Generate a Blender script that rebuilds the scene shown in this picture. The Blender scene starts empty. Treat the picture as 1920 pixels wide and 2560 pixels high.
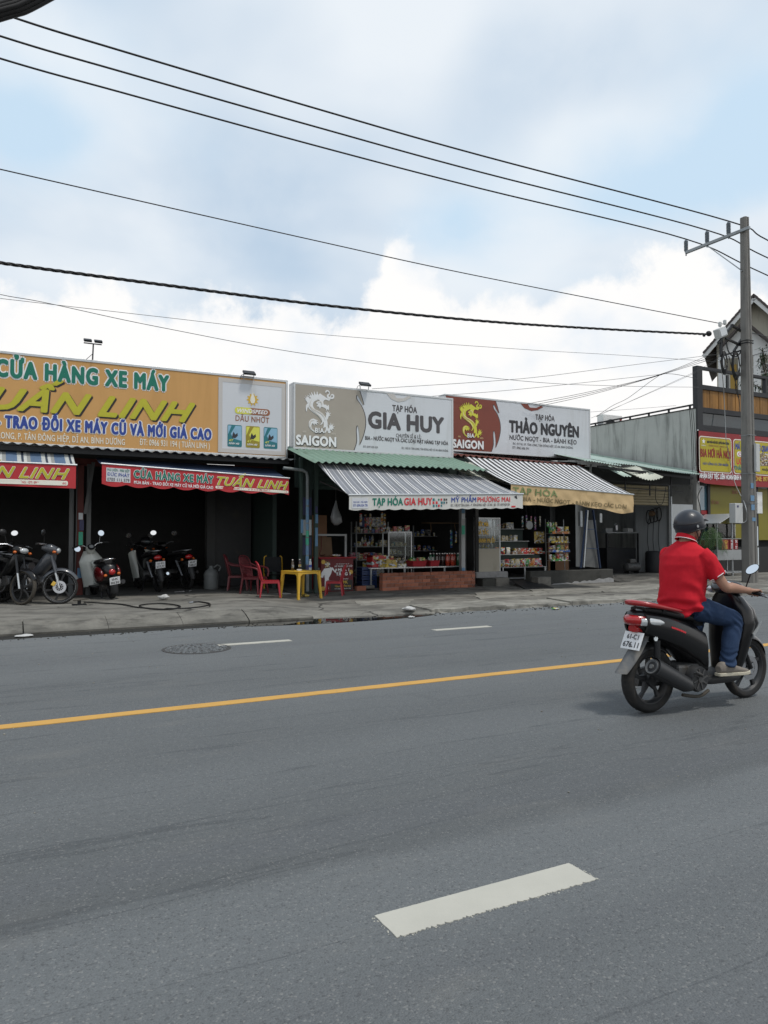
import bpy, bmesh, math, random
from mathutils import Vector, Matrix, Euler, noise
R = random.Random(11)
pi = math.pi
rad = math.radians
sc = bpy.context.scene
col = sc.collection

# ------------------------------------------------------------------ camera
EYE = Vector((0, 0, 1.45)); YAW = rad(28.0); FPX = 1860.0; PITCH = math.atan(58 / FPX)
cam_d = bpy.data.cameras.new('camera'); cam = bpy.data.objects.new('camera', cam_d); col.objects.link(cam)
cam.location = EYE; cam.rotation_euler = (pi / 2 + PITCH, 0, -YAW)
cam_d.sensor_fit = 'HORIZONTAL'; cam_d.sensor_width = 36; cam_d.lens = 36 * FPX / 1920
cam_d.clip_start = .05; cam_d.clip_end = 3000
sc.camera = cam
sc.view_settings.view_transform = 'Standard'; sc.view_settings.look = 'None'
sc.view_settings.gamma = 1; sc.view_settings.use_curve_mapping = False
sc.view_settings.exposure = 0.0
sc.cycles.max_bounces = 6; sc.cycles.diffuse_bounces = 3; sc.cycles.glossy_bounces = 3
sc.cycles.transmission_bounces = 6; sc.cycles.transparent_max_bounces = 12
sc.cycles.caustics_reflective = False; sc.cycles.caustics_refractive = False

# ------------------------------------------------------------------ node helpers
def nd(nt, t, ins=None, **props):
    n = nt.nodes.new('ShaderNode' + t)
    for k, v in props.items(): setattr(n, k, v)
    for k, v in (ins or {}).items():
        s = n.inputs[k]
        if isinstance(v, bpy.types.NodeSocket): nt.links.new(v, s)
        else: s.default_value = v
    return n
def ma(nt, op, a, b=0.0, c=None, clamp=False):
    d = {0: a, 1: b}
    if c is not None: d[2] = c
    return nd(nt, 'Math', d, operation=op, use_clamp=clamp).outputs[0]
def rgba(c): return (c[0], c[1], c[2], 1.0) if not isinstance(c, bpy.types.NodeSocket) else c
def mixc(nt, f, a, b, blend='MIX'):
    return nd(nt, 'Mix', {0: f, 6: rgba(a), 7: rgba(b)}, data_type='RGBA', blend_type=blend).outputs[2]
def sstep(nt, x, lo, hi):
    return nd(nt, 'MapRange', {0: x, 1: lo, 2: hi, 3: 0.0, 4: 1.0}, interpolation_type='SMOOTHSTEP').outputs[0]
def vmap(nt, v, scale=(1, 1, 1), loc=(0, 0, 0), rot=(0, 0, 0)):
    return nd(nt, 'Mapping', {'Vector': v, 'Scale': scale, 'Location': loc, 'Rotation': rot}).outputs[0]
def noi(nt, v, s, detail=4.0, rough=.55, dist=0.0):
    return nd(nt, 'TexNoise', {'Vector': v, 'Scale': s, 'Detail': detail, 'Roughness': rough, 'Distortion': dist}).outputs[0]

def bearing(u, v):      # azimuth (clockwise from +Y) and elevation of a point of the sky
    f_ = Vector((math.sin(YAW) * math.cos(PITCH), math.cos(YAW) * math.cos(PITCH), math.sin(PITCH))); r_ = Vector((math.cos(YAW), -math.sin(YAW), 0))
    d = (f_ + r_ * ((u - 960) / FPX) - r_.cross(f_) * ((v - 1280) / FPX)).normalized(); return math.atan2(d.x, d.y), math.asin(d.z)
# ------------------------------------------------------------------ world: bright sky with broken cloud
SUN_EL, SUN_AZ = rad(66), rad(150)      # azimuth clockwise from +Y
w = bpy.data.worlds.new('World'); sc.world = w; w.use_nodes = True
nt = w.node_tree; nt.nodes.clear()
out = nd(nt, 'OutputWorld')
sky = nd(nt, 'TexSky', sky_type='NISHITA', sun_disc=False, sun_elevation=SUN_EL, sun_rotation=SUN_AZ,
         altitude=20, air_density=1.2, dust_density=2.5, ozone_density=1.2)
dirv = nd(nt, 'TexCoord').outputs['Generated']
sp = nd(nt, 'SeparateXYZ', {0: dirv})
dx, dy, dz = sp.outputs
zz = ma(nt, 'ADD', ma(nt, 'MAXIMUM', dz, 0.0), 0.22)
flat = nd(nt, 'CombineXYZ', {0: ma(nt, 'DIVIDE', dx, zz), 1: ma(nt, 'DIVIDE', dy, zz), 2: 0.0}).outputs[0]
big = noi(nt, vmap(nt, flat, loc=(3.1, 7.45, 0)), 1.15, 5, .52, .25)
mid = noi(nt, vmap(nt, flat, loc=(9.3, 1.2, 4)), 1.7, 4, .45, .1)
az = ma(nt, 'ARCTAN2', dx, dy); el = ma(nt, 'ARCSINE', dz)
azel = nd(nt, 'CombineXYZ', {0: az, 1: el, 2: 0.0}).outputs[0]
wob = ma(nt, 'MULTIPLY', ma(nt, 'SUBTRACT', noi(nt, azel, 7.0, 6, .6, .2), .5), 1.5)
def spot(u, v, wu, wv, amp):
    a_, e_ = bearing(u, v)
    p_ = ma(nt, 'DIVIDE', ma(nt, 'SUBTRACT', az, a_), rad(wu)); q_ = ma(nt, 'DIVIDE', ma(nt, 'SUBTRACT', el, e_), rad(wv))
    r2 = ma(nt, 'ADD', ma(nt, 'ADD', ma(nt, 'MULTIPLY', p_, p_), ma(nt, 'MULTIPLY', q_, q_)), wob)
    return ma(nt, 'MULTIPLY', ma(nt, 'EXPONENT', ma(nt, 'MULTIPLY', r2, -1.0)), amp)
def total(x, spots):
    for s_ in spots: x = ma(nt, 'ADD', x, spot(*s_))
    return x
cover = sstep(nt, total(big, ((70, 320, 4.2, 2.6, -.34), (1720, 470, 8, 3.2, -.30), (1130, 560, 4.5, 2.4, -.22), (1900, 330, 5, 4, -.2))), .18, .52)
shade = sstep(nt, total(ma(nt, 'ADD', ma(nt, 'MULTIPLY', big, .35), ma(nt, 'MULTIPLY', mid, .65)), ((1000, 40, 5, 4, .24), (60, 120, 6, 4, .2), (560, 520, 8, 5, -.16), (1350, 190, 8, 4.5, -.13), (1480, 380, 5, 2.5, .14))), .34, .66)
h1 = noi(nt, vmap(nt, azel, scale=(1, 0, 0), loc=(2.75, 0, 0)), 3.0, 3, .5)
pf = noi(nt, azel, 13.0, 7, .62, .15)
top = ma(nt, 'ADD', ma(nt, 'MULTIPLY', ma(nt, 'SUBTRACT', h1, .5), .10), ma(nt, 'MULTIPLY', ma(nt, 'SUBTRACT', pf, .5), .15))
def bump_at(a, wd, h):      # a heap of cumulus on that bearing
    t = ma(nt, 'DIVIDE', ma(nt, 'SUBTRACT', az, rad(a)), rad(wd))
    return ma(nt, 'MULTIPLY', ma(nt, 'EXPONENT', ma(nt, 'MULTIPLY', ma(nt, 'MULTIPLY', t, t), -1.0)), h)
for a, wd, h in ((28.9, 1.9, .085), (31.5, 1.6, .03), (36.5, 2.5, .012), (47.5, 5.5, .062), (58, 4, -.03), (-4, 8, -.02), (90, 14, .07), (150, 18, .08), (210, 15, .05), (275, 16, .09), (320, 12, .07)):
    top = ma(nt, 'ADD', top, bump_at(a, wd, h))
cum = sstep(nt, ma(nt, 'SUBTRACT', ma(nt, 'ADD', top, .298), el), -.012, .022)
cshade = sstep(nt, noi(nt, vmap(nt, azel, scale=(1, 1.4, 1), loc=(5, 2, 0)), 4.5, 6, .55), .28, .52)
strat = mixc(nt, shade, (.545, .685, .845), (.90, .96, 1.02))
cumc = mixc(nt, cshade, (.83, .90, .98), (1.04, 1.03, 1.02))
skyb = nd(nt, 'Background', {0: mixc(nt, 1.0, sky.outputs[0], (1.0, 1.0, 1.0), 'MULTIPLY'), 1: 0.13})
thin = mixc(nt, .5, (.60, .79, .98), (.70, .87, 1.0))
hazeb = nd(nt, 'Background', {0: thin, 1: .97})
clear = nd(nt, 'MixShader', {0: .90, 1: skyb.outputs[0], 2: hazeb.outputs[0]})
cl = nd(nt, 'Background', {0: strat, 1: 0.93})
m1 = nd(nt, 'MixShader', {0: cover, 1: clear.outputs[0], 2: cl.outputs[0]})
cu = nd(nt, 'Background', {0: cumc, 1: 0.97})
m2 = nd(nt, 'MixShader', {0: cum, 1: m1.outputs[0], 2: cu.outputs[0]})
nt.links.new(m2.outputs[0], out.inputs[0])

sun_d = bpy.data.lights.new('sun', 'SUN'); sun = bpy.data.objects.new('sun', sun_d); col.objects.link(sun)
sun_d.energy = 2.0; sun_d.angle = rad(9); sun_d.color = (1, .95, .88)
sd = Vector((math.sin(SUN_AZ) * math.cos(SUN_EL), math.cos(SUN_AZ) * math.cos(SUN_EL), math.sin(SUN_EL)))
sun.rotation_euler = sd.to_track_quat('Z', 'Y').to_euler(); sun.location = (0, 0, 30)

# ------------------------------------------------------------------ bearings from the survey of the photograph (gives real 3D points)
_f = Vector((math.sin(YAW) * math.cos(PITCH), math.cos(YAW) * math.cos(PITCH), math.sin(PITCH)))
_r = Vector((math.cos(YAW), -math.sin(YAW), 0)); _u = _r.cross(_f)
def ray(u, v): return _f + _r * ((u - 960) / FPX) - _u * ((v - 1280) / FPX)
def PY(u, v, Y): d = ray(u, v); return EYE + d * (Y / d.y)
def PZ(u, v, z): d = ray(u, v); return EYE + d * ((z - EYE.z) / d.z)
def PX(u, v, X): d = ray(u, v); return EYE + d * (X / d.x)

# ------------------------------------------------------------------ scene helpers
WM = {}
def mark(o, label=None, cat=None, group=None, kind=None):
    if label: o['label'] = label
    if cat: o['category'] = cat
    if group: o['group'] = group
    if kind: o['kind'] = kind
    return o
def thing(name, label, cat, loc=(0, 0, 0), rotz=0, group=None, rx=0):
    o = bpy.data.objects.new(name, None); col.objects.link(o); o.empty_display_size = .1
    o.location = loc; o.rotation_euler = (rx, 0, rotz)
    WM[o.name] = Matrix.Translation(Vector(loc)) @ Euler((rx, 0, rotz)).to_matrix().to_4x4()
    return mark(o, label, cat, group)
def kids(o): return [c for c in bpy.data.objects if c.parent == o]
def copy_tree(o, parent=None):
    c = o.copy(); col.objects.link(c); c.parent = parent
    for ch in list(o.children): copy_tree(ch, c)
    return c
def V(*a): return Vector(a)

class MB:
    def __init__(s): s.v = []; s.f = []; s.mi = []; s.wd = []; s.lines = 0; s.cap = 0
    def add(s, vs, fs, m=0):
        o = len(s.v); s.v += [Vector(p) for p in vs]; s.f += [tuple(i + o for i in f) for f in fs]; s.mi += [m] * len(fs); return s
    def box(s, x0, x1, y0, y1, z0, z1, m=0, T=None):
        vs = [Vector((x, y, z)) for x in (x0, x1) for y in (y0, y1) for z in (z0, z1)]
        if T is not None: vs = [T @ p for p in vs]
        return s.add(vs, [(0, 1, 3, 2), (4, 6, 7, 5), (0, 4, 5, 1), (2, 3, 7, 6), (0, 2, 6, 4), (1, 5, 7, 3)], m)
    def obox(s, c, size, rot=(0, 0, 0), m=0):
        a, b, d = (q / 2 for q in size)
        return s.box(-a, a, -b, b, -d, d, m, Matrix.Translation(Vector(c)) @ Euler(rot).to_matrix().to_4x4())
    def bar(s, p0, p1, w, h=None, m=0, up=(0, 0, 1)):
        p0 = Vector(p0); p1 = Vector(p1); d = (p1 - p0).normalized(); up = Vector(up); h = h or w
        if abs(d.dot(up)) > .98: up = Vector((0, 1, 0)) if abs(d.y) < .9 else Vector((1, 0, 0))
        a = d.cross(up).normalized() * (w / 2); b = a.cross(d).normalized() * (h / 2)
        vs = [p + q for p in (p0, p1) for q in (a + b, -a + b, -a - b, a - b)]
        return s.add(vs, [(0, 1, 2, 3), (7, 6, 5, 4), (0, 4, 5, 1), (1, 5, 6, 2), (2, 6, 7, 3), (3, 7, 4, 0)], m)
    def loft(s, rings, cap=True, m=0, closed=False):
        n = len(rings[0]); vs = [p for r in rings for p in r]; fs = []
        k = len(rings)
        for i in range(k if closed else k - 1):
            a = i * n; b = ((i + 1) % k) * n
            fs += [(a + j, a + (j + 1) % n, b + (j + 1) % n, b + j) for j in range(n)]
        if cap and not closed: fs += [tuple(range(n - 1, -1, -1)), tuple(range((k - 1) * n, k * n))]
        return s.add(vs, fs, m)
    def tube(s, pts, r, n=8, closed=False, m=0, cap=True):
        pts = [Vector(p) for p in pts]; k = len(pts); rr = r if isinstance(r, (list, tuple)) else [r] * k
        rings = []; prev = None
        for i, p in enumerate(pts):
            a = pts[(i - 1) % k] if (i > 0 or closed) else p; b = pts[(i + 1) % k] if (i < k - 1 or closed) else p
            t = (b - a).normalized()
            if prev is None:
                ref = Vector((0, 0, 1)) if abs(t.z) < .9 else Vector((1, 0, 0)); x = t.cross(ref).normalized()
            else: x = (prev - t * prev.dot(t)).normalized()
            prev = x; y = t.cross(x)
            rings.append([p + (x * math.cos(q) + y * math.sin(q)) * rr[i] for q in (2 * pi * j / n for j in range(n))])
        return s.loft(rings, cap, m, closed)
    def cyl(s, p0, p1, r0, r1=None, n=12, m=0): return s.tube([p0, p1], [r0, r0 if r1 is None else r1], n, m=m)
    def lathe(s, prof, c=(0, 0, 0), axis=(0, 0, 1), n=20, m=0, arc=None):
        q = Vector((0, 0, 1)).rotation_difference(Vector(axis).normalized()).to_matrix(); c = Vector(c)
        rings = [[c + q @ Vector((max(r, 1e-4) * math.cos(2 * pi * j / n), max(r, 1e-4) * math.sin(2 * pi * j / n), h)) for j in range(n)] for r, h in prof]
        return s.loft(rings, True, m)
    def ell(s, c, r, n=14, k=8, rot=(0, 0, 0), m=0):
        q = Euler(rot).to_matrix(); c = Vector(c); r = (r, r, r) if not isinstance(r, (tuple, list)) else r
        rings = []
        for i in range(k + 1):
            t = pi * i / k; t = min(max(t, .02), pi - .02)
            rings.append([c + q @ Vector((r[0] * math.sin(t) * math.cos(2 * pi * j / n), r[1] * math.sin(t) * math.sin(2 * pi * j / n), -r[2] * math.cos(t))) for j in range(n)])
        return s.loft(rings, True, m)
    def grid(s, fn, nu, nv, m=0):
        vs = [fn(i / nu, j / nv) for j in range(nv + 1) for i in range(nu + 1)]; w_ = nu + 1
        return s.add(vs, [(j * w_ + i, j * w_ + i + 1, (j + 1) * w_ + i + 1, (j + 1) * w_ + i) for j in range(nv) for i in range(nu)], m)
    def slab(s, fn, nu, nv, off, m=0):
        # a sheet with thickness: fn grid plus its copy moved by off
        off = Vector(off); a = [Vector(fn(i / nu, j / nv)) for j in range(nv + 1) for i in range(nu + 1)]; w_ = nu + 1; N = len(a)
        fs = [(j * w_ + i, j * w_ + i + 1, (j + 1) * w_ + i + 1, (j + 1) * w_ + i) for j in range(nv) for i in range(nu)]
        fs2 = [tuple(x + N for x in reversed(f)) for f in fs]
        rim = [i for i in range(w_)] + [j * w_ + nu for j in range(1, nv + 1)] + [nv * w_ + i for i in range(nu - 1, -1, -1)] + [j * w_ for j in range(nv - 1, 0, -1)]
        fr = [(rim[(k + 1) % len(rim)], rim[k], rim[k] + N, rim[(k + 1) % len(rim)] + N) for k in range(len(rim))]
        return s.add(a + [p + off for p in a], fs + fs2 + fr, m)
    def prism(s, pts, fn, d0, d1, m=0):
        # outline pts (a,b) on a surface fn(a,b,d), from depth d0 to d1
        n = len(pts); vs = [fn(a, b, d0) for a, b in pts] + [fn(a, b, d1) for a, b in pts]
        return s.add(vs, [tuple(range(n)), tuple(range(2 * n - 1, n - 1, -1))] + [((i + 1) % n, i, i + n, (i + 1) % n + n) for i in range(n)], m)
    def build(s, name, mats, parent=None, smooth=None, bevel=0, world=True, segs=2):
        if s.wd and len(s.wd) == len(s.f) and len(set(s.wd)) > 1 and s.cap > .05:      # lettering: one part for each word
            first = None
            for w_ in sorted(set(s.wd)):
                q = MB(); ix = {}
                for f_, k_ in zip(s.f, s.wd):
                    if k_ == w_: q.f.append(tuple(ix.setdefault(i, len(ix)) for i in f_))
                q.v = [s.v[i] for i in ix]; q.mi = [0] * len(q.f)
                o = q.build(name, mats, parent, smooth, bevel, world, segs); first = first or o
            return first
        me = bpy.data.meshes.new(name)
        vs = s.v
        if parent is not None and world:
            inv = WM[parent.name].inverted(); vs = [inv @ p for p in vs]
        me.from_pydata([tuple(p) for p in vs], [], s.f)
        mats = mats if isinstance(mats, (list, tuple)) else [mats]
        for m in mats: me.materials.append(MT[m] if isinstance(m, str) else m)
        if len(mats) > 1: me.polygons.foreach_set('material_index', s.mi)
        bm = bmesh.new(); bm.from_mesh(me); bmesh.ops.recalc_face_normals(bm, faces=bm.faces); bm.to_mesh(me); bm.free()
        if smooth is not None:
            me.shade_smooth(); me.set_sharp_from_angle(angle=rad(smooth))
        o = bpy.data.objects.new(name, me); col.objects.link(o)
        if bevel:
            b = o.modifiers.new('bevel', 'BEVEL'); b.width = bevel; b.segments = segs; b.limit_method = 'ANGLE'; b.angle_limit = rad(35)
        if parent is not None:
            o.parent = parent; WM[o.name] = WM[parent.name]
        else: WM[o.name] = Matrix.Identity(4)
        if s.wd and s.lines: o['kind'] = 'stuff' if s.cap <= .05 else ''
        if o.get('kind') == '': del o['kind']
        return o

def plane(O, xd, yd=(0, 0, 1)):
    O = Vector(O); xd = Vector(xd).normalized(); yd = Vector(yd); yd = (yd - xd * yd.dot(xd)).normalized(); nn = xd.cross(yd)
    return lambda a, b, d=0.0: O + xd * a + yd * b + nn * d       # d towards the viewer of the print
# ---- lettering: outlines of the built-in font filled contour by contour
from mathutils.geometry import tessellate_polygon
_tc = {}
def _area(p): return .5 * sum(p[i - 1][0] * p[i][1] - p[i][0] * p[i - 1][1] for i in range(len(p)))
def _inside(q, p):
    c = False
    for i in range(len(p)):
        (x1, y1), (x2, y2) = p[i - 1], p[i]
        if (y1 > q[1]) != (y2 > q[1]) and q[0] < (x2 - x1) * (q[1] - y1) / (y2 - y1) + x1: c = not c
    return c
def glyphs(s, shear, space):
    key = (s, shear, space)
    if key not in _tc:
        cu = bpy.data.curves.new('t', 'FONT'); cu.body = s; cu.shear = shear; cu.size = 1; cu.space_character = space
        ob = bpy.data.objects.new('t', cu); col.objects.link(ob)
        dg = bpy.context.evaluated_depsgraph_get(); dg.update()
        cv = ob.evaluated_get(dg).to_curve(dg)
        cont = []
        for sp_ in cv.splines:
            P = []
            bp_ = sp_.bezier_points; n = len(bp_)
            for i in range(n):
                a_, b_ = bp_[i], bp_[(i + 1) % n]; p0, p1, p2, p3 = a_.co, a_.handle_right, b_.handle_left, b_.co
                straight = (p1 - p0).cross(p3 - p0).length < 1e-5 and (p2 - p0).cross(p3 - p0).length < 1e-5
                for j in range(1 if straight else 3):
                    t_ = j / 3; k_ = 1 - t_; q = p0 * k_ ** 3 + p1 * (3 * k_ * k_ * t_) + p2 * (3 * k_ * t_ * t_) + p3 * t_ ** 3; P.append((q.x, q.y))
            if len(P) > 2: cont.append(P)
        ob.to_curve_clear(); bpy.data.objects.remove(ob); bpy.data.curves.remove(cu)
        def hole(c): return any(_area(c) * _area(q) < 0 and abs(_area(q)) > abs(_area(c)) and _inside(c[0], q) for q in cont)
        hl = [hole(c) for c in cont]
        outer = [c for c, h in zip(cont, hl) if not h]; holes = [c for c, h in zip(cont, hl) if h]
        own = [[] for _ in outer]
        for h in holes:
            best = None
            for i, c in enumerate(outer):
                if _inside(h[0], c) and (best is None or abs(_area(c)) < abs(_area(outer[best]))): best = i
            if best is not None: own[best].append(h)
        vs, fs, isl = [], [], []
        for i, c in enumerate(outer):
            loops = [[Vector((p[0], p[1], 0)) for p in lp] for lp in [c] + own[i]]
            o_ = len(vs); vs += [(p.x, p.y) for lp in loops for p in lp]; isl += [i] * sum(len(lp) for lp in loops)
            fs += [tuple(q + o_ for q in f) for f in tessellate_polygon(loops)]
        ext = sorted((min(p[0] for p in c), max(p[0] for p in c), i) for i, c in enumerate(outer)); wid = {}; wn = 0; xm = None
        for a_, b_, i in ext:       # words: a gap wider than a letter space starts the next one
            if xm is not None and a_ - xm > .155: wn += 1
            xm = b_ if xm is None else max(xm, b_); wid[i] = wn
        _tc[key] = (vs, fs, isl, [wid[isl[f[0]]] for f in fs])
    return _tc[key]
def text(mb, s, fn, a0, a1, b0, cap, d=.003, offset=0.0, shear=0.0, m=0, space=None):
    """lettering s fitted between a0 and a1 on surface fn, baseline b0, capital height cap; offset = extra stroke weight in em"""
    vs, fs, isl, wd = glyphs(s, shear, 1.06 if space is None else space)
    if not vs: return mb
    x0 = min(p[0] for p in vs); x1 = max(p[0] for p in vs)
    kx = (a1 - a0) / (x1 - x0); ky = cap / .70
    n = 0 if offset < .004 else (4 if offset < .016 else 8)
    sh = [(0, 0)] + [(math.cos(2 * pi * (i + .5) / n) * offset * ky, math.sin(2 * pi * (i + .5) / n) * offset * ky) for i in range(n)]
    for j, (ox_, oy_) in enumerate(sh):
        mb.add([fn(a0 + (p[0] - x0) * kx + ox_, b0 + p[1] * ky + oy_, d + (isl[i] % 4) * .0012 - j * .00013) for i, p in enumerate(vs)], fs, m)
        mb.wd += [q + 100 * mb.lines for q in wd]
    mb.lines += 1; mb.cap = cap
    return mb
def resample(pts, n, closed=False):
    """Catmull-Rom through 2D/3D points"""
    pts = [Vector(p) for p in pts]; k = len(pts); o = []
    segs = k if closed else k - 1
    for i in range(segs):
        p0 = pts[(i - 1) % k] if (closed or i > 0) else pts[0]; p1 = pts[i]; p2 = pts[(i + 1) % k]; p3 = pts[(i + 2) % k] if (closed or i + 2 < k) else pts[-1]
        for j in range(n):
            t = j / n
            o.append(.5 * ((2 * p1) + (p2 - p0) * t + (2 * p0 - 5 * p1 + 4 * p2 - p3) * t * t + (3 * p1 - p0 - 3 * p2 + p3) * t ** 3))
    if not closed: o.append(pts[-1])
    return o
def ring(c, a, b, n=16, pw=2.0):
    """closed superellipse around c with half axes a and b"""
    c = Vector(c); a = Vector(a); b = Vector(b); o = []
    for j in range(n):
        q = 2 * pi * j / n; cq, sq = math.cos(q), math.sin(q)
        o.append(c + a * math.copysign(abs(cq) ** (2 / pw), cq) + b * math.copysign(abs(sq) ** (2 / pw), sq))
    return o
def evaluated(o, mods):
    """apply modifiers [(type, {props})] to o and keep the result as its mesh"""
    for t, pr in mods:
        md = o.modifiers.new(t, t)
        for k, v in pr.items(): setattr(md, k, v)
    dg = bpy.context.evaluated_depsgraph_get(); dg.update()
    me = bpy.data.meshes.new_from_object(o.evaluated_get(dg))
    old = o.data; o.modifiers.clear(); o.data = me; bpy.data.meshes.remove(old)
    return o
# ------------------------------------------------------------------ materials
MT = {}
def base_mat(name):
    m = bpy.data.materials.new(name); m.use_nodes = True; t = m.node_tree; t.nodes.clear()
    o = nd(t, 'OutputMaterial'); b = nd(t, 'BsdfPrincipled'); t.links.new(b.outputs[0], o.inputs[0]); MT[name] = m
    return m, t, b
def M(name, c, rough=.5, metal=0, var=.12, s=5, bump=0, bs=60, spec=.5, coat=0, dirt=None, dirt_amt=.5, ds=2.5, rnd=0, streak=False, emit=0, trans=0, ior=1.45):
    m, t, b = base_mat(name); v = nd(t, 'TexCoord').outputs['Object']
    n1 = noi(t, v, s, 5, .6)
    lo = tuple(max(0, x * (1 - var)) for x in c); hi = tuple(min(1, x * (1 + var)) for x in c)
    cc = mixc(t, n1, lo, hi)
    if rnd:
        r = nd(t, 'ObjectInfo').outputs['Random']
        k = ma(t, 'ADD', ma(t, 'MULTIPLY', r, rnd * 2), 1 - rnd)
        cc = mixc(t, 1.0, cc, nd(t, 'CombineColor', {0: k, 1: k, 2: k}).outputs[0], 'MULTIPLY')
    rr = rough
    if dirt:
        vv = vmap(t, v, scale=(1, 1, .12)) if streak else v
        f = sstep(t, noi(t, vv, ds * (3 if streak else 1), 7, .65, .3), .62 - dirt_amt * .35, .80 - dirt_amt * .15)
        cc = mixc(t, ma(t, 'MULTIPLY', f, min(1, .45 + dirt_amt * .5)), cc, dirt)
        rr = ma(t, 'ADD', ma(t, 'MULTIPLY', f, .25), rough, clamp=True)
    t.links.new(cc, b.inputs['Base Color'])
    for k, val in (('Roughness', rr), ('Metallic', metal), ('Specular IOR Level', spec), ('Coat Weight', coat), ('Transmission Weight', trans), ('IOR', ior)):
        if isinstance(val, bpy.types.NodeSocket): t.links.new(val, b.inputs[k])
        else: b.inputs[k].default_value = val
    if coat: b.inputs['Coat Roughness'].default_value = .08
    if bump:
        bp = nd(t, 'Bump', {'Strength': bump, 'Distance': .01, 'Height': noi(t, v, bs, 5, .6)}); t.links.new(bp.outputs[0], b.inputs['Normal'])
    if emit:
        b.inputs['Emission Color'].default_value = rgba(c); b.inputs['Emission Strength'].default_value = emit
    return m
G = (.5, .5, .5)
grime = (.06, .055, .045)
M('white_paint', (.74, .74, .72), .45, dirt=(.35, .33, .29), dirt_amt=.25)
M('sign_white', (.60, .625, .66), .34, var=.05, s=.8, dirt=(.47, .48, .48), dirt_amt=.32, ds=.9, streak=True)
M('sign_white2', (.62, .66, .70), .35, var=.05, s=.8)
M('sign_orange', (.59, .325, .11), .42, var=.07, s=1.2, dirt=(.50, .275, .09), dirt_amt=.4, ds=.6, streak=True)
M('sign_gold', (.37, .335, .285), .38, var=.14, s=1.1)
M('sign_brown', (.20, .048, .030), .4, var=.06)
M('print_green', (.005, .17, .115), .4, var=.03)
M('print_yellow', (.48, .455, .03), .4, var=.1, s=8)
M('print_shadow', (.025, .02, .02), .4)
M('print_navy', (.025, .06, .30), .4, var=.03)
M('print_cream', (.78, .76, .66), .4, var=.04)
M('print_white', (.82, .83, .84), .4, var=.03)
M('print_grey', (.60, .62, .65), .4, var=.05)
M('print_palegrey', (.53, .51, .49), .4, var=.03)
M('print_dark', (.03, .03, .035), .4)
M('print_charcoal', (.075, .07, .075), .4)
M('print_red', (.58, .035, .045), .45, var=.05)
M('print_brown', (.30, .12, .06), .45, var=.05)
M('print_gold', (.62, .40, .06), .4, var=.1)
M('print_lime', (.66, .66, .10), .4, var=.1)
M('print_blue', (.01, .20, .55), .4, var=.1)
M('print_teal', (.02, .17, .20), .4, var=.15)
M('print_sky', (.25, .45, .60), .4, var=.15)
M('print_ochre', (.30, .24, .02), .4, var=.15)
M('dragon_gold', (.62, .60, .06), .4, var=.1)
M('dragon_rim', (.80, .68, .34), .4, var=.04)
M('dragon_orange', (.50, .10, .02), .4, var=.04)
M('dragon_white', (.74, .75, .76), .4, var=.04)
M('dragon_cream', (.66, .62, .56), .4, var=.04)
M('alu', (.55, .57, .58), .38, .7, var=.08, dirt=(.25, .25, .24), dirt_amt=.2)
M('alu_dull', (.33, .345, .35), .5, .35, var=.12, dirt=(.14, .14, .13), dirt_amt=.3)
M('steel', (.45, .46, .48), .3, .9, var=.1)
M('chrome', (.8, .8, .8), .08, 1.0, var=.03)
M('galv', (.30, .32, .33), .48, .6, var=.15, dirt=(.14, .13, .12), dirt_amt=.3)
M('iron_dark', (.02, .021, .023), .5, .3, var=.3)
M('frame_black', (.016, .017, .020), .5, var=.3, dirt=(.06, .06, .06), dirt_amt=.2)
M('rust_red', (.115, .022, .016), .6, var=.2, dirt=(.03, .02, .018), dirt_amt=.4)
M('grey_post', (.125, .13, .13), .6, var=.15, dirt=(.04, .04, .04), dirt_amt=.4, streak=True)
M('green_post', (.035, .06, .05), .55, var=.2, dirt=(.02, .02, .02), dirt_amt=.4, streak=True)
M('pvc', (.19, .21, .21), .5, var=.1, dirt=grime, dirt_amt=.3)
M('roof_zinc', (.30, .31, .31), .5, .4, var=.15, dirt=(.10, .065, .04), dirt_amt=.45, ds=1.5)
M('roof_green', (.19, .29, .225), .5, .1, var=.10, dirt=(.10, .12, .09), dirt_amt=.3, ds=1.5)
M('roof_pale', (.44, .455, .39), .5, .15, var=.08, dirt=(.20, .17, .12), dirt_amt=.3, ds=1.5)
M('roof_mint', (.36, .45, .40), .5, .15, var=.08, dirt=(.18, .17, .13), dirt_amt=.35, ds=1.2)
M('roof_maroon', (.14, .045, .035), .55, .1, var=.15, dirt=(.07, .05, .04), dirt_amt=.3)
M('tile_roof', (.045, .035, .032), .6, var=.3, rnd=.3, dirt=(.16, .16, .15), dirt_amt=.15)
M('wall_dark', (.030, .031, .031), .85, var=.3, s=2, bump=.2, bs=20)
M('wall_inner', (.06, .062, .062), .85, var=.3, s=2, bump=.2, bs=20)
M('wall_grey', (.43, .43, .41), .8, var=.15, s=1.5, bump=.15, bs=18, dirt=(.11, .112, .105), dirt_amt=.5, streak=True, ds=1.2)
M('wall_white', (.40, .42, .43), .75, var=.06, s=1.5, dirt=(.16, .17, .165), dirt_amt=.3, streak=True)
M('wall_green', (.028, .045, .04), .7, var=.2, s=2)
M('house_cream', (.42, .40, .33), .75, var=.08, s=1.2, dirt=(.20, .18, .15), dirt_amt=.25, streak=True)
M('house_white', (.66, .67, .66), .7, var=.05)
M('house_ochre', (.55, .36, .09), .7, var=.08)
M('glass_dark', (.03, .04, .045), .06, spec=.8, var=.1)
M('glass_sky', (.09, .18, .23), .05, spec=1.0, var=.15, s=1.5, coat=.8)
M('concrete_block', (.18, .17, .15), .88, var=.25, s=7, bump=.5, bs=35, dirt=(.03, .03, .026), dirt_amt=.5)
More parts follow.
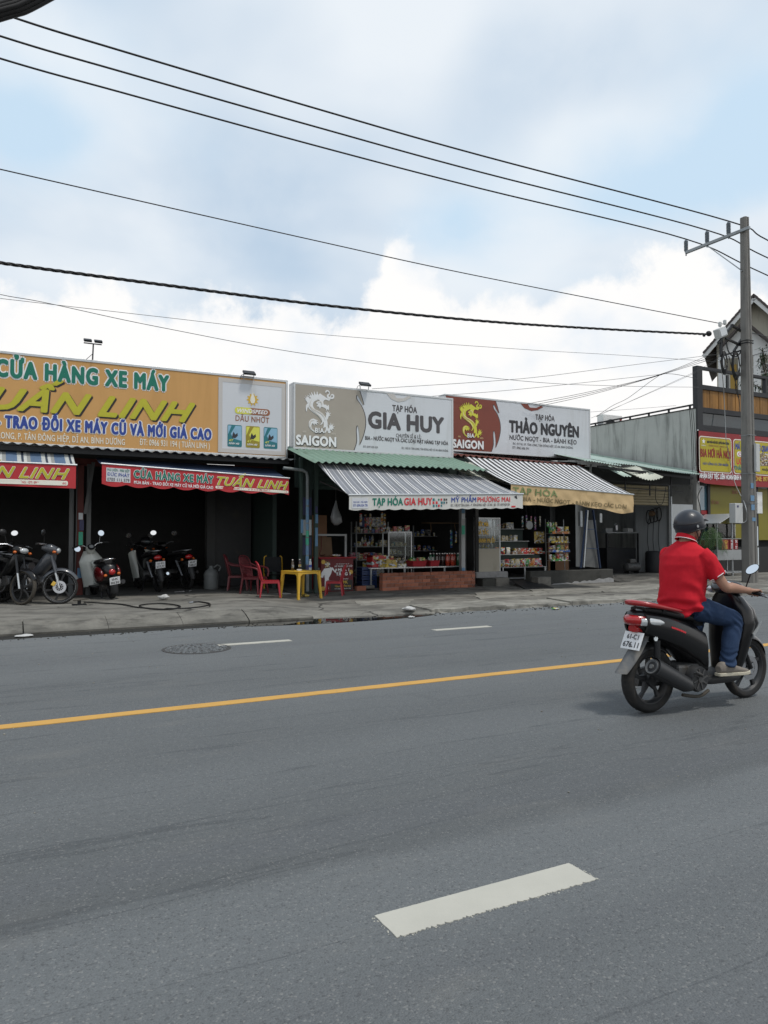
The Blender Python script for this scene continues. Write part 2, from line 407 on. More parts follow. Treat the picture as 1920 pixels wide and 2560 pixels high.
M('concrete_dark', (.05, .05, .045), .85, var=.35, s=6, bump=.5, bs=30, dirt=(.015, .015, .013), dirt_amt=.4)
M('mortar_rough', (.30, .30, .30), .92, var=.35, s=9, bump=1.0, bs=25)
M('pole_concrete', (.185, .178, .165), .85, var=.15, s=4, bump=.3, bs=60, dirt=(.07, .066, .06), dirt_amt=.35, streak=True)
M('brick', (.34, .125, .075), .85, var=.25, s=14, bump=.4, bs=60, rnd=.35, dirt=(.20, .17, .15), dirt_amt=.3, ds=5)
M('mortar', (.20, .185, .17), .95, var=.3, s=12, bump=.6, bs=50)
M('wood_slat', (.28, .135, .03), .55, var=.25, s=3, rnd=.28, dirt=(.09, .05, .02), dirt_amt=.3, streak=True)
M('plywood', (.20, .105, .055), .7, var=.15, s=4, dirt=(.10, .055, .03), dirt_amt=.3)
M('chipboard', (.17, .11, .065), .75, var=.15, s=6)
M('board_beige', (.42, .39, .32), .6, var=.06, s=2, dirt=(.33, .30, .24), dirt_amt=.3)
M('shutter', (.25, .21, .125), .5, .1, var=.1, dirt=(.10, .09, .06), dirt_amt=.35, rnd=.08)
M('plastic_red', (.34, .020, .030), .38, var=.08, dirt=(.24, .035, .04), dirt_amt=.3)
M('plastic_maroon', (.13, .018, .024), .4, var=.12, dirt=(.20, .08, .085), dirt_amt=.2)
M('plastic_yellow', (.60, .36, .035), .42, var=.08, dirt=(.36, .21, .04), dirt_amt=.3)
M('plastic_black', (.014, .014, .015), .42, var=.2)
M('plastic_dark', (.024, .025, .027), .5, var=.25, dirt=(.07, .065, .055), dirt_amt=.25)
M('plastic_blue', (.015, .035, .11), .4, var=.15)
M('rubber', (.014, .014, .014), .8, var=.3, s=20, dirt=(.055, .047, .038), dirt_amt=.4, ds=8)
M('rubber_dusty', (.055, .048, .038), .85, var=.3, s=12)
M('gloss_black', (.006, .006, .007), .28, var=.2, coat=.25, spec=.4, dirt=(.018, .017, .015), dirt_amt=.15)
M('shield_grey', (.028, .029, .031), .38, var=.2, dirt=(.07, .065, .055), dirt_amt=.3)
M('gloss_grey', (.06, .065, .075), .3, var=.15, coat=.5, dirt=(.09, .085, .075), dirt_amt=.2)
M('gloss_navy', (.020, .026, .045), .3, var=.15, coat=.5)
M('gloss_white', (.50, .52, .48), .3, var=.06, coat=.5, dirt=(.33, .31, .26), dirt_amt=.25)
M('gloss_red', (.30, .012, .014), .28, var=.1, coat=.5)
M('lens_red', (.38, .012, .014), .14, var=.1, coat=.6)
M('lens_clear', (.55, .57, .58), .12, .25, var=.2, s=25, coat=.8)
M('lens_amber', (.55, .12, .015), .2, var=.1, coat=.5)
M('mirror', (.80, .83, .86), .03, 1.0, var=.01)
M('gloss_maroon', (.12, .008, .010), .25, var=.15, coat=.5)
M('seat_vinyl', (.016, .016, .017), .55, var=.2, bump=.2, bs=150)
M('engine', (.10, .10, .10), .55, .6, var=.3, s=12, dirt=(.06, .045, .03), dirt_amt=.4, ds=10)
M('exhaust_black', (.03, .03, .032), .5, .3, var=.2, dirt=(.10, .09, .075), dirt_amt=.3)
M('dust_fender', (.10, .105, .11), .6, var=.2, s=6, dirt=(.22, .20, .17), dirt_amt=.5, ds=6)
M('plate_white', (.72, .73, .74), .4, var=.04, dirt=(.5, .49, .46), dirt_amt=.2)
M('skin', (.34, .185, .125), .55, var=.12, s=20)
M('hair', (.012, .010, .009), .6)
M('shirt', (.50, .014, .026), .85, var=.10, s=8, bump=.12, bs=260, spec=.2)
M('trim_white', (.75, .72, .72), .8, var=.04)
M('denim', (.030, .052, .105), .9, var=.30, s=7, bump=.25, bs=220, spec=.15, dirt=(.075, .105, .17), dirt_amt=.35, ds=6)
M('shoe', (.20, .175, .15), .85, var=.12, bump=.3, bs=160)
M('sole', (.50, .46, .36), .7, var=.12, dirt=(.2, .18, .14), dirt_amt=.3, ds=10)
M('helmet', (.018, .021, .029), .36, var=.12, coat=.15, dirt=(.04, .043, .05), dirt_amt=.3, ds=6)
M('cable', (.012, .012, .013), .6, var=.2)
M('cable_grey', (.10, .10, .10), .6, var=.2)
M('porcelain', (.16, .19, .22), .25, var=.1, coat=.4)
M('fabric_navy', (.022, .040, .085), .8, var=.25, s=2)
M('fabric_red', (.46, .035, .042), .75, var=.08, s=3)
M('fabric_white', (.60, .60, .57), .75, var=.06, s=3, dirt=(.30, .28, .24), dirt_amt=.25, ds=3)
M('fabric_tan', (.56, .405, .215), .8, var=.08, s=3, dirt=(.36, .25, .12), dirt_amt=.3, ds=2.5)
M('faded_green', (.19, .24, .10), .8, var=.2)
M('faded_print', (.22, .17, .085), .8, var=.3)
M('tarp_dark', (.016, .018, .021), .6, var=.3)
M('box_grey', (.50, .51, .50), .45, var=.06, dirt=(.3, .3, .28), dirt_amt=.2)
M('poster_red', (.13, .007, .011), .45, var=.25, s=4)
M('poster_blue', (.02, .05, .16), .4)
M('hose', (.010, .010, .010), .5)
M('water_can', (.16, .17, .17), .5, var=.15, dirt=(.08, .075, .06), dirt_amt=.3)
M('paper', (.46, .46, .45), .8, var=.06)
M('leaf', (.045, .10, .025), .5, var=.35, s=8)
M('leaf_dark', (.022, .05, .018), .5, var=.35, s=8)
M('bark', (.09, .07, .05), .9, var=.3, bump=.5, bs=30)
M('sign_yellow', (.44, .37, .012), .4, var=.06, s=1.5)
M('sign_red', (.27, .012, .017), .42, var=.06)
M('poster_olive', (.20, .17, .012), .4, var=.15, s=2)
M('sticker_blue', (.12, .24, .38), .5, var=.25, s=30)
M('sticker_white', (.60, .64, .66), .5, var=.15, s=30)
M('sticker_green', (.05, .38, .24), .5, var=.2, s=30)
M('sticker_navy', (.05, .05, .12), .5, var=.3, s=30)
M('drink_red', (.40, .04, .015), .12, var=.15, coat=.7)
M('drink_dark', (.035, .012, .010), .12, var=.15, coat=.7)
M('drink_green', (.02, .10, .05), .12, var=.15, coat=.7)
M('drink_tea', (.05, .03, .015), .10, var=.15, coat=.7)
M('drink_clear', (.42, .46, .50), .10, var=.15, coat=.7)
M('bag_film', (.25, .26, .27), .3, var=.2, coat=.3)
M('cap_white', (.8, .8, .8), .4)
def printed(name, c):
    """printed packaging: ground colour with irregular blocks of a second and third ink"""
    m, t, b = base_mat(name); v = nd(t, 'TexCoord').outputs['Object']; r = nd(t, 'ObjectInfo').outputs['Random']
    v2 = nd(t, 'VectorMath', {0: v, 1: nd(t, 'CombineXYZ', {0: ma(t, 'MULTIPLY', r, 9.0), 1: ma(t, 'MULTIPLY', r, 5.0), 2: ma(t, 'MULTIPLY', r, 7.0)}).outputs[0]}, operation='ADD').outputs[0]
    vo = nd(t, 'TexVoronoi', {'Vector': vmap(t, v2, scale=(1, .3, 1.5)), 'Scale': 17.0, 'Randomness': .9}, feature='F1')
    k = nd(t, 'SeparateColor', {0: vo.outputs['Color']}).outputs
    inkb = tuple(min(.75, .62 - .25 * x) for x in c); inkd = tuple(x * .25 for x in c)
    cc = mixc(t, sstep(t, k[0], .70, .72), c, inkb); cc = mixc(t, sstep(t, k[1], .80, .82), cc, inkd); cc = mixc(t, ma(t, 'MULTIPLY', sstep(t, k[2], .86, .88), .8), cc, (.55, .42, .05))
    q = ma(t, 'ADD', ma(t, 'MULTIPLY', noi(t, v2, 26, 4, .6), .6), .68)
    cc = mixc(t, 1.0, cc, nd(t, 'CombineColor', {0: q, 1: q, 2: q}).outputs[0], 'MULTIPLY')
    t.links.new(cc, b.inputs['Base Color']); b.inputs['Roughness'].default_value = .32; b.inputs['Coat Weight'].default_value = .25
for nm, c in dict(red=(.45, .03, .03), yellow=(.62, .44, .04), green=(.05, .27, .06), orange=(.60, .19, .03), blue=(.04, .12, .42), white=(.68, .68, .66), brown=(.20, .10, .05), purple=(.19, .05, .22), gold=(.45, .33, .08), cream=(.58, .50, .33), pink=(.55, .19, .26), teal=(.05, .26, .28), grey=(.24, .25, .26), black=(.02, .02, .02)).items():
    printed('pack_' + nm, c)

def asphalt():
    m, t, b = base_mat('asphalt'); v = nd(t, 'TexCoord').outputs['Object']
    big_ = noi(t, vmap(t, v, scale=(.25, 1, 1)), .9, 4, .6)
    track = noi(t, vmap(t, v, scale=(.05, 1.0, 1), loc=(3, .35, 0)), 1.5, 3, .5)
    fine = noi(t, v, 160, 3, .75)
    fine2 = noi(t, v, 38, 4, .7)
    vo = nd(t, 'TexVoronoi', {'Vector': v, 'Scale': 125.0}, feature='F1')
    cellv = nd(t, 'SeparateColor', {0: vo.outputs['Color']}).outputs[0]
    c0 = mixc(t, big_, (.108, .114, .118), (.158, .163, .165))
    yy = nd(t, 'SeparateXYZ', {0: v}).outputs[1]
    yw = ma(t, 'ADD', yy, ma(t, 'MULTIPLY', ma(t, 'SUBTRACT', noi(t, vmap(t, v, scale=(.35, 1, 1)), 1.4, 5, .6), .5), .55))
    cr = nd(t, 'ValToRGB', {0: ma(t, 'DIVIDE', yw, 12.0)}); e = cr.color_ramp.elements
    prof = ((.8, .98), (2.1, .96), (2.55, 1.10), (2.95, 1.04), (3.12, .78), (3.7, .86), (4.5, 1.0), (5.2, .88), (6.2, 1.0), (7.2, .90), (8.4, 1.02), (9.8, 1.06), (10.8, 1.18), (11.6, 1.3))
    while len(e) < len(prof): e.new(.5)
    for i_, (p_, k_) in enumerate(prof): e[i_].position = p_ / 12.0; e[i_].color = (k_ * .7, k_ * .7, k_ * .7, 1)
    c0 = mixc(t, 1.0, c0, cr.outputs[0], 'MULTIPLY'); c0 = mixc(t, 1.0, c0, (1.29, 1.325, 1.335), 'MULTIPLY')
    ln = ma(t, 'ABSOLUTE', ma(t, 'SUBTRACT', noi(t, vmap(t, v, scale=(.10, 1.6, 1), loc=(7, 2, 0)), 1.0, 4, .55), .5))
    c0 = mixc(t, ma(t, 'MULTIPLY', ma(t, 'SUBTRACT', 1.0, sstep(t, ln, .0, .010)), .40), c0, (.045, .05, .055))      # rubber streaks
    oil = sstep(t, noi(t, vmap(t, v, scale=(.6, 1, 1), loc=(2, 5, 3)), 1.1, 6, .65, .4), .64, .74)
    c0 = mixc(t, ma(t, 'MULTIPLY', oil, .38), c0, (.055, .058, .062))
    c0 = mixc(t, ma(t, 'MULTIPLY', sstep(t, track, .50, .72), .5), c0, (.105, .111, .118))
    k = ma(t, 'ADD', ma(t, 'MULTIPLY', fine, .9), ma(t, 'ADD', ma(t, 'MULTIPLY', fine2, .55), .30))
    c0 = mixc(t, 1.0, c0, nd(t, 'CombineColor', {0: k, 1: k, 2: k}).outputs[0], 'MULTIPLY')
    c0 = mixc(t, ma(t, 'MULTIPLY', sstep(t, cellv, .91, .98), .32), c0, (.30, .295, .28))       # pale chippings
    c0 = mixc(t, ma(t, 'MULTIPLY', sstep(t, ma(t, 'SUBTRACT', 1.0, cellv), .88, .97), .45), c0, (.05, .052, .055))
    dust = noi(t, vmap(t, v, scale=(.4, 1, 1), loc=(1, 9, 0)), 2.2, 7, .6)
    c0 = mixc(t, ma(t, 'MULTIPLY', sstep(t, dust, .55, .8), .35), c0, (.19, .185, .17))
    t.links.new(c0, b.inputs['Base Color']); b.inputs['Roughness'].default_value = .78; b.inputs['Specular IOR Level'].default_value = .35
    hh = ma(t, 'ADD', ma(t, 'MULTIPLY', vo.outputs['Distance'], -1.2), ma(t, 'MULTIPLY', fine, .8))
    bp = nd(t, 'Bump', {'Strength': .7, 'Distance': .006, 'Height': hh}); t.links.new(bp.outputs[0], b.inputs['Normal'])
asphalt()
def road_paint(name, c, wear=.5):
    m, t, b = base_mat(name); v = nd(t, 'TexCoord').outputs['Object']
    n1 = noi(t, v, 26, 6, .7); n2 = noi(t, v, 3, 4, .6)
    cc = mixc(t, n2, tuple(x * .76 for x in c), c)
    worn = sstep(t, ma(t, 'ADD', ma(t, 'MULTIPLY', n1, .65), ma(t, 'MULTIPLY', n2, .35)), .66 - wear * .1, .80 - wear * .08)
    cc = mixc(t, ma(t, 'MULTIPLY', worn, .75), cc, (.15, .155, .155))
    t.links.new(cc, b.inputs['Base Color']); b.inputs['Roughness'].default_value = .7
    bp = nd(t, 'Bump', {'Strength': .4, 'Distance': .004, 'Height': noi(t, v, 110, 3, .7)}); t.links.new(bp.outputs[0], b.inputs['Normal'])
road_paint('paint_white', (.49, .475, .415), .5)
road_paint('paint_yellow', (.60, .335, .075), .3)
def concrete(name, a, c, dirtc, crack=1.0, ws=1.0):
    m, t, b = base_mat(name); v = nd(t, 'TexCoord').outputs['Object']
    n1 = noi(t, v, 1.3 * ws, 7, .62, .2); n2 = noi(t, v, 22, 5, .7); n3 = noi(t, vmap(t, v, scale=(.5, 1, 1), loc=(4, 2, 1)), 2.4 * ws, 7, .62, .3)
    cc = mixc(t, sstep(t, n1, .3, .7), a, c)
    k = ma(t, 'ADD', ma(t, 'MULTIPLY', n2, .55), .72)
    cc = mixc(t, 1.0, cc, nd(t, 'CombineColor', {0: k, 1: k, 2: k}).outputs[0], 'MULTIPLY')
    cc = mixc(t, ma(t, 'MULTIPLY', sstep(t, n3, .46, .68), .85), cc, dirtc)
    cc = mixc(t, ma(t, 'MULTIPLY', sstep(t, noi(t, vmap(t, v, scale=(.5, 1.4, 1), loc=(8, 3, 2)), .8, 6, .62, .5), .50, .66), .6), cc, tuple(x * .55 for x in a))
    cc = mixc(t, ma(t, 'MULTIPLY', sstep(t, noi(t, v, 6, 6, .7, .3), .66, .74), .5), cc, tuple(x * .4 for x in a))
    warp = nd(t, 'VectorMath', {0: v, 1: nd(t, 'VectorMath', {0: nd(t, 'TexNoise', {'Vector': v, 'Scale': 2.5, 'Detail': 5.0}).outputs['Color'], 3: .45}, operation='SCALE').outputs[0]}, operation='ADD').outputs[0]
    vo = nd(t, 'TexVoronoi', {'Vector': vmap(t, warp, scale=(.55, .8, .01)), 'Scale': .9}, feature='DISTANCE_TO_EDGE').outputs['Distance']
    ck = ma(t, 'SUBTRACT', 1.0, sstep(t, vo, .002, .018))
    ck = ma(t, 'MULTIPLY', ck, sstep(t, noi(t, v, .8, 3), .42, .55))
    cc = mixc(t, ma(t, 'MULTIPLY', ck, .85 * crack), cc, (.022, .021, .019))
    t.links.new(cc, b.inputs['Base Color']); b.inputs['Roughness'].default_value = .85
    hh = ma(t, 'SUBTRACT', ma(t, 'ADD', ma(t, 'MULTIPLY', n2, .5), n3), ma(t, 'MULTIPLY', ck, 1.5 * crack))
    bp = nd(t, 'Bump', {'Strength': .6, 'Distance': .02, 'Height': hh}); t.links.new(bp.outputs[0], b.inputs['Normal'])
concrete('pavement', (.135, .13, .115), (.225, .215, .19), (.070, .066, .058))
concrete('kerb_concrete', (.125, .12, .105), (.18, .172, .15), (.055, .052, .046), .0, 2.0)
concrete('slab_pale', (.22, .21, .185), (.30, .29, .255), (.11, .105, .09), .4, 2.0)
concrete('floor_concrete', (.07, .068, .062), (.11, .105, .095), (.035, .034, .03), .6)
M('gutter_wet', (.030, .030, .028), .8, var=.5, s=5, bump=.3, bs=30, spec=.2)
M('puddle', (.012, .012, .011), .03, var=.2, spec=.6)
M('earth', (.12, .11, .09), .95, var=.2)
def stripes(name, cols, period, axis=0, rough=.7, phase=0.0):
    """woven stripes printed along one object axis; cols = [(start fraction, colour)]"""
    m, t, b = base_mat(name); v = nd(t, 'TexCoord').outputs['UV']
    x = nd(t, 'SeparateXYZ', {0: v}).outputs[axis]
    f = ma(t, 'FRACT', ma(t, 'ADD', ma(t, 'DIVIDE', x, period), phase))
    cr = nd(t, 'ValToRGB', {0: f}); cr.color_ramp.interpolation = 'CONSTANT'
    e = cr.color_ramp.elements
    while len(e) < len(cols): e.new(.5)
    for i, (p, c) in enumerate(cols): e[i].position = p; e[i].color = rgba(c)
    ov = nd(t, 'TexCoord').outputs['Object']
    k = ma(t, 'ADD', ma(t, 'MULTIPLY', noi(t, ov, 3, 5, .6), .5), .72)
    cc = mixc(t, 1.0, cr.outputs[0], nd(t, 'CombineColor', {0: k, 1: k, 2: k}).outputs[0], 'MULTIPLY')
    t.links.new(cc, b.inputs['Base Color']); b.inputs['Roughness'].default_value = rough
stripes('awn_grey', [(0, (.17, .18, .20)), (.30, (.62, .62, .62)), (.40, (.12, .125, .14)), (.52, (.66, .66, .66)), (.60, (.19, .20, .225)), (.9, (.30, .31, .33))], .30)
stripes('awn_bw', [(0, (.022, .022, .023)), (.52, (.74, .74, .75)), (.86, (.10, .10, .10)), (.93, (.70, .70, .70))], .165)
stripes('awn_blue', [(0, (.10, .16, .26)), (.45, (.50, .52, .50)), (.62, (.035, .05, .08)), (.72, (.55, .56, .54)), (.85, (.30, .31, .30))], .42)
def uv_from(o, fn):
    me = o.data; uv = me.uv_layers.new(name='uv')
    for l in me.loops: uv.data[l.index].uv = fn(me.vertices[l.vertex_index].co)
# ------------------------------------------------------------------ ground, road, pavement
def sst(x, a, b):
    t = min(1, max(0, (x - a) / (b - a))); return t * t * (3 - 2 * t)
def struct(o): return mark(o, kind='structure')
m, t, b = base_mat('pane')
t.nodes.remove(b); o_ = [n for n in t.nodes if n.type == 'OUTPUT_MATERIAL'][0]
fz = nd(t, 'Fresnel', {0: 1.5}); mx = nd(t, 'MixShader', {0: ma(t, 'ADD', fz.outputs[0], .03), 1: nd(t, 'BsdfTransparent', {0: (.86, .9, .9, 1)}).outputs[0], 2: nd(t, 'BsdfGlossy', {1: .04}).outputs[0]})
t.links.new(mx.outputs[0], o_.inputs[0])

struct(MB().grid(lambda a, b: V(-900 + 1800 * a, -900 + 1800 * b, -.06), 2, 2).build('ground', 'earth'))
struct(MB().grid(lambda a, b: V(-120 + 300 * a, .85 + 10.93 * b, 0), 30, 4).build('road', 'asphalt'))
mbn = MB(); mbn.box(-120, 180, -6, .85, -.05, .14); struct(mbn.build('near_pavement', 'pavement'))
KY = 11.75
def hs(X, Y):
    sl = sst(X, 4.3, 5.6)
    left = .18 * min(1, max(0, (Y - 12.02) / .44))
    right = .045 * sst(Y, 11.80, 11.95) + .085 * min(1, max(0, (Y - 11.9) / 3.2))
    base = left * (1 - sl) + right * sl
    return base + .05 * sst(X, 15.5, 17.5) * sst(Y, 13.0, 15.5)
PUD = PZ(850, 1549, 0)
def pav(a, b):
    X = -14 + 60 * a; Y = 11.72 + (27 - 11.72) * b ** 1.7
    z = hs(X, Y); 
    if X < 6 and Y < 12.5: z -= .03 * (1 - sst(X, 4.8, 6))
    z += .012 * (noise.noise(V(X * 1.7, Y * 1.7, 0))) * sst(Y, 11.9, 12.3)
    if Y < 11.8: z = -.03
    e = ((X - PUD.x) / 1.75) ** 2 + ((Y - PUD.y - .06 * noise.noise(V(X * 3, Y * 3, 4))) / .34) ** 2 + .35 * noise.noise(V(X * 2.6, Y * 5, 9))
    if e < 1: z -= .10 * min(1, (1 - e) * 3)
    return V(X, Y, z)
sidewalk = struct(MB().grid(pav, 300, 60).build('sidewalk', 'pavement', smooth=60))
# sloping kerb stones along the left half, each its own piece
def kerb_piece(x0, x1, k):
    mb = MB(); rings = []
    for i in range(7):
        x = x0 + (x1 - x0) * i / 6; s_ = sst(x, 3.9, 5.2); j = .006 * noise.noise(V(x * 3, k, 1))
        h = (.185 + j) * (1 - s_) + .035 * s_; yb = 12.46 - .35 * s_
        rings.append([V(x, 11.985 + j * 2, -.02), V(x, 11.98 + j * 2, .035), V(x, 12.0, .05), V(x, 12.18 - .1 * s_, .05 + (h - .05) * .55), V(x, yb - .05, h - .006), V(x, yb, h), V(x, yb + .03, h - .05), V(x, yb, -.02)])
    return mb.loft(rings).build('kerb_stone', 'kerb_concrete', sidewalk, smooth=30)
x = -5.2; k = 0
while x < 4.5:
    L = 1.12 + R.uniform(-.06, .06); kerb_piece(x, x + L, k); x += L + R.choice([.006, .008, .02]); k += 1
# broken pale slabs along the low right-hand edge
x = 7.3; k = 0
while x < 30:
    L = R.uniform(.7, 1.7); dpt = R.uniform(.28, .75)
    n = 8; pts = []
    for i in range(n + 1): pts.append((x + L * i / n, 11.79 + R.uniform(0, .09) + .03 * math.sin(i * 2 + k)))
    for i in range(n, -1, -1): pts.append((x + L * i / n + R.uniform(-.03, .03), 11.86 + dpt + R.uniform(-.09, .09)))
    z0 = R.uniform(.052, .082); tl = R.uniform(-.02, .02)
    fn = lambda a, b, d, z0=z0, x=x, tl=tl: V(a, b, (z0 + hs(a, b) * .55 + tl * (a - x) if d > 0 else -.02))
    MB().prism(pts, fn, 1, 0).build('pavement_slab', 'slab_pale', sidewalk, bevel=.008)
    x += L + R.uniform(.01, .05); k += 1
# second row: large cracked plates set a little proud of the sheet
for (u0, u1, v0, v1, dz) in ((1195, 1330, 1478, 1496, .02), (1335, 1500, 1470, 1488, .018), (1180, 1290, 1500, 1508, .015), (1510, 1640, 1462, 1480, .016), (900, 1020, 1496, 1512, .012)):
    A = PZ(u0, v1, .1); B = PZ(u1, v1 - 8, .1); C = PZ(u1 + 15, v0, .12); D = PZ(u0 - 10, v0 + 4, .12)
    q = []
    for P0, P1 in ((A, B), (B, C), (C, D), (D, A)):
        for i in range(5):
            p = P0.lerp(P1, i / 5); q.append((p.x + R.uniform(-.05, .05), p.y + R.uniform(-.05, .05)))
    MB().prism(q, lambda a, b, d, dz=dz: V(a, b, hs(a, b) + (dz if d else -.05)), 1, 0).build('pavement_slab', 'slab_pale', sidewalk, bevel=.006)
# wet gutter and puddle
gp = [(-6 + i * .35, 11.60 + .05 * noise.noise(V(i * .5, 3, 0)) + .05 * sst(i * .35 - 6, -2, 3)) for i in range(34)]
gp += [(x_, 12.03) for x_, _ in reversed(gp)]
struct(MB().prism(gp, lambda a, b, d: V(a, b, .004 if d else -.02), 1, 0).build('gutter', 'gutter_wet'))
pp = [(PUD.x + 1.9 * math.cos(q) , PUD.y + .42 * math.sin(q)) for q in (2 * pi * i / 40 for i in range(40))]
mark(MB().prism(pp, lambda a, b, d: V(a, b, .006 if d else -.05), 1, 0).build('puddle', 'puddle'), 'dark shallow puddle lying in the broken gutter', 'puddle', kind='structure')
# markings
def ragged(x0, x1, y0, y1, z, jit, step=.04):
    pts = []
    n = max(2, int((x1 - x0) / step)); k = 5
    for i in range(n + 1): pts.append((x0 + (x1 - x0) * i / n, y0 + (R.random() ** 3) * jit * 2.5 - jit * .3))
    for i in range(1, k): pts.append((x1 + R.uniform(-jit, jit) * .4, y0 + (y1 - y0) * i / k))
    for i in range(n, -1, -1): pts.append((x0 + (x1 - x0) * i / n, y1 + R.uniform(-jit, jit) * .15))
    for i in range(k - 1, 0, -1): pts.append((x0 + R.uniform(-jit, jit) * .4, y0 + (y1 - y0) * i / k))
    return MB().prism(pts, lambda a, b, d: V(a, b, z if d else -.002), 1, 0)
struct(ragged(1.32, 2.285, 2.385, 2.56, .003, .005, .006).build('lane_dash', 'paint_white'))
mb = MB()      # flakes of paint broken off along the near edge
for i in range(45):
    X = R.uniform(1.31, 2.3); Y = 2.384 - abs(R.gauss(0, .005)); s_ = R.uniform(.002, .006); mb.ell((X, Y, .001), (s_, s_ * .6, .0015), 5, 3, (0, 0, R.random() * 3))
for i in range(40):
    s_ = R.uniform(.002, .006); mb.ell((R.choice([1.31, 2.292]) + R.gauss(0, .004), R.uniform(2.385, 2.56), .001), (s_, s_ * .6, .0015), 5, 3, (0, 0, R.random() * 3))
mark(mb.build('paint_flakes', 'paint_white'), 'flakes of white paint round the near lane dash', 'paint flakes', kind='stuff')
for x0, x1 in ((2.69, 3.70), (6.02, 7.06)):
    struct(ragged(x0, x1, 9.63, 9.78, .005, .006, .04).build('lane_dash', 'paint_white'))
for i in range(30):
    struct(ragged(-30 + i * 5.0, -25.0 + i * 5.0 - .002, 6.285, 6.425, .005, .005, .12).build('centre_line', 'paint_yellow'))
# manhole cover
mh = thing('manhole_cover', 'round ribbed iron manhole cover set in the asphalt', 'manhole', (2.37, 9.55, 0))
MB().lathe([(.0, -.01), (.43, -.01), (.43, .006), (.405, .006), (.40, .003), (0, .003)], (2.37, 9.55, 0), n=48).build('cover_ring', 'engine', mh)
mb = MB()
for k in range(-9, 10):
    for sgn in (1, -1):
        d = k * .042; L = math.sqrt(max(0, .385 ** 2 - d * d))
        if L < .05: continue
        a = rad(45 * sgn); ux, uy = math.cos(a), math.sin(a)
        n = int(L * 2 / .07)
        for j in range(n):
            if (j + k) % 2 == 0: continue
            t0 = -L + 2 * L * j / n; t1 = t0 + 2 * L / n * .85
            c = V(2.37 - uy * d, 9.55 + ux * d, .005)
            mb.bar(c + V(ux * t0, uy * t0, 0), c + V(ux * t1, uy * t1, 0), .016, .010)
mb.build('tread_ribs', 'galv', mh)
# loose grit and small litter on the asphalt
mb = MB()
for i in range(260):
    X = R.uniform(-1, 12); Y = 11.4 - R.random() ** 2 * 8.5
    s_ = R.uniform(.004, .011); mb.ell((X, Y, s_ * .4), (s_, s_ * R.uniform(.6, 1), s_ * .6), 5, 3, (0, 0, R.random() * 3))
mark(mb.build('road_grit', 'slab_pale'), 'pale grit scattered over the asphalt', 'grit', kind='stuff')
mb = MB()
for i in range(700):
    X = R.uniform(-3, 20); Y = 11.42 + abs(R.gauss(0, .22)) * .9
    s_ = R.uniform(.006, .02); mb.ell((X, min(Y, 11.8), s_ * .4), (s_, s_ * R.uniform(.6, 1), s_ * .6), 5, 3, (0, 0, R.random() * 3))
mark(mb.build('gutter_debris', 'concrete_dark'), 'dark grit and leaf scraps along the kerb', 'grit', kind='stuff')
# ------------------------------------------------------------------ big roof signs
def frame_rect(mb, fn, a0, a1, b0, b1, wd, d0, d1):
    for (x0, x1, y0, y1) in ((a0, a1, b0, b0 + wd), (a0, a1, b1 - wd, b1), (a0, a0 + wd, b0 + wd, b1 - wd), (a1 - wd, a1, b0 + wd, b1 - wd)):
        mb.prism([(x0, y0), (x1, y0), (x1, y1), (x0, y1)], fn, d0, d1)
    return mb
def rect(mb, fn, a0, a1, b0, b1, d, back=None, m=0):
    return mb.prism([(a0, b0), (a1, b0), (a1, b1), (a0, b1)], fn, d, d - .004 if back is None else back, m)
def rrect(a0, a1, b0, b1, r, n=5):
    o = []
    for cx, cy, q in ((a1 - r, b0 + r, -90), (a1 - r, b1 - r, 0), (a0 + r, b1 - r, 90), (a0 + r, b0 + r, 180)):
        for i in range(n + 1):
            t = rad(q + 90 * i / n); o.append((cx + r * math.cos(t), cy + r * math.sin(t)))
    return o

SY = 16.0
def on_face(Y, A, tilt=0.0):
    """surface of a sign facing the road with origin A=(X,z) ; returns fn and (u,v)->(a,b)"""
    fn = plane((A[0], Y, A[1]), (1, 0, tilt), (0, 0, 1))
    def ab(u, v):
        p = PY(u, v, Y); return p.x - A[0], p.z - A[1]
    return fn, ab
# ---- orange motorbike shop sign
X0 = -3.2; X1 = PY(716, 1050, SY).x; ZB = PY(300, 1122, SY).z; ZT = PY(300, 911, SY).z
sg = thing('roof_sign', 'long orange roof sign of the motorbike shop with green and yellow lettering', 'sign', (X0, SY, ZB))
fn, ab = on_face(SY, (0, 0))
rect(MB(), fn, X0, X1, ZB, ZT, 0, -.18).build('panel', 'sign_orange', sg)
frame_rect(MB(), fn, X0 - .03, X1 + .03, ZB - .03, ZT + .03, .05, .012, -.2).build('frame', 'alu', sg, bevel=.004)
def line(mb, s, ua, va, ub, vb, cap_px, offset=0, shear=0, d=.004, fn_=None, ab_=None):
    """one line of print whose baseline runs from (ua,va) to (ub,vb)"""
    f_, q = fn_ or fn, ab_ or ab
    a0, b0 = q(ua, va); a1, b1 = q(ub, vb); cap = q(ua, va - cap_px)[1] - b0
    bb = (b0 + b1) / 2; return text(mb, s, f_, a0, a1, bb, cap, d, offset, shear)
a0, b0 = ab(-10, 945); a1, b1 = ab(420, 976)
sh = MB(); text(sh, 'CỬA HÀNG XE MÁY', fn, a0, a1, ab(195, 957)[1], .315, .003, .105, space=1.2)
sh.build('lettering_outline', 'print_white', sg)
mb = MB(); text(mb, 'CỬA HÀNG XE MÁY', fn, a0, a1, ab(195, 957)[1], .315, .012, .048, space=1.2); mb.build('lettering', 'print_green', sg)
xa = ab(-88, 1035)[0]; xb = ab(485, 1035)[0]; zb = ab(240, 1038)[1]
mb = MB(); text(mb, 'TUẤN LINH', fn, xa + .03, xb + .03, zb - .03, .40, .004, .045, .42); mb.build('lettering_shadow', 'print_shadow', sg)
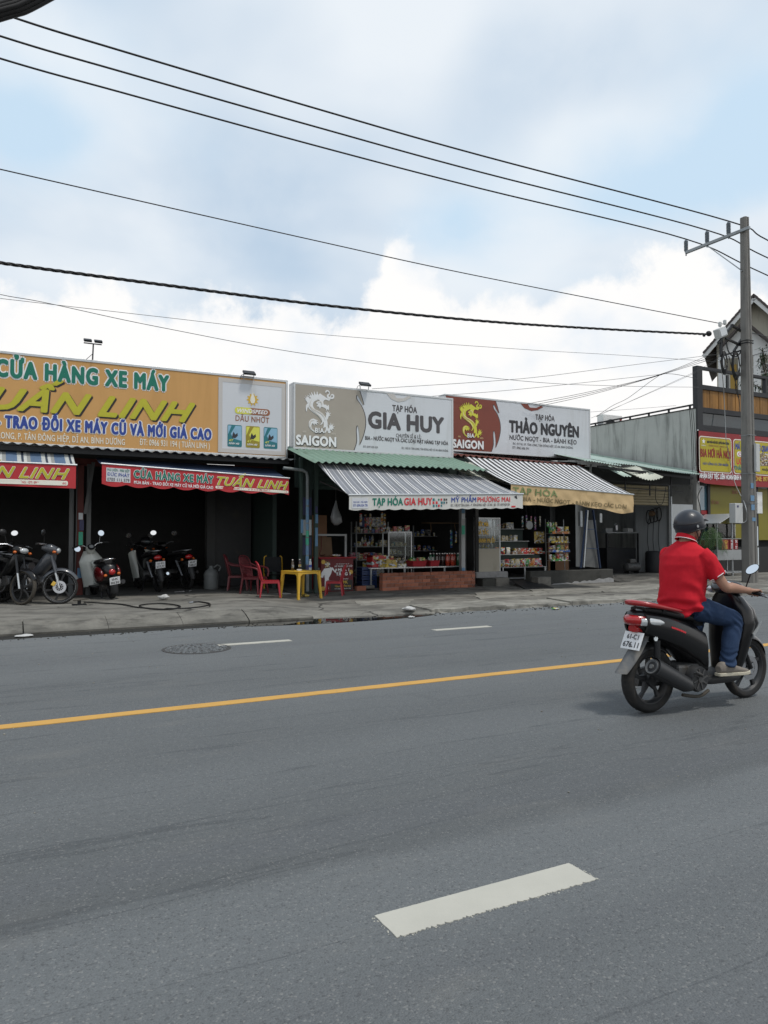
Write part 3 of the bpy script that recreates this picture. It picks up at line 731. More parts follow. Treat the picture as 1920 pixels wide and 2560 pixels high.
mb = MB(); text(mb, 'TUẤN LINH', fn, xa, xb, zb, .40, .012, .045, .42); mb.build('lettering', 'print_yellow', sg)
xa, xb = ab(-163, 1080)[0], ab(527, 1098)[0]; zb = ab(260, 1083)[1]
mb = MB(); text(mb, 'MUA BÁN - TRAO ĐỔI XE MÁY CŨ VÀ MỚI GIÁ CAO', fn, xa, xb, zb, .225, .003, .11, space=1.2); mb.build('lettering_outline', 'print_white', sg)
mb = MB(); text(mb, 'MUA BÁN - TRAO ĐỔI XE MÁY CŨ VÀ MỚI GIÁ CAO', fn, xa, xb, zb, .225, .012, .045, space=1.2); mb.build('lettering', 'print_navy', sg)
mb = MB(); text(mb, 'ĐC: KP. TÂN LONG, P. TÂN ĐÔNG HIỆP, DĨ AN, BÌNH DƯƠNG', fn, ab(-100, 1100)[0], ab(312, 1105)[0], ab(150, 1104)[1], .125, .005, .012)
text(mb, 'ĐT: 0966 931 194 ( TUẤN LINH )', fn, ab(349, 1110)[0], ab(524, 1110)[0], ab(436, 1117)[1], .125, .005, .012); mb.build('lettering', 'print_cream', sg)
# advert panel at its right end
pa0, pb0 = ab(551, 1125); pa1, pb1 = ab(707, 1000); pb0 = ZB + .09; pb1 = ZT - .09; pa0 = ab(550, 1040)[0]; pa1 = X1 - .03
ad = frame_rect(MB(), fn, pa0 - .04, pa1, pb0 - .05, pb1 + .03, .09, .012, .001).build('advert_panel', 'print_palegrey', sg)
rect(MB(), fn, pa0 + .05, pa1 - .09, pb0 + .04, pb1 - .06, .008, .002).build('advert_sheet', 'sign_white', ad)
pc = (pa0 + pa1) / 2 - .02; W_ = pa1 - pa0; H_ = pb1 - pb0
gz = pb0 + H_ * .745; gr = .135
pts = []
for i in range(10):
    for dq, rr in ((-.26, .78), (-.16, 1), (.16, 1), (.26, .78)):
        q = 2 * pi * (i + dq) / 10 + .1; pts.append((pc + gr * rr * math.cos(q), gz + gr * rr * math.sin(q)))
MB().prism(pts, fn, .012, .009).build('gear_emblem', 'print_gold', ad)
dr = [(pc, gz + .16), (pc + .045, gz + .05), (pc + .058, gz - .02), (pc + .035, gz - .075), (pc, gz - .09), (pc - .035, gz - .075), (pc - .058, gz - .02), (pc - .045, gz + .05)]
MB().prism(dr, fn, .016, .012).build('drop_emblem', 'print_cream', ad)
bz = pb0 + H_ * .575; bw = W_ * .27
MB().prism(rrect(pc - bw, pc + bw, bz - .075, bz + .075, .07), fn, .012, .009).build('badge', 'print_brown', ad)
MB().prism(rrect(pc - bw, pc - .01, bz - .075, bz + .075, .07), fn, .014, .0125).build('badge', 'print_lime', ad)
mb = MB(); text(mb, 'WINDSPEED', fn, pc - bw + .06, pc + bw - .06, bz - .042, .085, .016, .03, .3); mb.build('lettering', 'print_white', ad)
mb = MB(); text(mb, 'DẦU NHỚT', fn, pc - bw * .95, pc + bw * .95, bz - .235, .125, .012, .012); mb.build('lettering', 'print_brown', ad)
for i, (c1, c2, c3) in enumerate((('print_teal', 'print_blue', 'print_sky'), ('print_ochre', 'print_gold', 'print_lime'), ('print_teal', 'print_sky', 'print_sky'))):
    cx = pc + (i - 1) * W_ * .275 + .01; cw = W_ * .108; z0 = pb0 + .085; z1 = z0 + H_ * .31
    pk = MB().prism(rrect(cx - cw, cx + cw, z0, z1, .03), fn, .012, .009).build('oil_pack', c1, ad)
    q = MB(); q.prism([(cx - cw * .2, z0 + .18), (cx + cw - .01, z0 + .14), (cx + cw - .01, z1 - .02), (cx + cw * .1, z1 - .02), (cx - cw * .55, z1 - .2)], fn, .014, .0125); 
    q.prism([(cx - cw + .01, z1 - .22), (cx - cw * .45, z1 - .02), (cx - cw + .01, z1 - .02)], fn, .014, .0125)
    mark(q.build('pack_print', c3, ad))
    q = MB().prism([(cx - .06, z0 + .2), (cx + .01, z0 + .19), (cx + .07, z0 + .25), (cx + .06, z0 + .31), (cx + .01, z0 + .27), (cx - .03, z0 + .33), (cx - .05, z0 + .27)], fn, .017, .015)
    q.build('pack_print', 'print_dark', ad)
    q = MB(); text(q, '4T', fn, cx - cw * .8, cx - cw * .2, z0 + .115, .05, .017, .03, .2); q.build('lettering', 'print_lime', ad)
    q = MB(); text(q, '10W-40', fn, cx - cw * .8, cx + cw * .6, z0 + .05, .042, .017, .03, .2); q.build('lettering', 'print_white', ad)

# ---- the two beer-brand shop signs
def unit(pts, fn, x0, z1, k): return [(x0 + a * k, z1 - b * k) for a, b in pts]
# dragon outline traced in its own square (x right, y down)
DR = {
 'body': [(38, 31), (33, 36), (27, 48), (29, 58), (36, 66), (46, 73), (58, 80), (66, 87), (72, 96), (71, 103), (67, 108), (74, 105), (78, 98), (79, 108), (78, 117), (84, 113), (85, 121), (80, 130), (86, 129), (90, 123), (95, 131), (102, 127), (97, 121), (92, 112), (91, 98), (87, 88), (80, 79), (74, 73), (63, 67), (52, 63), (46, 57), (44, 50), (46, 42), (52, 37), (60, 34), (52, 31), (44, 30)],
 'head': [(40, 32), (34, 27), (27, 22), (35, 24), (31, 16), (40, 23), (38, 12), (47, 22), (47, 9), (54, 20), (57, 8), (61, 19), (66, 14), (72, 17), (78, 20), (85, 24), (94, 26), (100, 29), (96, 33), (90, 32), (84, 31), (79, 35), (77, 41), (80, 46), (86, 46), (90, 50), (94, 46), (96, 54), (95, 63), (91, 59), (88, 65), (86, 59), (78, 55), (70, 54), (66, 60), (63, 54), (56, 53), (60, 47), (54, 44), (60, 38), (66, 35), (58, 32), (50, 34)],
 'claw_a': [(27, 46), (23, 40), (18, 36), (23, 36), (16, 30), (24, 32), (19, 24), (26, 29), (26, 21), (30, 29), (33, 23), (32, 32), (37, 30), (32, 37), (31, 43)],
 'claw_b': [(85, 82), (87, 75), (84, 68), (89, 71), (89, 63), (93, 70), (97, 64), (96, 72), (103, 69), (97, 76), (102, 79), (95, 80), (92, 88), (88, 91)],
 'claw_c': [(92, 122), (97, 114), (95, 104), (100, 109), (101, 99), (105, 107), (110, 101), (108, 110), (116, 108), (109, 114), (114, 118), (106, 117), (108, 125), (102, 119), (96, 126)],
 'tail': [(47, 129), (39, 125), (32, 116), (31, 104), (36, 95), (45, 91), (53, 93), (61, 97), (54, 97), (64, 104), (56, 103), (58, 109), (50, 105), (49, 111), (44, 105), (40, 108), (39, 116), (43, 123), (50, 127), (47, 133)],
 'whisker': [(88, 22), (90, 16), (95, 12), (94, 7), (89, 6), (86, 10), (83, 9), (86, 3), (93, 2), (98, 8), (98, 14), (94, 19), (98, 22), (102, 15), (108, 12), (113, 17), (111, 25), (104, 28), (101, 24), (107, 22), (108, 18), (105, 16), (102, 21), (101, 28), (94, 27)],
 'leg': [(27, 47), (22, 54), (21, 64), (24, 72), (26, 62), (30, 52)],
}
def beer_sign(u0, u1, Y, vt, vb, name, label, ground, dcol, drim, flame, words, ucrop=None):
    Xa = PY(u0, 1050, Y).x; Xb = PY(u1, 1080, Y).x; um = (u0 + u1) / 2
    z0 = PY(um, vb, Y).z; z1 = PY(um, vt, Y).z
    sgn = thing('roof_sign', label, 'sign', (Xa, Y, z0))
    f, q = on_face(Y, (0, 0))
    rect(MB(), f, Xa, Xb, z0, z1, 0, -.28).build('panel', 'sign_white', sgn)
    frame_rect(MB(), f, Xa - .025, Xb + .025, z0 - .025, z1 + .025, .045, .01, -.3).build('frame', 'alu', sgn, bevel=.004)
    H = z1 - z0; W = Xb - Xa; gx = PY(1250, 1070, Y).x - .15 if ucrop else Xa + W * .385
    # coloured ground with its flame-shaped edge
    e = [(gx - .10, z1 - .02), (gx + .02, z1 - .22 * H), (gx + .08, z1 - .34 * H)]
    flame_pts = [(Xa + .02, z0 + .02), (gx - .16, z0 + .02), (gx - .09, z0 + .16 * H), (gx - .10, z0 + .36 * H), (gx - .06, z0 + .42 * H), (gx - .02, z0 + .34 * H), (gx + .0, z0 + .18 * H), (gx - .02, z0 + .10 * H), (gx + .09, z0 + .26 * H), (gx + .15, z0 + .44 * H), (gx + .13, z0 + .60 * H), (gx + .04, z0 + .74 * H), (gx - .08, z0 + .84 * H), (gx - .09, z0 + .90 * H), (gx - .05, z0 + .90 * H), (gx + .05, z0 + .80 * H), (gx + .10, z0 + .76 * H), (gx + .06, z0 + .86 * H), (gx - .01, z1 - .02), (Xa + .02, z1 - .02)]
    sm = [flame_pts[0]] + [(p.x, p.y) for p in resample(flame_pts[1:-1], 4)] + [flame_pts[-1]]
    MB().prism([(a + .025, b) for a, b in sm], f, .005, .001).build('colour_field_edge', 'print_charcoal', sgn)
    MB().prism(sm, f, .009, .006).build('colour_field', ground, sgn)
    fl = [(gx + W * .17, z1 - .02), (gx + W * .2, z1 - .1 * H), (gx + W * .245, z1 - .14 * H), (gx + W * .29, z1 - .11 * H), (gx + W * .33, z1 - .04 * H), (gx + W * .315, z1 - .025), (gx + W * .28, z1 - .07 * H), (gx + W * .235, z1 - .075 * H), (gx + W * .22, z1 - .02)]
    MB().prism(fl, f, .007, .002).build('flame_print', flame, sgn)
    # dragon emblem
    k = H * .70 / 133; sxo = PY(ucrop, 1080, Y).x - Xa - .045 if ucrop else 0.0; ox = Xa + .02 + W * .02 + sxo; oy = z1 - H * .05
    em = MB()
    for j, (nm, pts) in enumerate(DR.items()):
        ps = [(ox + p.x * k, oy - p.y * k) for p in resample([V(a, b_, 0) for a, b_ in pts], 3, True)]
        c = V(sum(p[0] for p in ps) / len(ps), sum(p[1] for p in ps) / len(ps), 0)
        em.prism(ps, f, .0155 + j * .0006, .0105)
    de = em.build('dragon_emblem', dcol, sgn)
    rm = MB()
    for j, pts in enumerate(([(41, 33), (37, 40), (34, 50), (38, 58), (48, 64), (60, 69), (72, 75), (80, 84), (84, 94)], [(33, 55), (42, 66), (56, 75), (67, 84), (73, 94), (72, 101)], [(60, 40), (68, 38), (72, 42), (72, 50)], [(42, 124), (35, 115), (35, 104), (40, 97), (49, 95)])):
        pl = [p for p in resample([V(a, b_, 0) for a, b_ in pts], 5)]
        L_ = []; R_ = []
        for i, p in enumerate(pl):
            d_ = (pl[min(i + 1, len(pl) - 1)] - pl[max(i - 1, 0)]).normalized(); nn = V(-d_.y, d_.x, 0); wd = 1.5 * math.sin(pi * (i + .3) / (len(pl) - .4))
            L_.append(p + nn * wd); R_.append(p - nn * wd)
        rm.prism([(ox + p.x * k, oy - p.y * k) for p in L_ + R_[::-1]], f, .0225 + j * .0004, .0205)
    rm.build('dragon_lines', drim, sgn)
    # brand words
    for wd, (xa, xb, zb, cp, off) in {'BIA': (ox + 51 * k, ox + 79 * k, z0 + .255 * H, .075 * H, .03), 'SAIGON': (Xa + .045 + sxo, ox + 118 * k, z0 + .055 * H, .145 * H, .045)}.items():
        mb = MB(); text(mb, wd, f, xa + .012, xb + .012, zb - .012, cp, .012, off + .02); mb.build('lettering_shadow', 'print_shadow', sgn)
        mb = MB(); text(mb, wd, f, xa, xb, zb, cp, .024, off); mb.build('lettering', 'print_white', sgn)
    mb = MB(); text(mb, 'EST.', f, ox + 12 * k, ox + 24 * k, z0 + .245 * H, .025 * H, .024, .01); text(mb, '1875', f, ox + 104 * k, ox + 117 * k, z0 + .245 * H, .025 * H, .024, .01); mb.build('lettering', drim, sgn)
    for s_, ua, ub, vv, cpx, off, mt in words:
        a0_ = q(ua, vv)[0]; a1_ = q(ub, vv)[0]; zb = q((ua + ub) / 2, vv)[1]; cp = q((ua + ub) / 2, vv - cpx)[1] - zb
        mb = MB(); text(mb, s_, f, a0_, a1_, zb, cp, .004, off); mb.build('lettering', mt, sgn)
    return sgn
beer_sign(736, 1131, SY - .1, 978, 1131, 'g', 'white and taupe grocery roof sign with a pale dragon emblem', 'sign_gold', 'dragon_white', 'dragon_cream', 'print_palegrey', [
    ('TẠP HÓA', 981, 1042, 1030, 15, .03, 'print_charcoal'), ('GIA HUY', 922, 1108, 1075, 38, .05, 'print_charcoal'), ('CHUYÊN SỈ & LẺ:', 990, 1053, 1095, 9, .015, 'print_charcoal'),
    ('BIA - NƯỚC NGỌT VÀ CÁC LOẠI MẶT HÀNG TẠP HÓA', 913, 1120, 1106, 9, .03, 'print_charcoal'), ('ĐT: 0397 829 039', 908, 944, 1120, 5, .01, 'print_charcoal'), ('ĐC: 1182 KP. TÂN LONG, TÂN ĐÔNG HIỆP, DĨ AN, BÌNH DƯƠNG', 1004, 1120, 1126, 5, .01, 'print_charcoal')])
beer_sign(1113, 1474, SY + .5, 1006, 1136, 't', 'white and brown grocery roof sign with a golden dragon emblem', 'sign_brown', 'dragon_gold', 'dragon_rim', 'sign_brown', [
    ('TẠP HÓA', 1339, 1386, 1051, 13, .03, 'print_charcoal'), ('THẢO NGUYÊN', 1274, 1446, 1086, 27, .05, 'print_dark'), ('NƯỚC NGỌT - BIA - BÁNH KẸO', 1274, 1441, 1105, 11, .03, 'print_charcoal'),
    ('ĐC: DT743, KP. TÂN LONG, TÂN ĐÔNG HIỆP, DĨ AN, BÌNH DƯƠNG', 1282, 1432, 1117, 5.5, .01, 'print_charcoal'), ('ĐT: 0963.606.341', 1281, 1322, 1123, 6, .01, 'print_charcoal')], 1131)
# ---- floodlights standing on the signs
def floodlight(u, v, Y, zbase, label, tall=False):
    p = PY(u, v, Y); t_ = thing('floodlight', label, 'floodlight', (p.x, Y, zbase), group=None)
    if tall:
        MB().tube([(p.x, Y, zbase), (p.x + .01, Y, p.z - .03)], .014).build('post', 'iron_dark', t_)
        MB().bar((p.x - .17, Y, p.z - .02), (p.x + .17, Y, p.z - .02), .02).build('crossbar', 'iron_dark', t_)
        for s_ in (-1, 1):
            MB().obox((p.x + s_ * .1, Y - .04, p.z + .03), (.15, .13, .045), (rad(25), 0, 0)).build('lamp_housing', 'iron_dark', t_, bevel=.008)
        MB().tube([(p.x - .12, Y + .05, zbase), (p.x, Y, zbase + .12)], .006).build('brace', 'iron_dark', t_)
    else:
        MB().tube([(p.x - .11, Y, zbase), (p.x - .12, Y, p.z - .03), (p.x - .12, Y, p.z)], .010).tube([(p.x + .11, Y, zbase), (p.x + .12, Y, p.z)], .010).build('bracket', 'alu_dull', t_)
        hs_ = MB().obox((p.x, Y - .03, p.z), (.27, .17, .05), (rad(32), 0, 0)).build('lamp_housing', 'iron_dark', t_, bevel=.01)
        MB().obox((p.x, Y - .052, p.z - .027), (.22, .125, .008), (rad(32), 0, 0)).build('lens', 'lens_clear', hs_)
        MB().tube([(p.x - .2, Y, zbase), (p.x - .16, Y + .03, p.z - .05), (p.x - .05, Y + .05, p.z)], .006).build('lead', 'cable', t_)
floodlight(232, 857, SY - .05, PY(228, 899, SY - .05).z, 'twin floodlight on a tall thin post above the orange sign', True)
floodlight(622, 933, SY - .05, PY(622, 948, SY - .05).z - .02, 'small dark floodlight on the end of the orange sign')
floodlight(911, 961, SY - .15, PY(911, 972, SY - .15).z - .01, 'floodlight with a pale lens on the taupe grocery sign')
# ------------------------------------------------------------------ shop buildings
def corrugated(mb, x0, x1, fn, pitch=.076, amp=.011, rows=1, seg=6, th=.004):
    """sheet with waves across X; fn(x, t) -> centre point, t 0 front .. 1 back"""
    n = int((x1 - x0) / pitch * seg)
    def g(a, b):
        x = x0 + (x1 - x0) * a; p = Vector(fn(x, b)); return p + V(0, 0, amp * math.cos(2 * pi * x / pitch))
    return mb.slab(g, n, rows, (0, 0, -th))
def wall(mb, x0, x1, y0, y1, z0, z1): return mb.box(x0, x1, y0, y1, z0, z1)

# ======== motorbike shop
XB0, XB1 = -4.0, 5.98
shop = thing('motorbike_shop', 'open-fronted motorbike shop with a dark interior and a tin eave', 'shop', (XB0, 16.9, .1))
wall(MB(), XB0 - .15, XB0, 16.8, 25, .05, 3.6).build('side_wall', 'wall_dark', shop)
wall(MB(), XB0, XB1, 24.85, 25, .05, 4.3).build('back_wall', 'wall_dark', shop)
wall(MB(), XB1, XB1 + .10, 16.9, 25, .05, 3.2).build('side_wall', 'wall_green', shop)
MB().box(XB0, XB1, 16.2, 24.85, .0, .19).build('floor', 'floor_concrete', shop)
corrugated(MB(), XB0 - .3, 6.12, lambda x, t_: V(x, 15.72 + 9.5 * t_, 3.19 + .006 * math.sin(x * 2.1) + .85 * t_ - .035 * (x - 1) / 5), .19, .020).build('roof', 'roof_zinc', shop, smooth=60)
for yy in (15.85, 18, 20.5, 23): MB().bar((XB0, yy, 3.115 + (yy - 15.72) * .085), (XB1, yy, 3.115 + (yy - 15.72) * .085 - .03), .05, .09).build('purlin', 'iron_dark', shop)
MB().bar((XB0, 16.95, 3.02), (XB1, 16.95, 2.99), .10, .16).build('front_beam', 'rust_red', shop)
MB().box(XB0, XB1, 16.86, 16.90, 3.08, 3.4).build('fascia', 'wall_dark', shop)
cx = 1.69
MB().box(cx - .045, cx + .085, 16.86, 16.98, .18, 2.94).build('column', 'rust_red', shop, bevel=.006)
for dx_ in (-.15, .19): MB().box(cx + dx_ - .045, cx + dx_ + .045, 16.88, 16.94, .18, 2.96).build('shutter_guide', 'grey_post', shop, bevel=.004)
MB().bar((cx + .11, 16.84, 1.9), (cx + .26, 16.80, 3.0), .07, .03).build('brace', 'grey_post', shop)
for (z0, z1, xo, mt) in ((1.78, 1.92, -.005, 'sticker_white'), (1.55, 1.77, .015, 'sticker_navy'), (1.24, 1.52, .0, 'sticker_green'), (.55, .76, -.015, 'sticker_blue')):
    MB().box(cx - .01 + xo, cx + .075 + xo, 16.852, 16.858, z0, z1).build('sticker', mt, shop)
MB().box(XB0, XB1, 20.8, 20.85, .2, 3.3).build('partition', 'wall_dark', shop)
MB().box(4.75, 4.95, 18.2, 18.4, .19, 3.2).build('inner_column', 'wall_inner', shop)
MB().box(4.95, 5.9, 18.3, 18.36, .19, 3.0).build('inner_door', 'plastic_dark', shop)
MB().tube([(1.63, 16.84, 2.95), (1.635, 16.84, 1.6), (1.62, 16.84, .6)], .012).build('wire', 'cable_grey', shop)

def awning(name, label, xl, xr, yt, yf, ztl, ztr, zfl, zfr, drop_l, drop_r, top_mat, val_mat, scal, wrinkle=0.0, sag=.03, yfr=None, drop_fn=None, skew=0.0):
    """sloping canopy with a hanging valance; returns root, valance surface fn(a,b,d) where a=metres from left, b=metres below the rod (negative)"""
    yfr = yf if yfr is None else yfr
    r = thing(name, label, 'awning', (xl, yf, zfl)); L = xr - xl
    def can(a, b):
        x = xl + L * a + skew * (1 - b); yt_ = yt; y = (yf + (yfr - yf) * a) * (1 - b) + yt_ * b; z = (zfl + (zfr - zfl) * a) * (1 - b) + (ztl + (ztr - ztl) * a) * b
        return V(x, y, z - sag * math.sin(pi * b) * (1 + .3 * math.sin(a * 17)) + .004 * math.sin(a * 40))
    o = MB().slab(can, 80, 6, (0, 0, -.004)).build('canopy', top_mat, r, smooth=60)
    uv_from(o, lambda co: (co.x + co.y * .0, co.y))
    def sf(a, b, d=0.0):
        s_ = a / L
        y = yf + (yfr - yf) * s_; z = zfl + (zfr - zfl) * s_
        k = -b
        wv = .010 * math.sin(a * 9 + k * 3) * k * 2 + wrinkle * k * (math.sin(a * 7.0 + k * 11 + 1.3 * math.sin(a * 2.3)) + .5 * math.sin(a * 15 - k * 19))
        return V(xl + skew + a, y - d + wv, z + b)
    n = 120
    def vg(a, b):
        aa = L * a; dr = drop_l + (drop_r - drop_l) * a
        if drop_fn: dr += drop_fn(a)
        if scal: dr -= scal * .5 * (1 - abs(math.sin(pi * aa / scal_w))) 
        return sf(aa, -dr * b)
    scal_w = .46 if scal and scal > .06 else .30
    MB().slab(vg, n, 8, (0, .003, 0)).build('valance', val_mat, r, smooth=60)
    MB().tube([V(xl - .02 + skew, yf, zfl + .012), V(xr + .02 + skew, yfr, zfr + .012)], .018, 8).build('front_rod', 'alu', r)
    for a in (.03, .97):
        p = can(a, 0); q_ = can(a, 1); MB().bar(p + V(0, .02, -.03), V(q_.x, q_.y, q_.z - .45), .022).build('arm', 'iron_dark', r)
    return r, sf
# red valance with navy canopy
A = PY(255, 1160, 15.3); B = PY(722, 1197, 15.3)
aw, vf = awning('awning', 'navy awning with a red valance lettered in green and yellow', A.x, B.x, 16.3, 15.3, A.z + .22, B.z + .3, A.z, B.z, .43, .36, 'fabric_navy', 'fabric_red', .10)
L = B.x - A.x
rect(MB(), vf, .08, .53, -.33, -.06, .006, .003).build('label_patch', 'print_grey', aw)
mb = MB(); text(mb, 'MÁI HIÊN - MÁI XẾP', vf, .1, .51, -.125, .05, .008, .012); mb.build('lettering', 'print_green', aw)
mb = MB(); text(mb, 'ĐỨC PHÁT', vf, .1, .51, -.22, .065, .008, .015); mb.build('lettering', 'print_navy', aw)
mb = MB(); text(mb, '0702 111 579', vf, .1, .51, -.315, .06, .008, .015); mb.build('lettering', 'print_charcoal', aw)
mb = MB(); text(mb, 'CỬA HÀNG XE MÁY', vf, .6, 2.18, -.22, .15, .007, .07, space=1.14); mb.build('lettering_outline', 'print_white', aw)
mb = MB(); text(mb, 'CỬA HÀNG XE MÁY', vf, .6, 2.18, -.22, .15, .013, .03, space=1.14); mb.build('lettering', 'print_green', aw)
mb = MB(); text(mb, 'MUA BÁN - TRAO ĐỔI XE MÁY CŨ VÀ MỚI GIÁ CAO', vf, .6, 2.18, -.34, .062, .008, .02); mb.build('lettering', 'print_white', aw)
mb = MB(); text(mb, 'TUẤN LINH', vf, 2.27, 3.83, -.245, .175, .007, .05, .4); mb.build('lettering_outline', 'print_white', aw)
mb = MB(); text(mb, 'TUẤN LINH', vf, 2.27, 3.83, -.245, .175, .013, .028, .4); mb.build('lettering', 'print_yellow', aw)
MB().prism(rrect(2.23, 3.84, -.322, -.265, .027), vf, .006, .004).build('address_strip', 'print_cream', aw)
mb = MB(); text(mb, 'ĐC: 1182 - ĐT743C - KP TÂN LONG - P. TÂN ĐÔNG HIỆP - DĨ AN - BÌNH DƯƠNG | ĐT: 0966 931 194 (TUẤN LINH)', vf, 2.27, 3.8, -.307, .03, .008, .01); mb.build('lettering', 'print_red', aw)
# left awning, striped
A = PY(-330, 1142, 15.3); B = PY(190, 1164, 15.3)
aw, vf = awning('awning', 'blue striped awning with a red valance above the parked black motorbikes', A.x, B.x, 15.95, 15.3, A.z + .28, B.z + .28, A.z, B.z, .40, .44, 'awn_blue', 'fabric_red', 0)
L = B.x - A.x
mb = MB(); text(mb, 'TUẤN LINH', vf, L - 2.02, L - .12, -.27, .20, .007, .05, .4); mb.build('lettering_outline', 'print_white', aw)
mb = MB(); text(mb, 'TUẤN LINH', vf, L - 2.02, L - .12, -.27, .20, .013, .028, .4); mb.build('lettering', 'print_yellow', aw)
MB().prism(rrect(L - 2.1, L - .14, -.39, -.30, .03), vf, .006, .004).build('address_strip', 'print_cream', aw)
mb = MB(); text(mb, 'TÂN LONG - P. TÂN ĐÔNG HIỆP, DĨ AN, BÌNH DƯƠNG - ĐT: 0966 931 194 (TUẤN LINH)', vf, L - 2.05, L - .17, -.37, .045, .008, .012); mb.build('lettering', 'print_red', aw)

# ======== grocery with the taupe sign
g1 = thing('grocery_shop', 'open grocery shop under a green corrugated eave', 'shop', (6.1, 15.9, .1))
XG0, XG1 = 6.12, 11.35
corrugated(MB(), 6.0, 10.5, lambda x, t_: V(x, 14.4 + 1.75 * t_, 2.99 + .01 * math.sin(x * 3) + .50 * t_), .165, .022).build('eave_roof', 'roof_green', g1, smooth=60)
corrugated(MB(), XG0, XG1, lambda x, t_: V(x, 16.15 + 6 * t_, 3.45 + .5 * t_), .165, .022).build('main_roof', 'roof_zinc', g1, smooth=60)
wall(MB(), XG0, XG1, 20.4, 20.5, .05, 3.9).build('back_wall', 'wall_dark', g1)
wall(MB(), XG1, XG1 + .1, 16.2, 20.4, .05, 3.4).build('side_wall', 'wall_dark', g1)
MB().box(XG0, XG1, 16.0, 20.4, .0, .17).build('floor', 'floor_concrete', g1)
MB().box(XG0 + .1, XG1, 16.05, 16.12, 2.55, 3.45).build('front_board', 'wall_green', g1)
for k in range(7): MB().box(XG0 + .5, 9.0, 16.03, 16.05, 2.52 + k * .1, 2.60 + k * .1).build('shutter_slat', 'green_post', g1)
for px_, wd in ((6.14, .07), (6.50, .085)): MB().box(px_, px_ + wd, 15.55, 15.63, .14, 3.2).build('post', 'green_post', g1, bevel=.005)
MB().box(6.22, 6.48, 15.66, 15.69, .14, 3.15).build('side_panel', 'wall_green', g1)
dp = [(5.72, 15.48, 2.93), (6.16, 15.48, 2.90), (6.26, 15.48, 2.86), (6.29, 15.48, 2.76), (6.29, 15.48, 1.5), (6.30, 15.48, .2)]
MB().tube(dp, .036, 10).build('drain_pipe', 'pvc', g1, smooth=50)
zz_ = 2.25; i = 0
while zz_ > .7:
    h_ = R.uniform(.10, .2); MB().lathe([(.0385, zz_ - h_), (.0385, zz_)], (6.292, 15.48, 0), n=10).build('sticker', R.choice(['sticker_blue', 'sticker_white', 'sticker_green', 'sticker_navy', 'sticker_blue']), g1); zz_ -= h_ + R.uniform(0, .06)
for (xo, z0, z1, mt) in ((6.51, 1.95, 2.1, 'sticker_navy'), (6.515, 1.72, 1.92, 'sticker_blue'), (6.51, 1.2, 1.62, 'sticker_blue'), (6.16, 1.5, 1.8, 'sticker_blue')):
    MB().box(xo, xo + .06, 15.540, 15.547, z0, z1).build('sticker', mt, g1)
for k, (z0, z1) in enumerate(((1.9, 2.3), (1.45, 1.8), (1.0, 1.4))): MB().box(6.24, 6.46, 15.648, 15.655, z0, z1).build('notice', ['sticker_navy', 'sticker_white', 'sticker_navy'][k], g1)
# column between the two shops
MB().box(10.70, 10.82, 15.90, 16.02, .4, 3.3).build('post', 'alu_dull', g1, bevel=.005)
for (z0, z1, mt) in ((2.02, 2.30, 'sticker_blue'), (1.86, 2.0, 'sticker_white'), (1.47, 1.70, 'sticker_green'), (.50, .62, 'sticker_blue')):
    MB().box(10.705, 10.80, 15.888, 15.896, z0, z1).build('sticker', mt, g1)
# its striped awning
aw, vf = awning('awning', 'grey striped awning with a white valance naming the grocery', 6.15, 10.50, 14.75, 13.4, 3.06, 2.86, 2.24, 2.375, .30, .32, 'awn_grey', 'fabric_white', .045, skew=.19)
rect(MB(), vf, .06, .42, -.26, -.05, .006, .003).build('label_patch', 'print_grey', aw)
mb = MB(); text(mb, 'ĐT: 0396 834 770', vf, .09, .40, -.225, .05, .008, .015); text(mb, 'MÁI CHE - MÁI HIÊN', vf, .09, .40, -.15, .035, .008, .012); mb.build('lettering', 'print_navy', aw)
for s_, a0, a1, mt in (('TẠP HÓA', .52, 1.22, 'print_green'), ('GIA HUY', 1.26, 1.93, 'print_red')):
    mb = MB(); text(mb, s_, vf, a0, a1, -.205, .145, .008, .03); mb.build('lettering', mt, aw)
for s_, a0, a1, mt in (('MỸ PHẨM', 2.42, 3.06, 'print_navy'), ('PHƯƠNG MAI', 3.10, 3.98, 'print_red')):
    mb = MB(); text(mb, s_, vf, a0, a1, -.16, .105, .008, .022); mb.build('lettering', mt, aw)
mb = MB(); text(mb, 'ĐC: 1182 KP TÂN LONG - P. TÂN ĐÔNG HIỆP - DĨ AN - BD - ĐT: 0397 829 039', vf, 2.40, 3.97, -.25, .052, .008, .014); mb.build('lettering', 'print_charcoal', aw)
for k in range(16):
    a = 1.98 + (k % 6) * .065 + R.uniform(-.01, .01); b_ = -.10 - (k // 6) * .065; s_ = R.uniform(.018, .028)
    MB().prism(rrect(a - s_, a + s_ * .7, b_ - s_, b_ + s_, .006), vf, .007, .005).build('product_print', R.choice(['print_charcoal', 'print_green', 'print_red', 'print_grey', 'print_teal']), aw)
MB().prism([(4.10, -.05), (4.17, -.02), (4.19, -.10), (4.15, -.09)], vf, .007, .005).build('tear', 'print_dark', aw)
MB().prism(rrect(4.02, 4.14, -.29, -.255, .01), vf, .007, .005).build('product_print', 'print_red', aw)

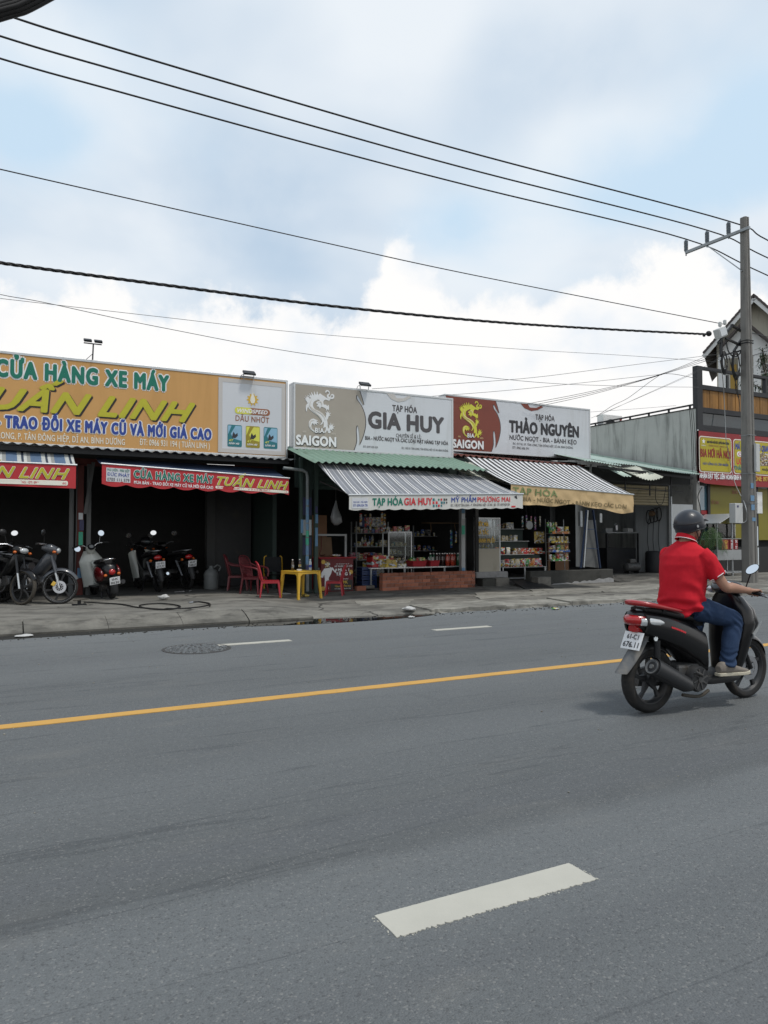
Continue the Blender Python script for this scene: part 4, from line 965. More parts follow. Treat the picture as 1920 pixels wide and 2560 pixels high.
# ======== grocery with the brown sign
XH0, XH1 = 11.45, 15.0
g2 = thing('grocery_shop', 'open grocery shop under a maroon tile eave and a tan awning', 'shop', (XH0, 16.2, .1))
corrugated(MB(), 10.45, XH1 + .05, lambda x, t_: V(x, 15.95 + .7 * t_, 3.50 - .02 * (x - 11) + .12 * t_), .19, .028).build('eave_roof', 'roof_maroon', g2, smooth=60)
corrugated(MB(), 9.75, 11.3, lambda x, t_: V(x + (1 - t_) * .55, 14.75 + 1.1 * t_, 2.86 + .46 * t_ - .10 * (x - 9.75) * (1 - t_)), .13, .02).build('patch_roof', 'roof_pale', g2, smooth=60)
corrugated(MB(), XH0 - .1, XH1, lambda x, t_: V(x, 16.65 + 5 * t_, 3.66 + .4 * t_), .19, .028).build('main_roof', 'roof_zinc', g2, smooth=60)
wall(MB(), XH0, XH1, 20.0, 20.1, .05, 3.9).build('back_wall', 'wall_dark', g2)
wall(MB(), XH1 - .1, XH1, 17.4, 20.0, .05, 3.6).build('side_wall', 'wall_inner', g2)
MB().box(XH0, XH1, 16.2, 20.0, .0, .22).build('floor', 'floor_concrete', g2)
MB().box(XH0, XH1, 16.3, 16.36, 3.0, 3.55).build('front_beam', 'tarp_dark', g2)
MB().tube([PY(1477, 1160, 16.0), PY(1474, 1230, 16.0)], .035).build('hanger_pipe', 'alu_dull', g2)
p1 = PY(1468, 1272, 15.6); p0 = PY(1452, 1417, 15.6)
ld = thing('stepladder', 'blue stepladder leaning by the tan awning with pale sheet metal behind it', 'ladder', (p0.x, 15.6, .13))
def on(u, v, Y): return PY(u, v, Y)
MB().bar(on(1452, 1420, 15.55), on(1467, 1275, 15.75), .055, .03).build('rail', 'fabric_navy', ld)
MB().bar(on(1460, 1418, 15.5), on(1470, 1276, 15.7), .022, .022).build('edge_strip', 'sticker_white', ld)
MB().bar(on(1500, 1420, 15.9), on(1482, 1275, 15.8), .055, .03).build('rail', 'fabric_navy', ld)
MB().bar(on(1466, 1323, 15.7), on(1487, 1323, 15.8), .035, .02).build('rung', 'fabric_navy', ld)
MB().bar(on(1462, 1370, 15.65), on(1493, 1372, 15.85), .03, .02).build('rung', 'fabric_navy', ld)
pts = [on(1468, 1300, 15.95), on(1490, 1300, 15.95), on(1498, 1420, 15.95), on(1462, 1416, 15.95)]
MB().add(pts + [p + V(0, .02, 0) for p in pts], [(0, 1, 2, 3), (7, 6, 5, 4), (0, 4, 5, 1), (1, 5, 6, 2), (2, 6, 7, 3), (3, 7, 4, 0)]).build('sheet', 'grey_post', ld)
tl = PY(1450, 1298, 16.5); mark(MB().box(tl.x - .03, tl.x + .05, 16.45, 16.49, tl.z - .22, tl.z + .24).build('light_tube', 'sticker_white'), 'white strip light hanging upright beside the stepladder', 'light')
mark(MB().box(tl.x + .30, tl.x + .38, 16.0, 16.04, tl.z - .1, tl.z + .16).build('meter_plate', 'box_grey'), 'small grey plate fixed behind the blue stepladder', 'plate')
for q_ in (bpy.data.objects['light_tube'],):
    MB().box(tl.x - .04, tl.x + .06, 16.495, 16.52, tl.z - .2, tl.z + .22).build('holder', 'iron_dark', q_)
# tan awning
aw, vf = awning('awning', 'black and white striped awning with a sagging tan valance', 10.55, 14.42, 15.55, 13.7, 3.42, 3.36, 2.62, 2.47, .40, .43, 'awn_bw', 'fabric_tan', 0, wrinkle=.045, sag=.05, skew=.04, drop_fn=lambda a: .05 * math.sin(a * 9) + .02 * math.sin(a * 23))
mb = MB(); text(mb, 'TẠP HÓA', vf, .05, 1.36, -.21, .15, .012, .03); mb.build('lettering', 'faded_green', aw)
mb = MB(); text(mb, 'BIA - NƯỚC NGỌT - BÁNH KẸO CÁC LOẠI', vf, .35, 3.6, -.36, .095, .012, .028); mb.build('lettering', 'faded_print', aw)


# ======== workshop with half-raised shutter, its tin roof climbing back from the eave
XW0, XW1 = 15.0, 19.75
WY = 16.25
ws = thing('repair_workshop', 'dim repair workshop with a half-raised beige roller shutter and a pale tin roof', 'shop', (XW0, WY, .1))
def mint(x, t_):
    return V(x, 15.3 + 6.4 * t_, 3.47 - .045 * (x - 14.5) + (1.50 - .02 * (x - 14.5)) * t_ + .012 * math.sin(x * 2.7) * (1 - t_))
corrugated(MB(), 14.3, 15.72, mint, .10, .013, rows=6).build('roof_sheet', 'roof_mint', ws, smooth=60)
corrugated(MB(), 15.70, 16.95, lambda x, t_: mint(x, .09 + .91 * t_) + V(0, 0, .012), .10, .013, rows=6).build('roof_sheet', 'roof_mint', ws, smooth=60)
corrugated(MB(), 16.92, 18.95, lambda x, t_: mint(x, t_) + V(0, 0, .006), .10, .013, rows=6).build('roof_sheet', 'roof_mint', ws, smooth=60)
corrugated(MB(), 18.9, 19.78, lambda x, t_: mint(x, .10 + .9 * t_), .10, .013, rows=6).build('roof_sheet', 'roof_mint', ws, smooth=60)
corrugated(MB(), 15.75, 16.85, lambda x, t_: V(x + .30 * (1 - t_), 15.10 + .85 * t_, 3.12 + .40 * t_ - .10 * math.sin((x - 15.75) * 2.9)), .11, .016).build('bent_sheet', 'roof_pale', ws, smooth=60)
corrugated(MB(), 15.45, 15.75, lambda x, t_: V(x + .25 * (1 - t_), 15.2 + .6 * t_, 3.10 + .34 * t_), .11, .014).build('bent_sheet', 'roof_mint', ws, smooth=60)
MB().bar(mint(19.76, .13) + V(0, 0, .04), mint(19.76, 1) + V(0, 0, .04), .12, .05).build('flashing', 'roof_mint', ws)
MB().bar((XW0, 15.5, 3.36), (XW1 - .9, 15.5, 3.18), .05, .07).build('purlin', 'iron_dark', ws)
MB().box(XW0, XW1, WY + .08, WY + .16, 2.72, 3.45).build('lintel', 'wall_dark', ws)
MB().box(18.80, XW1, WY, WY + .2, .1, 2.42).build('white_wall', 'wall_white', ws)
MB().box(18.80, XW1, WY + .002, WY + .2, 2.425, 3.05).build('bare_wall', 'concrete_dark', ws)
MB().box(18.68, 18.78, WY, WY + .1, .15, 3.0).build('shutter_guide', 'grey_post', ws)
MB().box(18.755, 18.775, WY - .03, WY - .003, .15, 2.9).build('shutter_lip', 'sticker_white', ws)
for k in range(7):
    MB().prism([(WY + .04, 2.37 + k * .086), (WY + .025, 2.39 + k * .086), (WY + .025, 2.43 + k * .086), (WY + .04, 2.452 + k * .086), (WY + .06, 2.452 + k * .086), (WY + .06, 2.37 + k * .086)], lambda a, b, d: V(d, a, b), 15.1, 18.68).build('shutter_slat', 'shutter', ws)
for x_ in (16.3, 17.3, 18.2): MB().bar((x_, 15.75, 3.25), (x_, 15.75, 2.62), .03).build('hanger_bar', 'iron_dark', ws)
for z_ in (2.82, 3.0): MB().bar((15.0, 15.75, z_ + .03), (18.7, 15.75, z_ - .05), .025).build('rail', 'iron_dark', ws)
MB().tube(resample([V(17.5, 15.7, 2.9), V(17.48, 15.7, 2.55), V(17.62, 15.7, 2.36), V(17.8, 15.7, 2.45), V(17.92, 15.7, 2.9)], 4), .010).build('loop_cable', 'cable', ws)
wall(MB(), XW0, XW1, 21.6, 21.7, .1, 4).build('back_wall', 'wall_inner', ws)
wall(MB(), XW0, XW0 + .1, 17.4, 21.6, .1, 3.6).build('side_wall', 'wall_dark', ws)
wall(MB(), 18.82, 18.9, WY + .2, 17.75, .1, 3.3).build('inner_wall', 'wall_white', ws)
MB().box(XW0, XW1, WY + .2, 21.6, .05, .26).build('floor', 'floor_concrete', ws)
MB().loft([[V(XW0 + .7, 15.0, .10), V(XW0 + .7, WY + .2, .262), V(XW0 + .7, WY + .2, .0), V(XW0 + .7, 15.0, .0)], [V(XW1, 15.0, .15), V(XW1, WY + .2, .262), V(XW1, WY + .2, 0), V(XW1, 15.0, 0)]]).build('ramp', 'floor_concrete', ws)
# ------------------------------------------------------------------ restaurant, house behind, pole and wires
RY = 16.2
RX = PY(1744, 1150, RY).x
def PR(u, v, Y=RY): return PY(u, v, Y)
rs = thing('beer_restaurant', 'beer restaurant with a black frame of wooden slats over its front', 'restaurant', (RX, RY, .1))
RXE = RX + 9
pt0 = PX(1738, 1022, RX + .02); pt1 = PX(1484, 1067, RX + .02)
mb = MB(); ys = (RY + .05, pt1.y); zs = (pt0.z, pt1.z)
mb.loft([[V(RX, ys[0], .1), V(RX, ys[1] + 2, .1), V(RX, ys[1] + 2, zs[1]), V(RX, ys[0], zs[0])], [V(RX + .15, ys[0], .1), V(RX + .15, ys[1] + 2, .1), V(RX + .15, ys[1] + 2, zs[1]), V(RX + .15, ys[0], zs[0])]])
mb.build('side_wall', 'wall_grey', rs)
def top_at(y): return zs[0] + (zs[1] - zs[0]) * (y - ys[0]) / (ys[1] - ys[0])
MB().bar((RX + .1, ys[0], top_at(ys[0]) + .16), (RX + .1, ys[1] + 2, top_at(ys[1] + 2) + .12), .05, .05).build('truss_rail', 'iron_dark', rs)
MB().bar((RX + .07, ys[0], top_at(ys[0]) + .02), (RX + .07, ys[1] + 2, top_at(ys[1] + 2) + .02), .18, .03).build('wall_cap', 'iron_dark', rs)
y_ = ys[0] + .3
while y_ < ys[1] + 1.5:
    MB().bar((RX + .1, y_, top_at(y_)), (RX + .1, y_, top_at(y_) + .15), .05).build('truss_post', 'iron_dark', rs); y_ += .85
MB().box(RX + .15, RXE, RY + .6, 23, 3.4, 3.5).build('roof_deck', 'roof_zinc', rs)
MB().box(RX + .15, RXE, 22.9, 23, .1, 3.4).build('back_wall', 'wall_dark', rs)
MB().box(RX + .15, RXE, RY + .4, 22.9, .1, .28).build('floor', 'floor_concrete', rs)
# black frame with slats
def zv(v, u=1757): return PR(u, v).z
x0f = RX + .005; zt = zv(915, 1750); z1 = zv(961.5); z2 = zv(973); z3 = zv(1018); z4 = zv(1031); z5 = zv(1062); z6 = zv(1076, 1750)
wp = PR(1755.5, 1000).x - RX
MB().box(x0f, x0f + wp, RY - .02, RY + .16, z6, zt).build('frame_post', 'frame_black', rs, bevel=.004)
for (a_, b_) in ((zv(923), zt), (z2, z1), (z4, z3), (z6, z5)):
    MB().box(x0f + wp, RXE, RY, RY + .14, a_, b_).build('frame_beam', 'frame_black', rs, bevel=.004)
MB().box(x0f + wp, RXE, RY + .06, RY + .10, z5, z4).build('dark_panel', 'glass_dark', rs)
x_ = x0f + wp; k = 0
slat_me = None
while x_ < RXE - .1:
    o = MB().box(x_ + .003, x_ + .135, RY + .04 + .006 * (k % 3), RY + .075, z3 + .002, z2 - .002).build('wood_slat', 'wood_slat', rs, bevel=.004); x_ += .14; k += 1
for xx in (3.2, 6.3): MB().box(x0f + wp + xx, x0f + wp + xx + .1, RY + .005, RY + .135, z1 + .001, zv(923) - .001).build('frame_post', 'frame_black', rs)
# ---- banner
bz1 = zv(1077.5, 1746); bz0 = zv(1206, 1746)
bn = thing('banner_sign', 'red and yellow draught beer banner below the wooden slats', 'sign', (RX, RY - .05, bz0))
BY = RY - .06; fb, qb = on_face(BY, (0, 0))
RXb = RXE - .5
bb = [(RX - .02, bz0 + .03), (RX + .3, bz0 - .03), (RX + 1.4, bz0 - .07), (RX + 3, bz0 - .06), (RXb, bz0 - .02), (RXb, bz1), (RX - .02, bz1)]
MB().prism(bb, fb, 0, -.02).build('banner_cloth', 'sign_red', bn)
frame_rect(MB(), fb, RX - .05, RX - .02, bz0, bz1 + .03, .03, .008, -.03).build('edge_strip', 'print_white', bn)
def ub(u): return qb(u, 1150)[0]
zc = lambda v: qb(1785, v)[1]
for (ua, uc, nm) in ((1746, 1829, 1), (1832, 2010, 2)):
    a0_, a1_ = ub(ua) + .03, ub(uc); zlo, zhi = bz0 + .33, bz1 - .16
    MB().prism(rrect(a0_, a1_, zlo, zhi, .11), fb, .004, .001).build('yellow_rim', 'print_cream', bn)
    MB().prism(rrect(a0_ + .03, a1_ - .03, zlo + .03, zhi - .03, .10), fb, .008, .005).build('yellow_rim', 'print_brown', bn)
    MB().prism(rrect(a0_ + .05, a1_ - .05, zlo + .05, zhi - .05, .10), fb, .012, .009).build('yellow_panel', 'sign_yellow', bn)
a0_, a1_ = ub(1746), ub(1829); H = bz1 - bz0; W = a1_ - a0_
def T(s_, xa, xb, zb, cap, mt, off=.015, sh=0):
    m_ = MB(); text(m_, s_, fb, xa, xb, zb, cap, .016, off, sh); return m_.build('lettering', mt, bn)
T('NHÀ PHÂN PHỐI ĐỘC QUYỀN BÌNH DƯƠNG', a0_ + W * .25, a1_ - W * .08, bz0 + H * .775, .07, 'print_dark', .03)
T('ĐƯỜNG ĐT743C - 0968 321 011', a0_ + W * .3, a1_ - W * .15, bz0 + H * .71, .05, 'print_brown')
T('BIA HƠI HÀ NỘI', a0_ + W * .06, a1_ - W * .05, bz0 + H * .50, .25, 'sign_red', .03)
T('HÃY UỐNG VÀ CẢM NHẬN', a0_ + W * .12, a1_ - W * .12, bz0 + H * .345, .075, 'print_navy', .02)
sp_ = []
cx_, cz_ = a0_ + W * .15, bz0 + H * .80
for i in range(10):
    q = pi / 2 + pi * i / 5; rr = .085 if i % 2 == 0 else .036; sp_.append((cx_ + rr * math.cos(q), cz_ + rr * math.sin(q)))
MB().prism(sp_, fb, .016, .013).build('star_emblem', 'print_white', bn)
T('HABECO', cx_ - .1, cx_ + .1, cz_ - .15, .035, 'print_white')
b0_ = ub(1832)
T('MÁ HEO NƯỚNG QUAY', b0_ + .12, ub(1925), bz0 + H * .70, .19, 'print_navy', .04, .15)
MB().prism(rrect(ub(1842), ub(1895), bz0 + H * .555, bz0 + H * .655, .07), fb, .016, .013).build('badge', 'print_white', bn)
m_ = MB(); text(m_, 'CHỈ 99.000', fb, ub(1845), ub(1892), bz0 + H * .575, .10, .020, .03); m_.build('lettering', 'print_red', bn)
T('UỐNG', ub(1841), ub(1872), bz0 + H * .40, .19, 'print_red', .03)
T('THẢ GA', ub(1834), ub(1866), bz0 + H * .285, .13, 'print_teal', .035)
T('NHẬU', ub(1904), ub(1922), bz0 + H * .30, .08, 'print_dark', .03)
ph = MB().prism([(ub(1900), bz0 + H * .40), (ub(1930), bz0 + H * .40), (ub(1930), bz0 + H * .66), (ub(1900), bz0 + H * .66)], fb, .016, .013).build('food_photo', 'pack_brown', bn)
for k in range(5):
    cx_ = ub(1904) + (k % 2) * .35; cz_ = bz0 + H * (.45 + .045 * k); MB().tube([fb(cx_ + .09 * math.cos(q * .7), cz_ + .06 * math.sin(q * .7), .020) for q in range(8)], .012, 5).build('food_print', 'pack_cream', bn)
T('NHẬN ĐẶT TIỆC LIÊN HOAN SINH NHẬT', a0_ + .04, ub(1864), bz0 + H * .085, .155, 'print_white', .03)
T('PHONE: 0974', ub(1876), ub(1921), bz0 + H * .085, .15, 'print_gold', .03)
# ---- front below the banner
zb = bz0
def pane(u0, u1, v0, v1, mt, nm='window_pane', dy=.25):
    a = PR(u0, v1, RY + dy); b = PR(u1, v0, RY + dy)
    um = (u0 + u1) / 2; z0_ = PR(um, v1, RY + dy).z; z1_ = PR(um, v0, RY + dy).z
    return MB().box(a.x, b.x, RY + dy, RY + dy + .03, z0_, z1_).build(nm, mt, rs)
pane(1738, 1772, 1214, 1275, 'glass_sky'); pane(1738, 1772, 1287, 1350, 'glass_sky')
pane(1738, 1773, 1276, 1286, 'sign_red', 'red_rail', .22); pane(1736, 1795, 1351, 1366, 'sign_red', 'red_rail', .22)
pane(1776, 1866, 1212, 1348, 'poster_olive', 'window_poster'); pane(1896, 1921, 1222, 1350, 'poster_olive', 'window_poster'); pane(1921, 2000, 1222, 1350, 'glass_sky')
for u0, u1 in ((1772.5, 1775.5), (1866.5, 1895)): pane(u0, u1, 1207, 1425, 'frame_black', 'mullion', .18)
pane(1738, 2050, 1367, 1432, 'wall_dark', 'lower_panel', .24)
MB().box(RX + .16, RXE, RY + .5, RY + .6, .3, 2.9).build('inner_wall', 'wall_dark', rs)
yf = RY + .24; fp = plane((0, yf, 0), (1, 0, 0)); qp = lambda u, v: (PR(u, v, yf).x, PR(u, v, yf).z)
m_ = MB(); text(m_, 'BIA HƠI', fp, qp(1831, 1240)[0], qp(1863, 1240)[0], qp(1845, 1235)[1], .11, .004, .02); m_.build('lettering', 'print_brown', rs)
m_ = MB(); text(m_, 'TIẾT CANH', fp, qp(1778, 1258)[0], qp(1797, 1258)[0], qp(1790, 1260)[1], .10, .004, .02); m_.build('lettering', 'print_brown', rs)
# ---- air conditioner behind the wall top
p = PX(1537, 1062, RX + .8); ac = thing('air_conditioner', 'white outdoor air conditioner fan unit behind the grey wall', 'air conditioner', (p.x, p.y, 3.5))
A_ = PY(1508, 1050, p.y); B_ = PY(1556, 1050, p.y); zA = PY(1530, 1037, p.y).z; zB = PY(1530, 1075, p.y).z
MB().box(A_.x, B_.x, p.y, p.y + .32, zB - .15, zA).build('casing', 'white_paint', ac, bevel=.02)
MB().lathe([(.0, .0), (.26, .0), (.28, .02), (.26, .03)], (A_.x + .36, p.y - .012, zB + .12), (0, -1, 0), 28).build('fan_grille', 'iron_dark', ac)
MB().lathe([(.0, .0), (.05, .0), (.05, .02)], (B_.x - .1, p.y - .004, zA - .14), (0, -1, 0), 16).build('badge', 'sign_red', ac)
for k in range(4): MB().box(B_.x + .001, B_.x + .006, p.y + .05, p.y + .28, zA - .1 - k * .09, zA - .06 - k * .09).build('louvre', 'iron_dark', ac)
MB().box(A_.x + .05, A_.x + .12, p.y + .05, p.y + .27, 3.5, zB - .15).box(B_.x - .12, B_.x - .05, p.y + .05, p.y + .27, 3.5, zB - .15).build('stand', 'iron_dark', ac)

# ---- house behind: its gable end turned towards the road junction
HB = PY(1893, 1300, 25.0); e2 = V(ray(1893, 900).x, ray(1893, 900).y, 0).normalized(); e1 = V(e2.y, -e2.x, 0)
def PN(u, v, d=0.0):       # point on the gable plane (moved back by d): returns (along, height)
    r_ = ray(u, v); t_ = ((HB + e2 * d - EYE).dot(e2)) / r_.dot(e2); p = EYE + r_ * t_; return (p - HB).dot(e1), p.z
def HH(a, b, d=0.0): q = HB + e1 * a + e2 * d; return V(q.x, q.y, b)
hs_ = thing('gabled_house', 'cream gabled house with dark tiled roof behind the restaurant', 'house', (HB.x, HB.y, 0))
pk = PN(1893, 742); ev = PN(1760, 887); wl = PN(1792, 900)[0]; ZE = PN(1792, 858)[1]
MB().prism([(wl, 0), (-wl, 0), (-wl, ZE), (0, pk[1] - .25), (wl, ZE)], HH, 0, 8).build('wall', 'house_cream', hs_)
for s_ in (-1, 1):
    def slope(a, b, s_=s_): return HH(s_ * -ev[0] * b, pk[1] + (ev[1] - pk[1]) * b, -.55 + 8 * a)
    rf = MB().slab(slope, 1, 1, (0, 0, -.08)).build('roof', 'tile_roof', hs_)
    for r_ in range(14):
        for c_ in range(3):
            MB().bar(slope(c_ * .036 + .017, r_ / 14) + V(0, 0, .03), slope(c_ * .036 + .017, r_ / 14 + .08) + V(0, 0, .06), .26, .03).build('roof_tile', 'tile_roof', rf)
    a_ = slope(-.003, 0); b_ = slope(-.003, 1.0)
    MB().bar(a_ + V(0, 0, -.24), b_ + V(0, 0, -.24), .06, .22).build('barge_board', 'house_white', hs_)
    MB().bar(a_ + V(0, 0, -.05), b_ + V(0, 0, -.05), .14, .10).build('verge_tiles', 'tile_roof', hs_)
gp_ = PN(1861, 806, -1.2); gl = PN(1800, 874, -1.2); gr_ = PN(1935, 868, -1.2)
MB().prism([(gl[0] - .1, gl[1] - .5), (gr_[0], gl[1] - .5), (gr_[0], gr_[1]), (gp_[0], gp_[1] - .15), (gl[0], gl[1])], HH, -1.2, -.95).build('porch_gable', 'house_white', hs_)
for e_ in (gl, gr_):
    MB().bar(HH(gp_[0], gp_[1] + .02, -1.35), HH(e_[0], e_[1] + .02, -1.35), .5, .1, up=(0, 0, 1)).build('porch_roof', 'tile_roof', hs_)
for ux in (1796, 1846, 1884):
    a_ = PN(ux, 950, -1.1)[0]; MB().prism([(a_, 0), (a_ + .34, 0), (a_ + .34, gl[1] - .5), (a_, gl[1] - .5)], HH, -1.2, -.9).build('column', 'house_white', hs_, bevel=.02)
for u0, u1 in ((1800, 1810), (1826, 1842)):
    a_ = PN(u0, 950)[0]; b_ = PN(u1, 950)[0]; z0_ = PN(1805, 975)[1]; z1_ = PN(1805, 915)[1]
    MB().prism([(a_, z0_), (b_, z0_), (b_, z1_), (a_, z1_)], HH, -.1, -.01).build('ochre_panel', 'house_ochre', hs_)
a_ = PN(1812, 950)[0]; b_ = PN(1823, 950)[0]; z0_ = PN(1815, 975)[1]; z1_ = PN(1815, 938)[1]
wn = MB().prism([(a_, z0_), (b_, z0_), (b_, z1_), (a_, z1_)], HH, -.05, -.01).build('window', 'glass_dark', hs_)
frame_rect(MB(), lambda a, b, d: HH(a, b, -.05 - d), a_ - .05, b_ + .05, z0_ - .05, z1_ + .05, .06, .03, 0).build('window_frame', 'house_white', wn)
wc = PN(1904, 936); rw = .58
arc = [(wc[0] + rw * math.cos(pi * i / 12), wc[1] + rw * math.sin(pi * i / 12)) for i in range(13)]
wn = MB().prism(arc, HH, -.05, -.01).build('arched_window', 'glass_dark', hs_)
for i in (0, 3, 6, 9, 12):
    q = pi * i / 12; MB().bar(HH(wc[0] + .2 * math.cos(q), wc[1] + .2 * math.sin(q), -.06), HH(wc[0] + rw * math.cos(q), wc[1] + rw * math.sin(q), -.06), .05).build('glazing_bar', 'house_white', wn)
for rr in (.2, rw): MB().tube([HH(wc[0] + rr * math.cos(pi * i / 12), wc[1] + rr * math.sin(pi * i / 12), -.06) for i in range(13)], .03, 6).build('glazing_bar', 'house_white', wn)
bal = thing('balcony_railing', 'white balcony railing in front of the gabled house', 'railing', HH(wc[0], wc[1] - 1.2, -.5))
for i in range(9): a_ = wc[0] - .9 + i * .2; MB().prism([(a_, wc[1] - 1.0), (a_ + .07, wc[1] - 1.0), (a_ + .07, wc[1] - .12), (a_, wc[1] - .12)], HH, -.6, -.55).build('baluster', 'house_white', bal)
MB().prism([(wc[0] - 1, wc[1] - .12), (wc[0] + 3, wc[1] - .12), (wc[0] + 3, wc[1] - .02), (wc[0] - 1, wc[1] - .02)], HH, -.62, -.53).build('handrail', 'house_white', bal)
MB().prism([(wc[0] - 1, wc[1] - 1.2), (wc[0] + 3, wc[1] - 1.2), (wc[0] + 3, wc[1] - 1.0), (wc[0] - 1, wc[1] - 1.0)], HH, -.62, -.01).build('slab', 'house_cream', bal)
# ---- concrete pole
PB = PZ(1875, 1452, .15); PTz = PY(1862, 545, PB.y).z; PXc = PB.x
pole = thing('power_pole', 'tall grey concrete power pole with a steel cross arm and stickers', 'pole', (PXc, PB.y, .1))
def pole_w(z): return .185 - .085 * (z / PTz)
rings = []
for z_ in [.05 + (PTz - .05) * i / 14 for i in range(15)]:
    w_ = pole_w(z_); c_ = w_ * .38
    rings.append([V(PXc + a, PB.y + b, z_) for a, b in ((-w_, -w_ + c_), (-w_ + c_, -w_), (-c_ * .35, -w_), (-c_ * .2, -w_ + .018), (c_ * .2, -w_ + .018), (c_ * .35, -w_), (w_ - c_, -w_), (w_, -w_ + c_), (w_, w_ - c_), (w_ - c_, w_), (-w_ + c_, w_), (-w_, w_ - c_))])
MB().loft(rings).build('shaft', 'pole_concrete', pole)
for i in range(42):
    z_ = 1.6 + i * .22; w_ = pole_w(z_)
    MB().lathe([(.010, 0), (.010, .004)], (PXc + (w_ * .75), PB.y - w_ * .80, z_), (.5, -1, 0), 6).build('bolt_hole', 'print_dark', pole)
for z_, w2 in ((6.95, .02), (7.02, .018), (3.2, .01), (2.35, .012), (4.3, .008)):
    w_ = pole_w(z_) + .006; MB().box(PXc - w_, PXc + w_, PB.y - w_, PB.y + w_, z_, z_ + w2 * 1.5).build('band', 'galv' if z_ < 6 else 'cable', pole)
armz = PY(1855, 577, PB.y).z; ae = PX(1722, 625, PXc)
MB().bar((PXc - .13, PB.y - .25, armz), (PXc - .13, ae.y, armz + .02), .08, .08).build('cross_arm', 'galv', pole)
am = PX(1775, 606, PXc); bl = PY(1856, 678, PB.y)
MB().bar((PXc - .12, am.y, armz - .03), (PXc - .12, PB.y, bl.z), .05, .02).build('arm_brace', 'galv', pole)
ins_y = []
for (u, v) in ((1722, 592), (1775, 570), (1829, 549)):
    y_ = PX(u, 600, PXc).y; ins_y.append(y_); zb_ = armz + .04
    ins = MB(); prof = [(.02, -.12), (.02, 0), (.045, .0), (.05, .03)]
    for k in range(7): prof += [(.062, .04 + k * .045), (.066, .055 + k * .045), (.048, .065 + k * .045)]
    prof += [(.04, .37), (.02, .38)]
    ins.lathe(prof, (PXc - .13, y_, zb_), n=14).build('insulator', 'porcelain', pole, smooth=40)
INS_TOP = armz + .04 + .39
for i, (z0_, z1_, dx0, mt) in enumerate(((2.78, 2.93, -.13, 'sticker_blue'), (2.42, 2.58, -.15, 'sticker_blue'), (2.16, 2.32, -.13, 'sticker_blue'), (1.85, 1.95, -.1, 'sticker_blue'), (1.15, 1.7, .09, 'sticker_white'), (.6, 1.1, .10, 'sticker_white'))):
    w_ = pole_w(z0_); MB().box(PXc + dx0, PXc + dx0 + (R.uniform(.11, .17) if dx0 < 0 else .045), PB.y - w_ - .006, PB.y - w_ - .001, z0_, z1_).build('sticker', mt, pole)
MB().box(PXc + .0, PXc + .16, PB.y - .26, PB.y - .18, 3.25, 4.05).build('meter_box', 'box_grey', pole, bevel=.01)
# side box and lamp beside the pole
def boxat(u0, u1, v0, v1, Y, dep, mt, nm, lab, cat):
    a = PY(u0, v1, Y); b = PY(u1, v0, Y); um = (u0 + u1) / 2
    o = MB().box(a.x, b.x, Y, Y + dep, PY(um, v1, Y).z, PY(um, v0, Y).z).build(nm, mt, bevel=.012); return mark(o, lab, cat)
eb = boxat(1839, 1857, 1258, 1308, PB.y - .1, .2, 'box_grey', 'electric_box', 'cream electric box hung beside the concrete pole', 'electric box')
bx = MB(); p = PY(1844, 1266, PB.y - .105); bx.box(p.x - .02, p.x + .05, PB.y - .106, PB.y - .102, p.z - .03, p.z + .03).build('label_plate', 'sticker_navy', eb)
boxat(1894, 1906, 1230, 1284, RY + .05, .06, 'white_paint', 'light_box', 'slim white light box on the restaurant front behind the pole', 'light')
# low-voltage bracket
def pb(u, v, dy=0): return PY(u, v, PB.y + dy)
br = thing('cable_bracket', 'black angle iron bracket of low-voltage lines fixed to the pole', 'bracket', pb(1862, 870))
for (a, b) in (((1828, 812), (1862, 834)), ((1814, 846), (1862, 868)), ((1802, 848), (1802, 890)), ((1802, 890), (1862, 874)), ((1834, 879), (1860, 838)), ((1795, 858), (1832, 812))):
    MB().bar(pb(*a, .12), pb(*b, .12), .06, .05).build('angle_iron', 'iron_dark', br)
MB().tube(resample([pb(1815, 850, .1), pb(1822, 880, .1), pb(1840, 892, .1), pb(1858, 872, .1)], 5), .018).build('jumper', 'cable', br)
MB().tube(resample([pb(1806, 850, .1), pb(1806, 880, .1), pb(1812, 900, .1), pb(1812, 920, .1)], 5), .014).build('jumper', 'cable', br)
jb = thing('junction_box', 'grey cable junction box hung on the wires by the pole', 'junction box', pb(1802, 850))
c_ = pb(1801, 832, .12)
MB().obox(c_, (.34, .2, .27), (0, rad(-22), 0)).build('casing', 'box_grey', jb, bevel=.02)
MB().obox(c_ + V(0, -.105, -.0), (.28, .01, .2), (0, rad(-22), 0)).build('door', 'alu', jb, bevel=.01)
for (u, v) in ((1800, 811), (1812, 806)): MB().lathe([(.03, 0), (.05, .03), (.05, .12), (.03, .14)], pb(u, v + 6, .12), n=10).build('terminal', 'box_grey', jb)
def black_coil(u, v, r0, lab):
    o = thing('cable_coil', lab, 'cable', pb(u, v)); c_ = pb(u, v, .05)
    for k in range(5):
        pts = [c_ + V((r0 + .02 * k) * .45 * math.cos(q * .5) + .02 * k, .02 * k, (r0 + .03 * k) * math.sin(q * .5)) for q in range(13)]
        MB().tube(pts, .016, 6).build('loop', 'cable', o)
black_coil(1812, 905, .22, 'small black cable coil hanging from the bracket over the slat frame')
black_coil(1841, 912, .30, 'large black cable coil hanging against the pole')
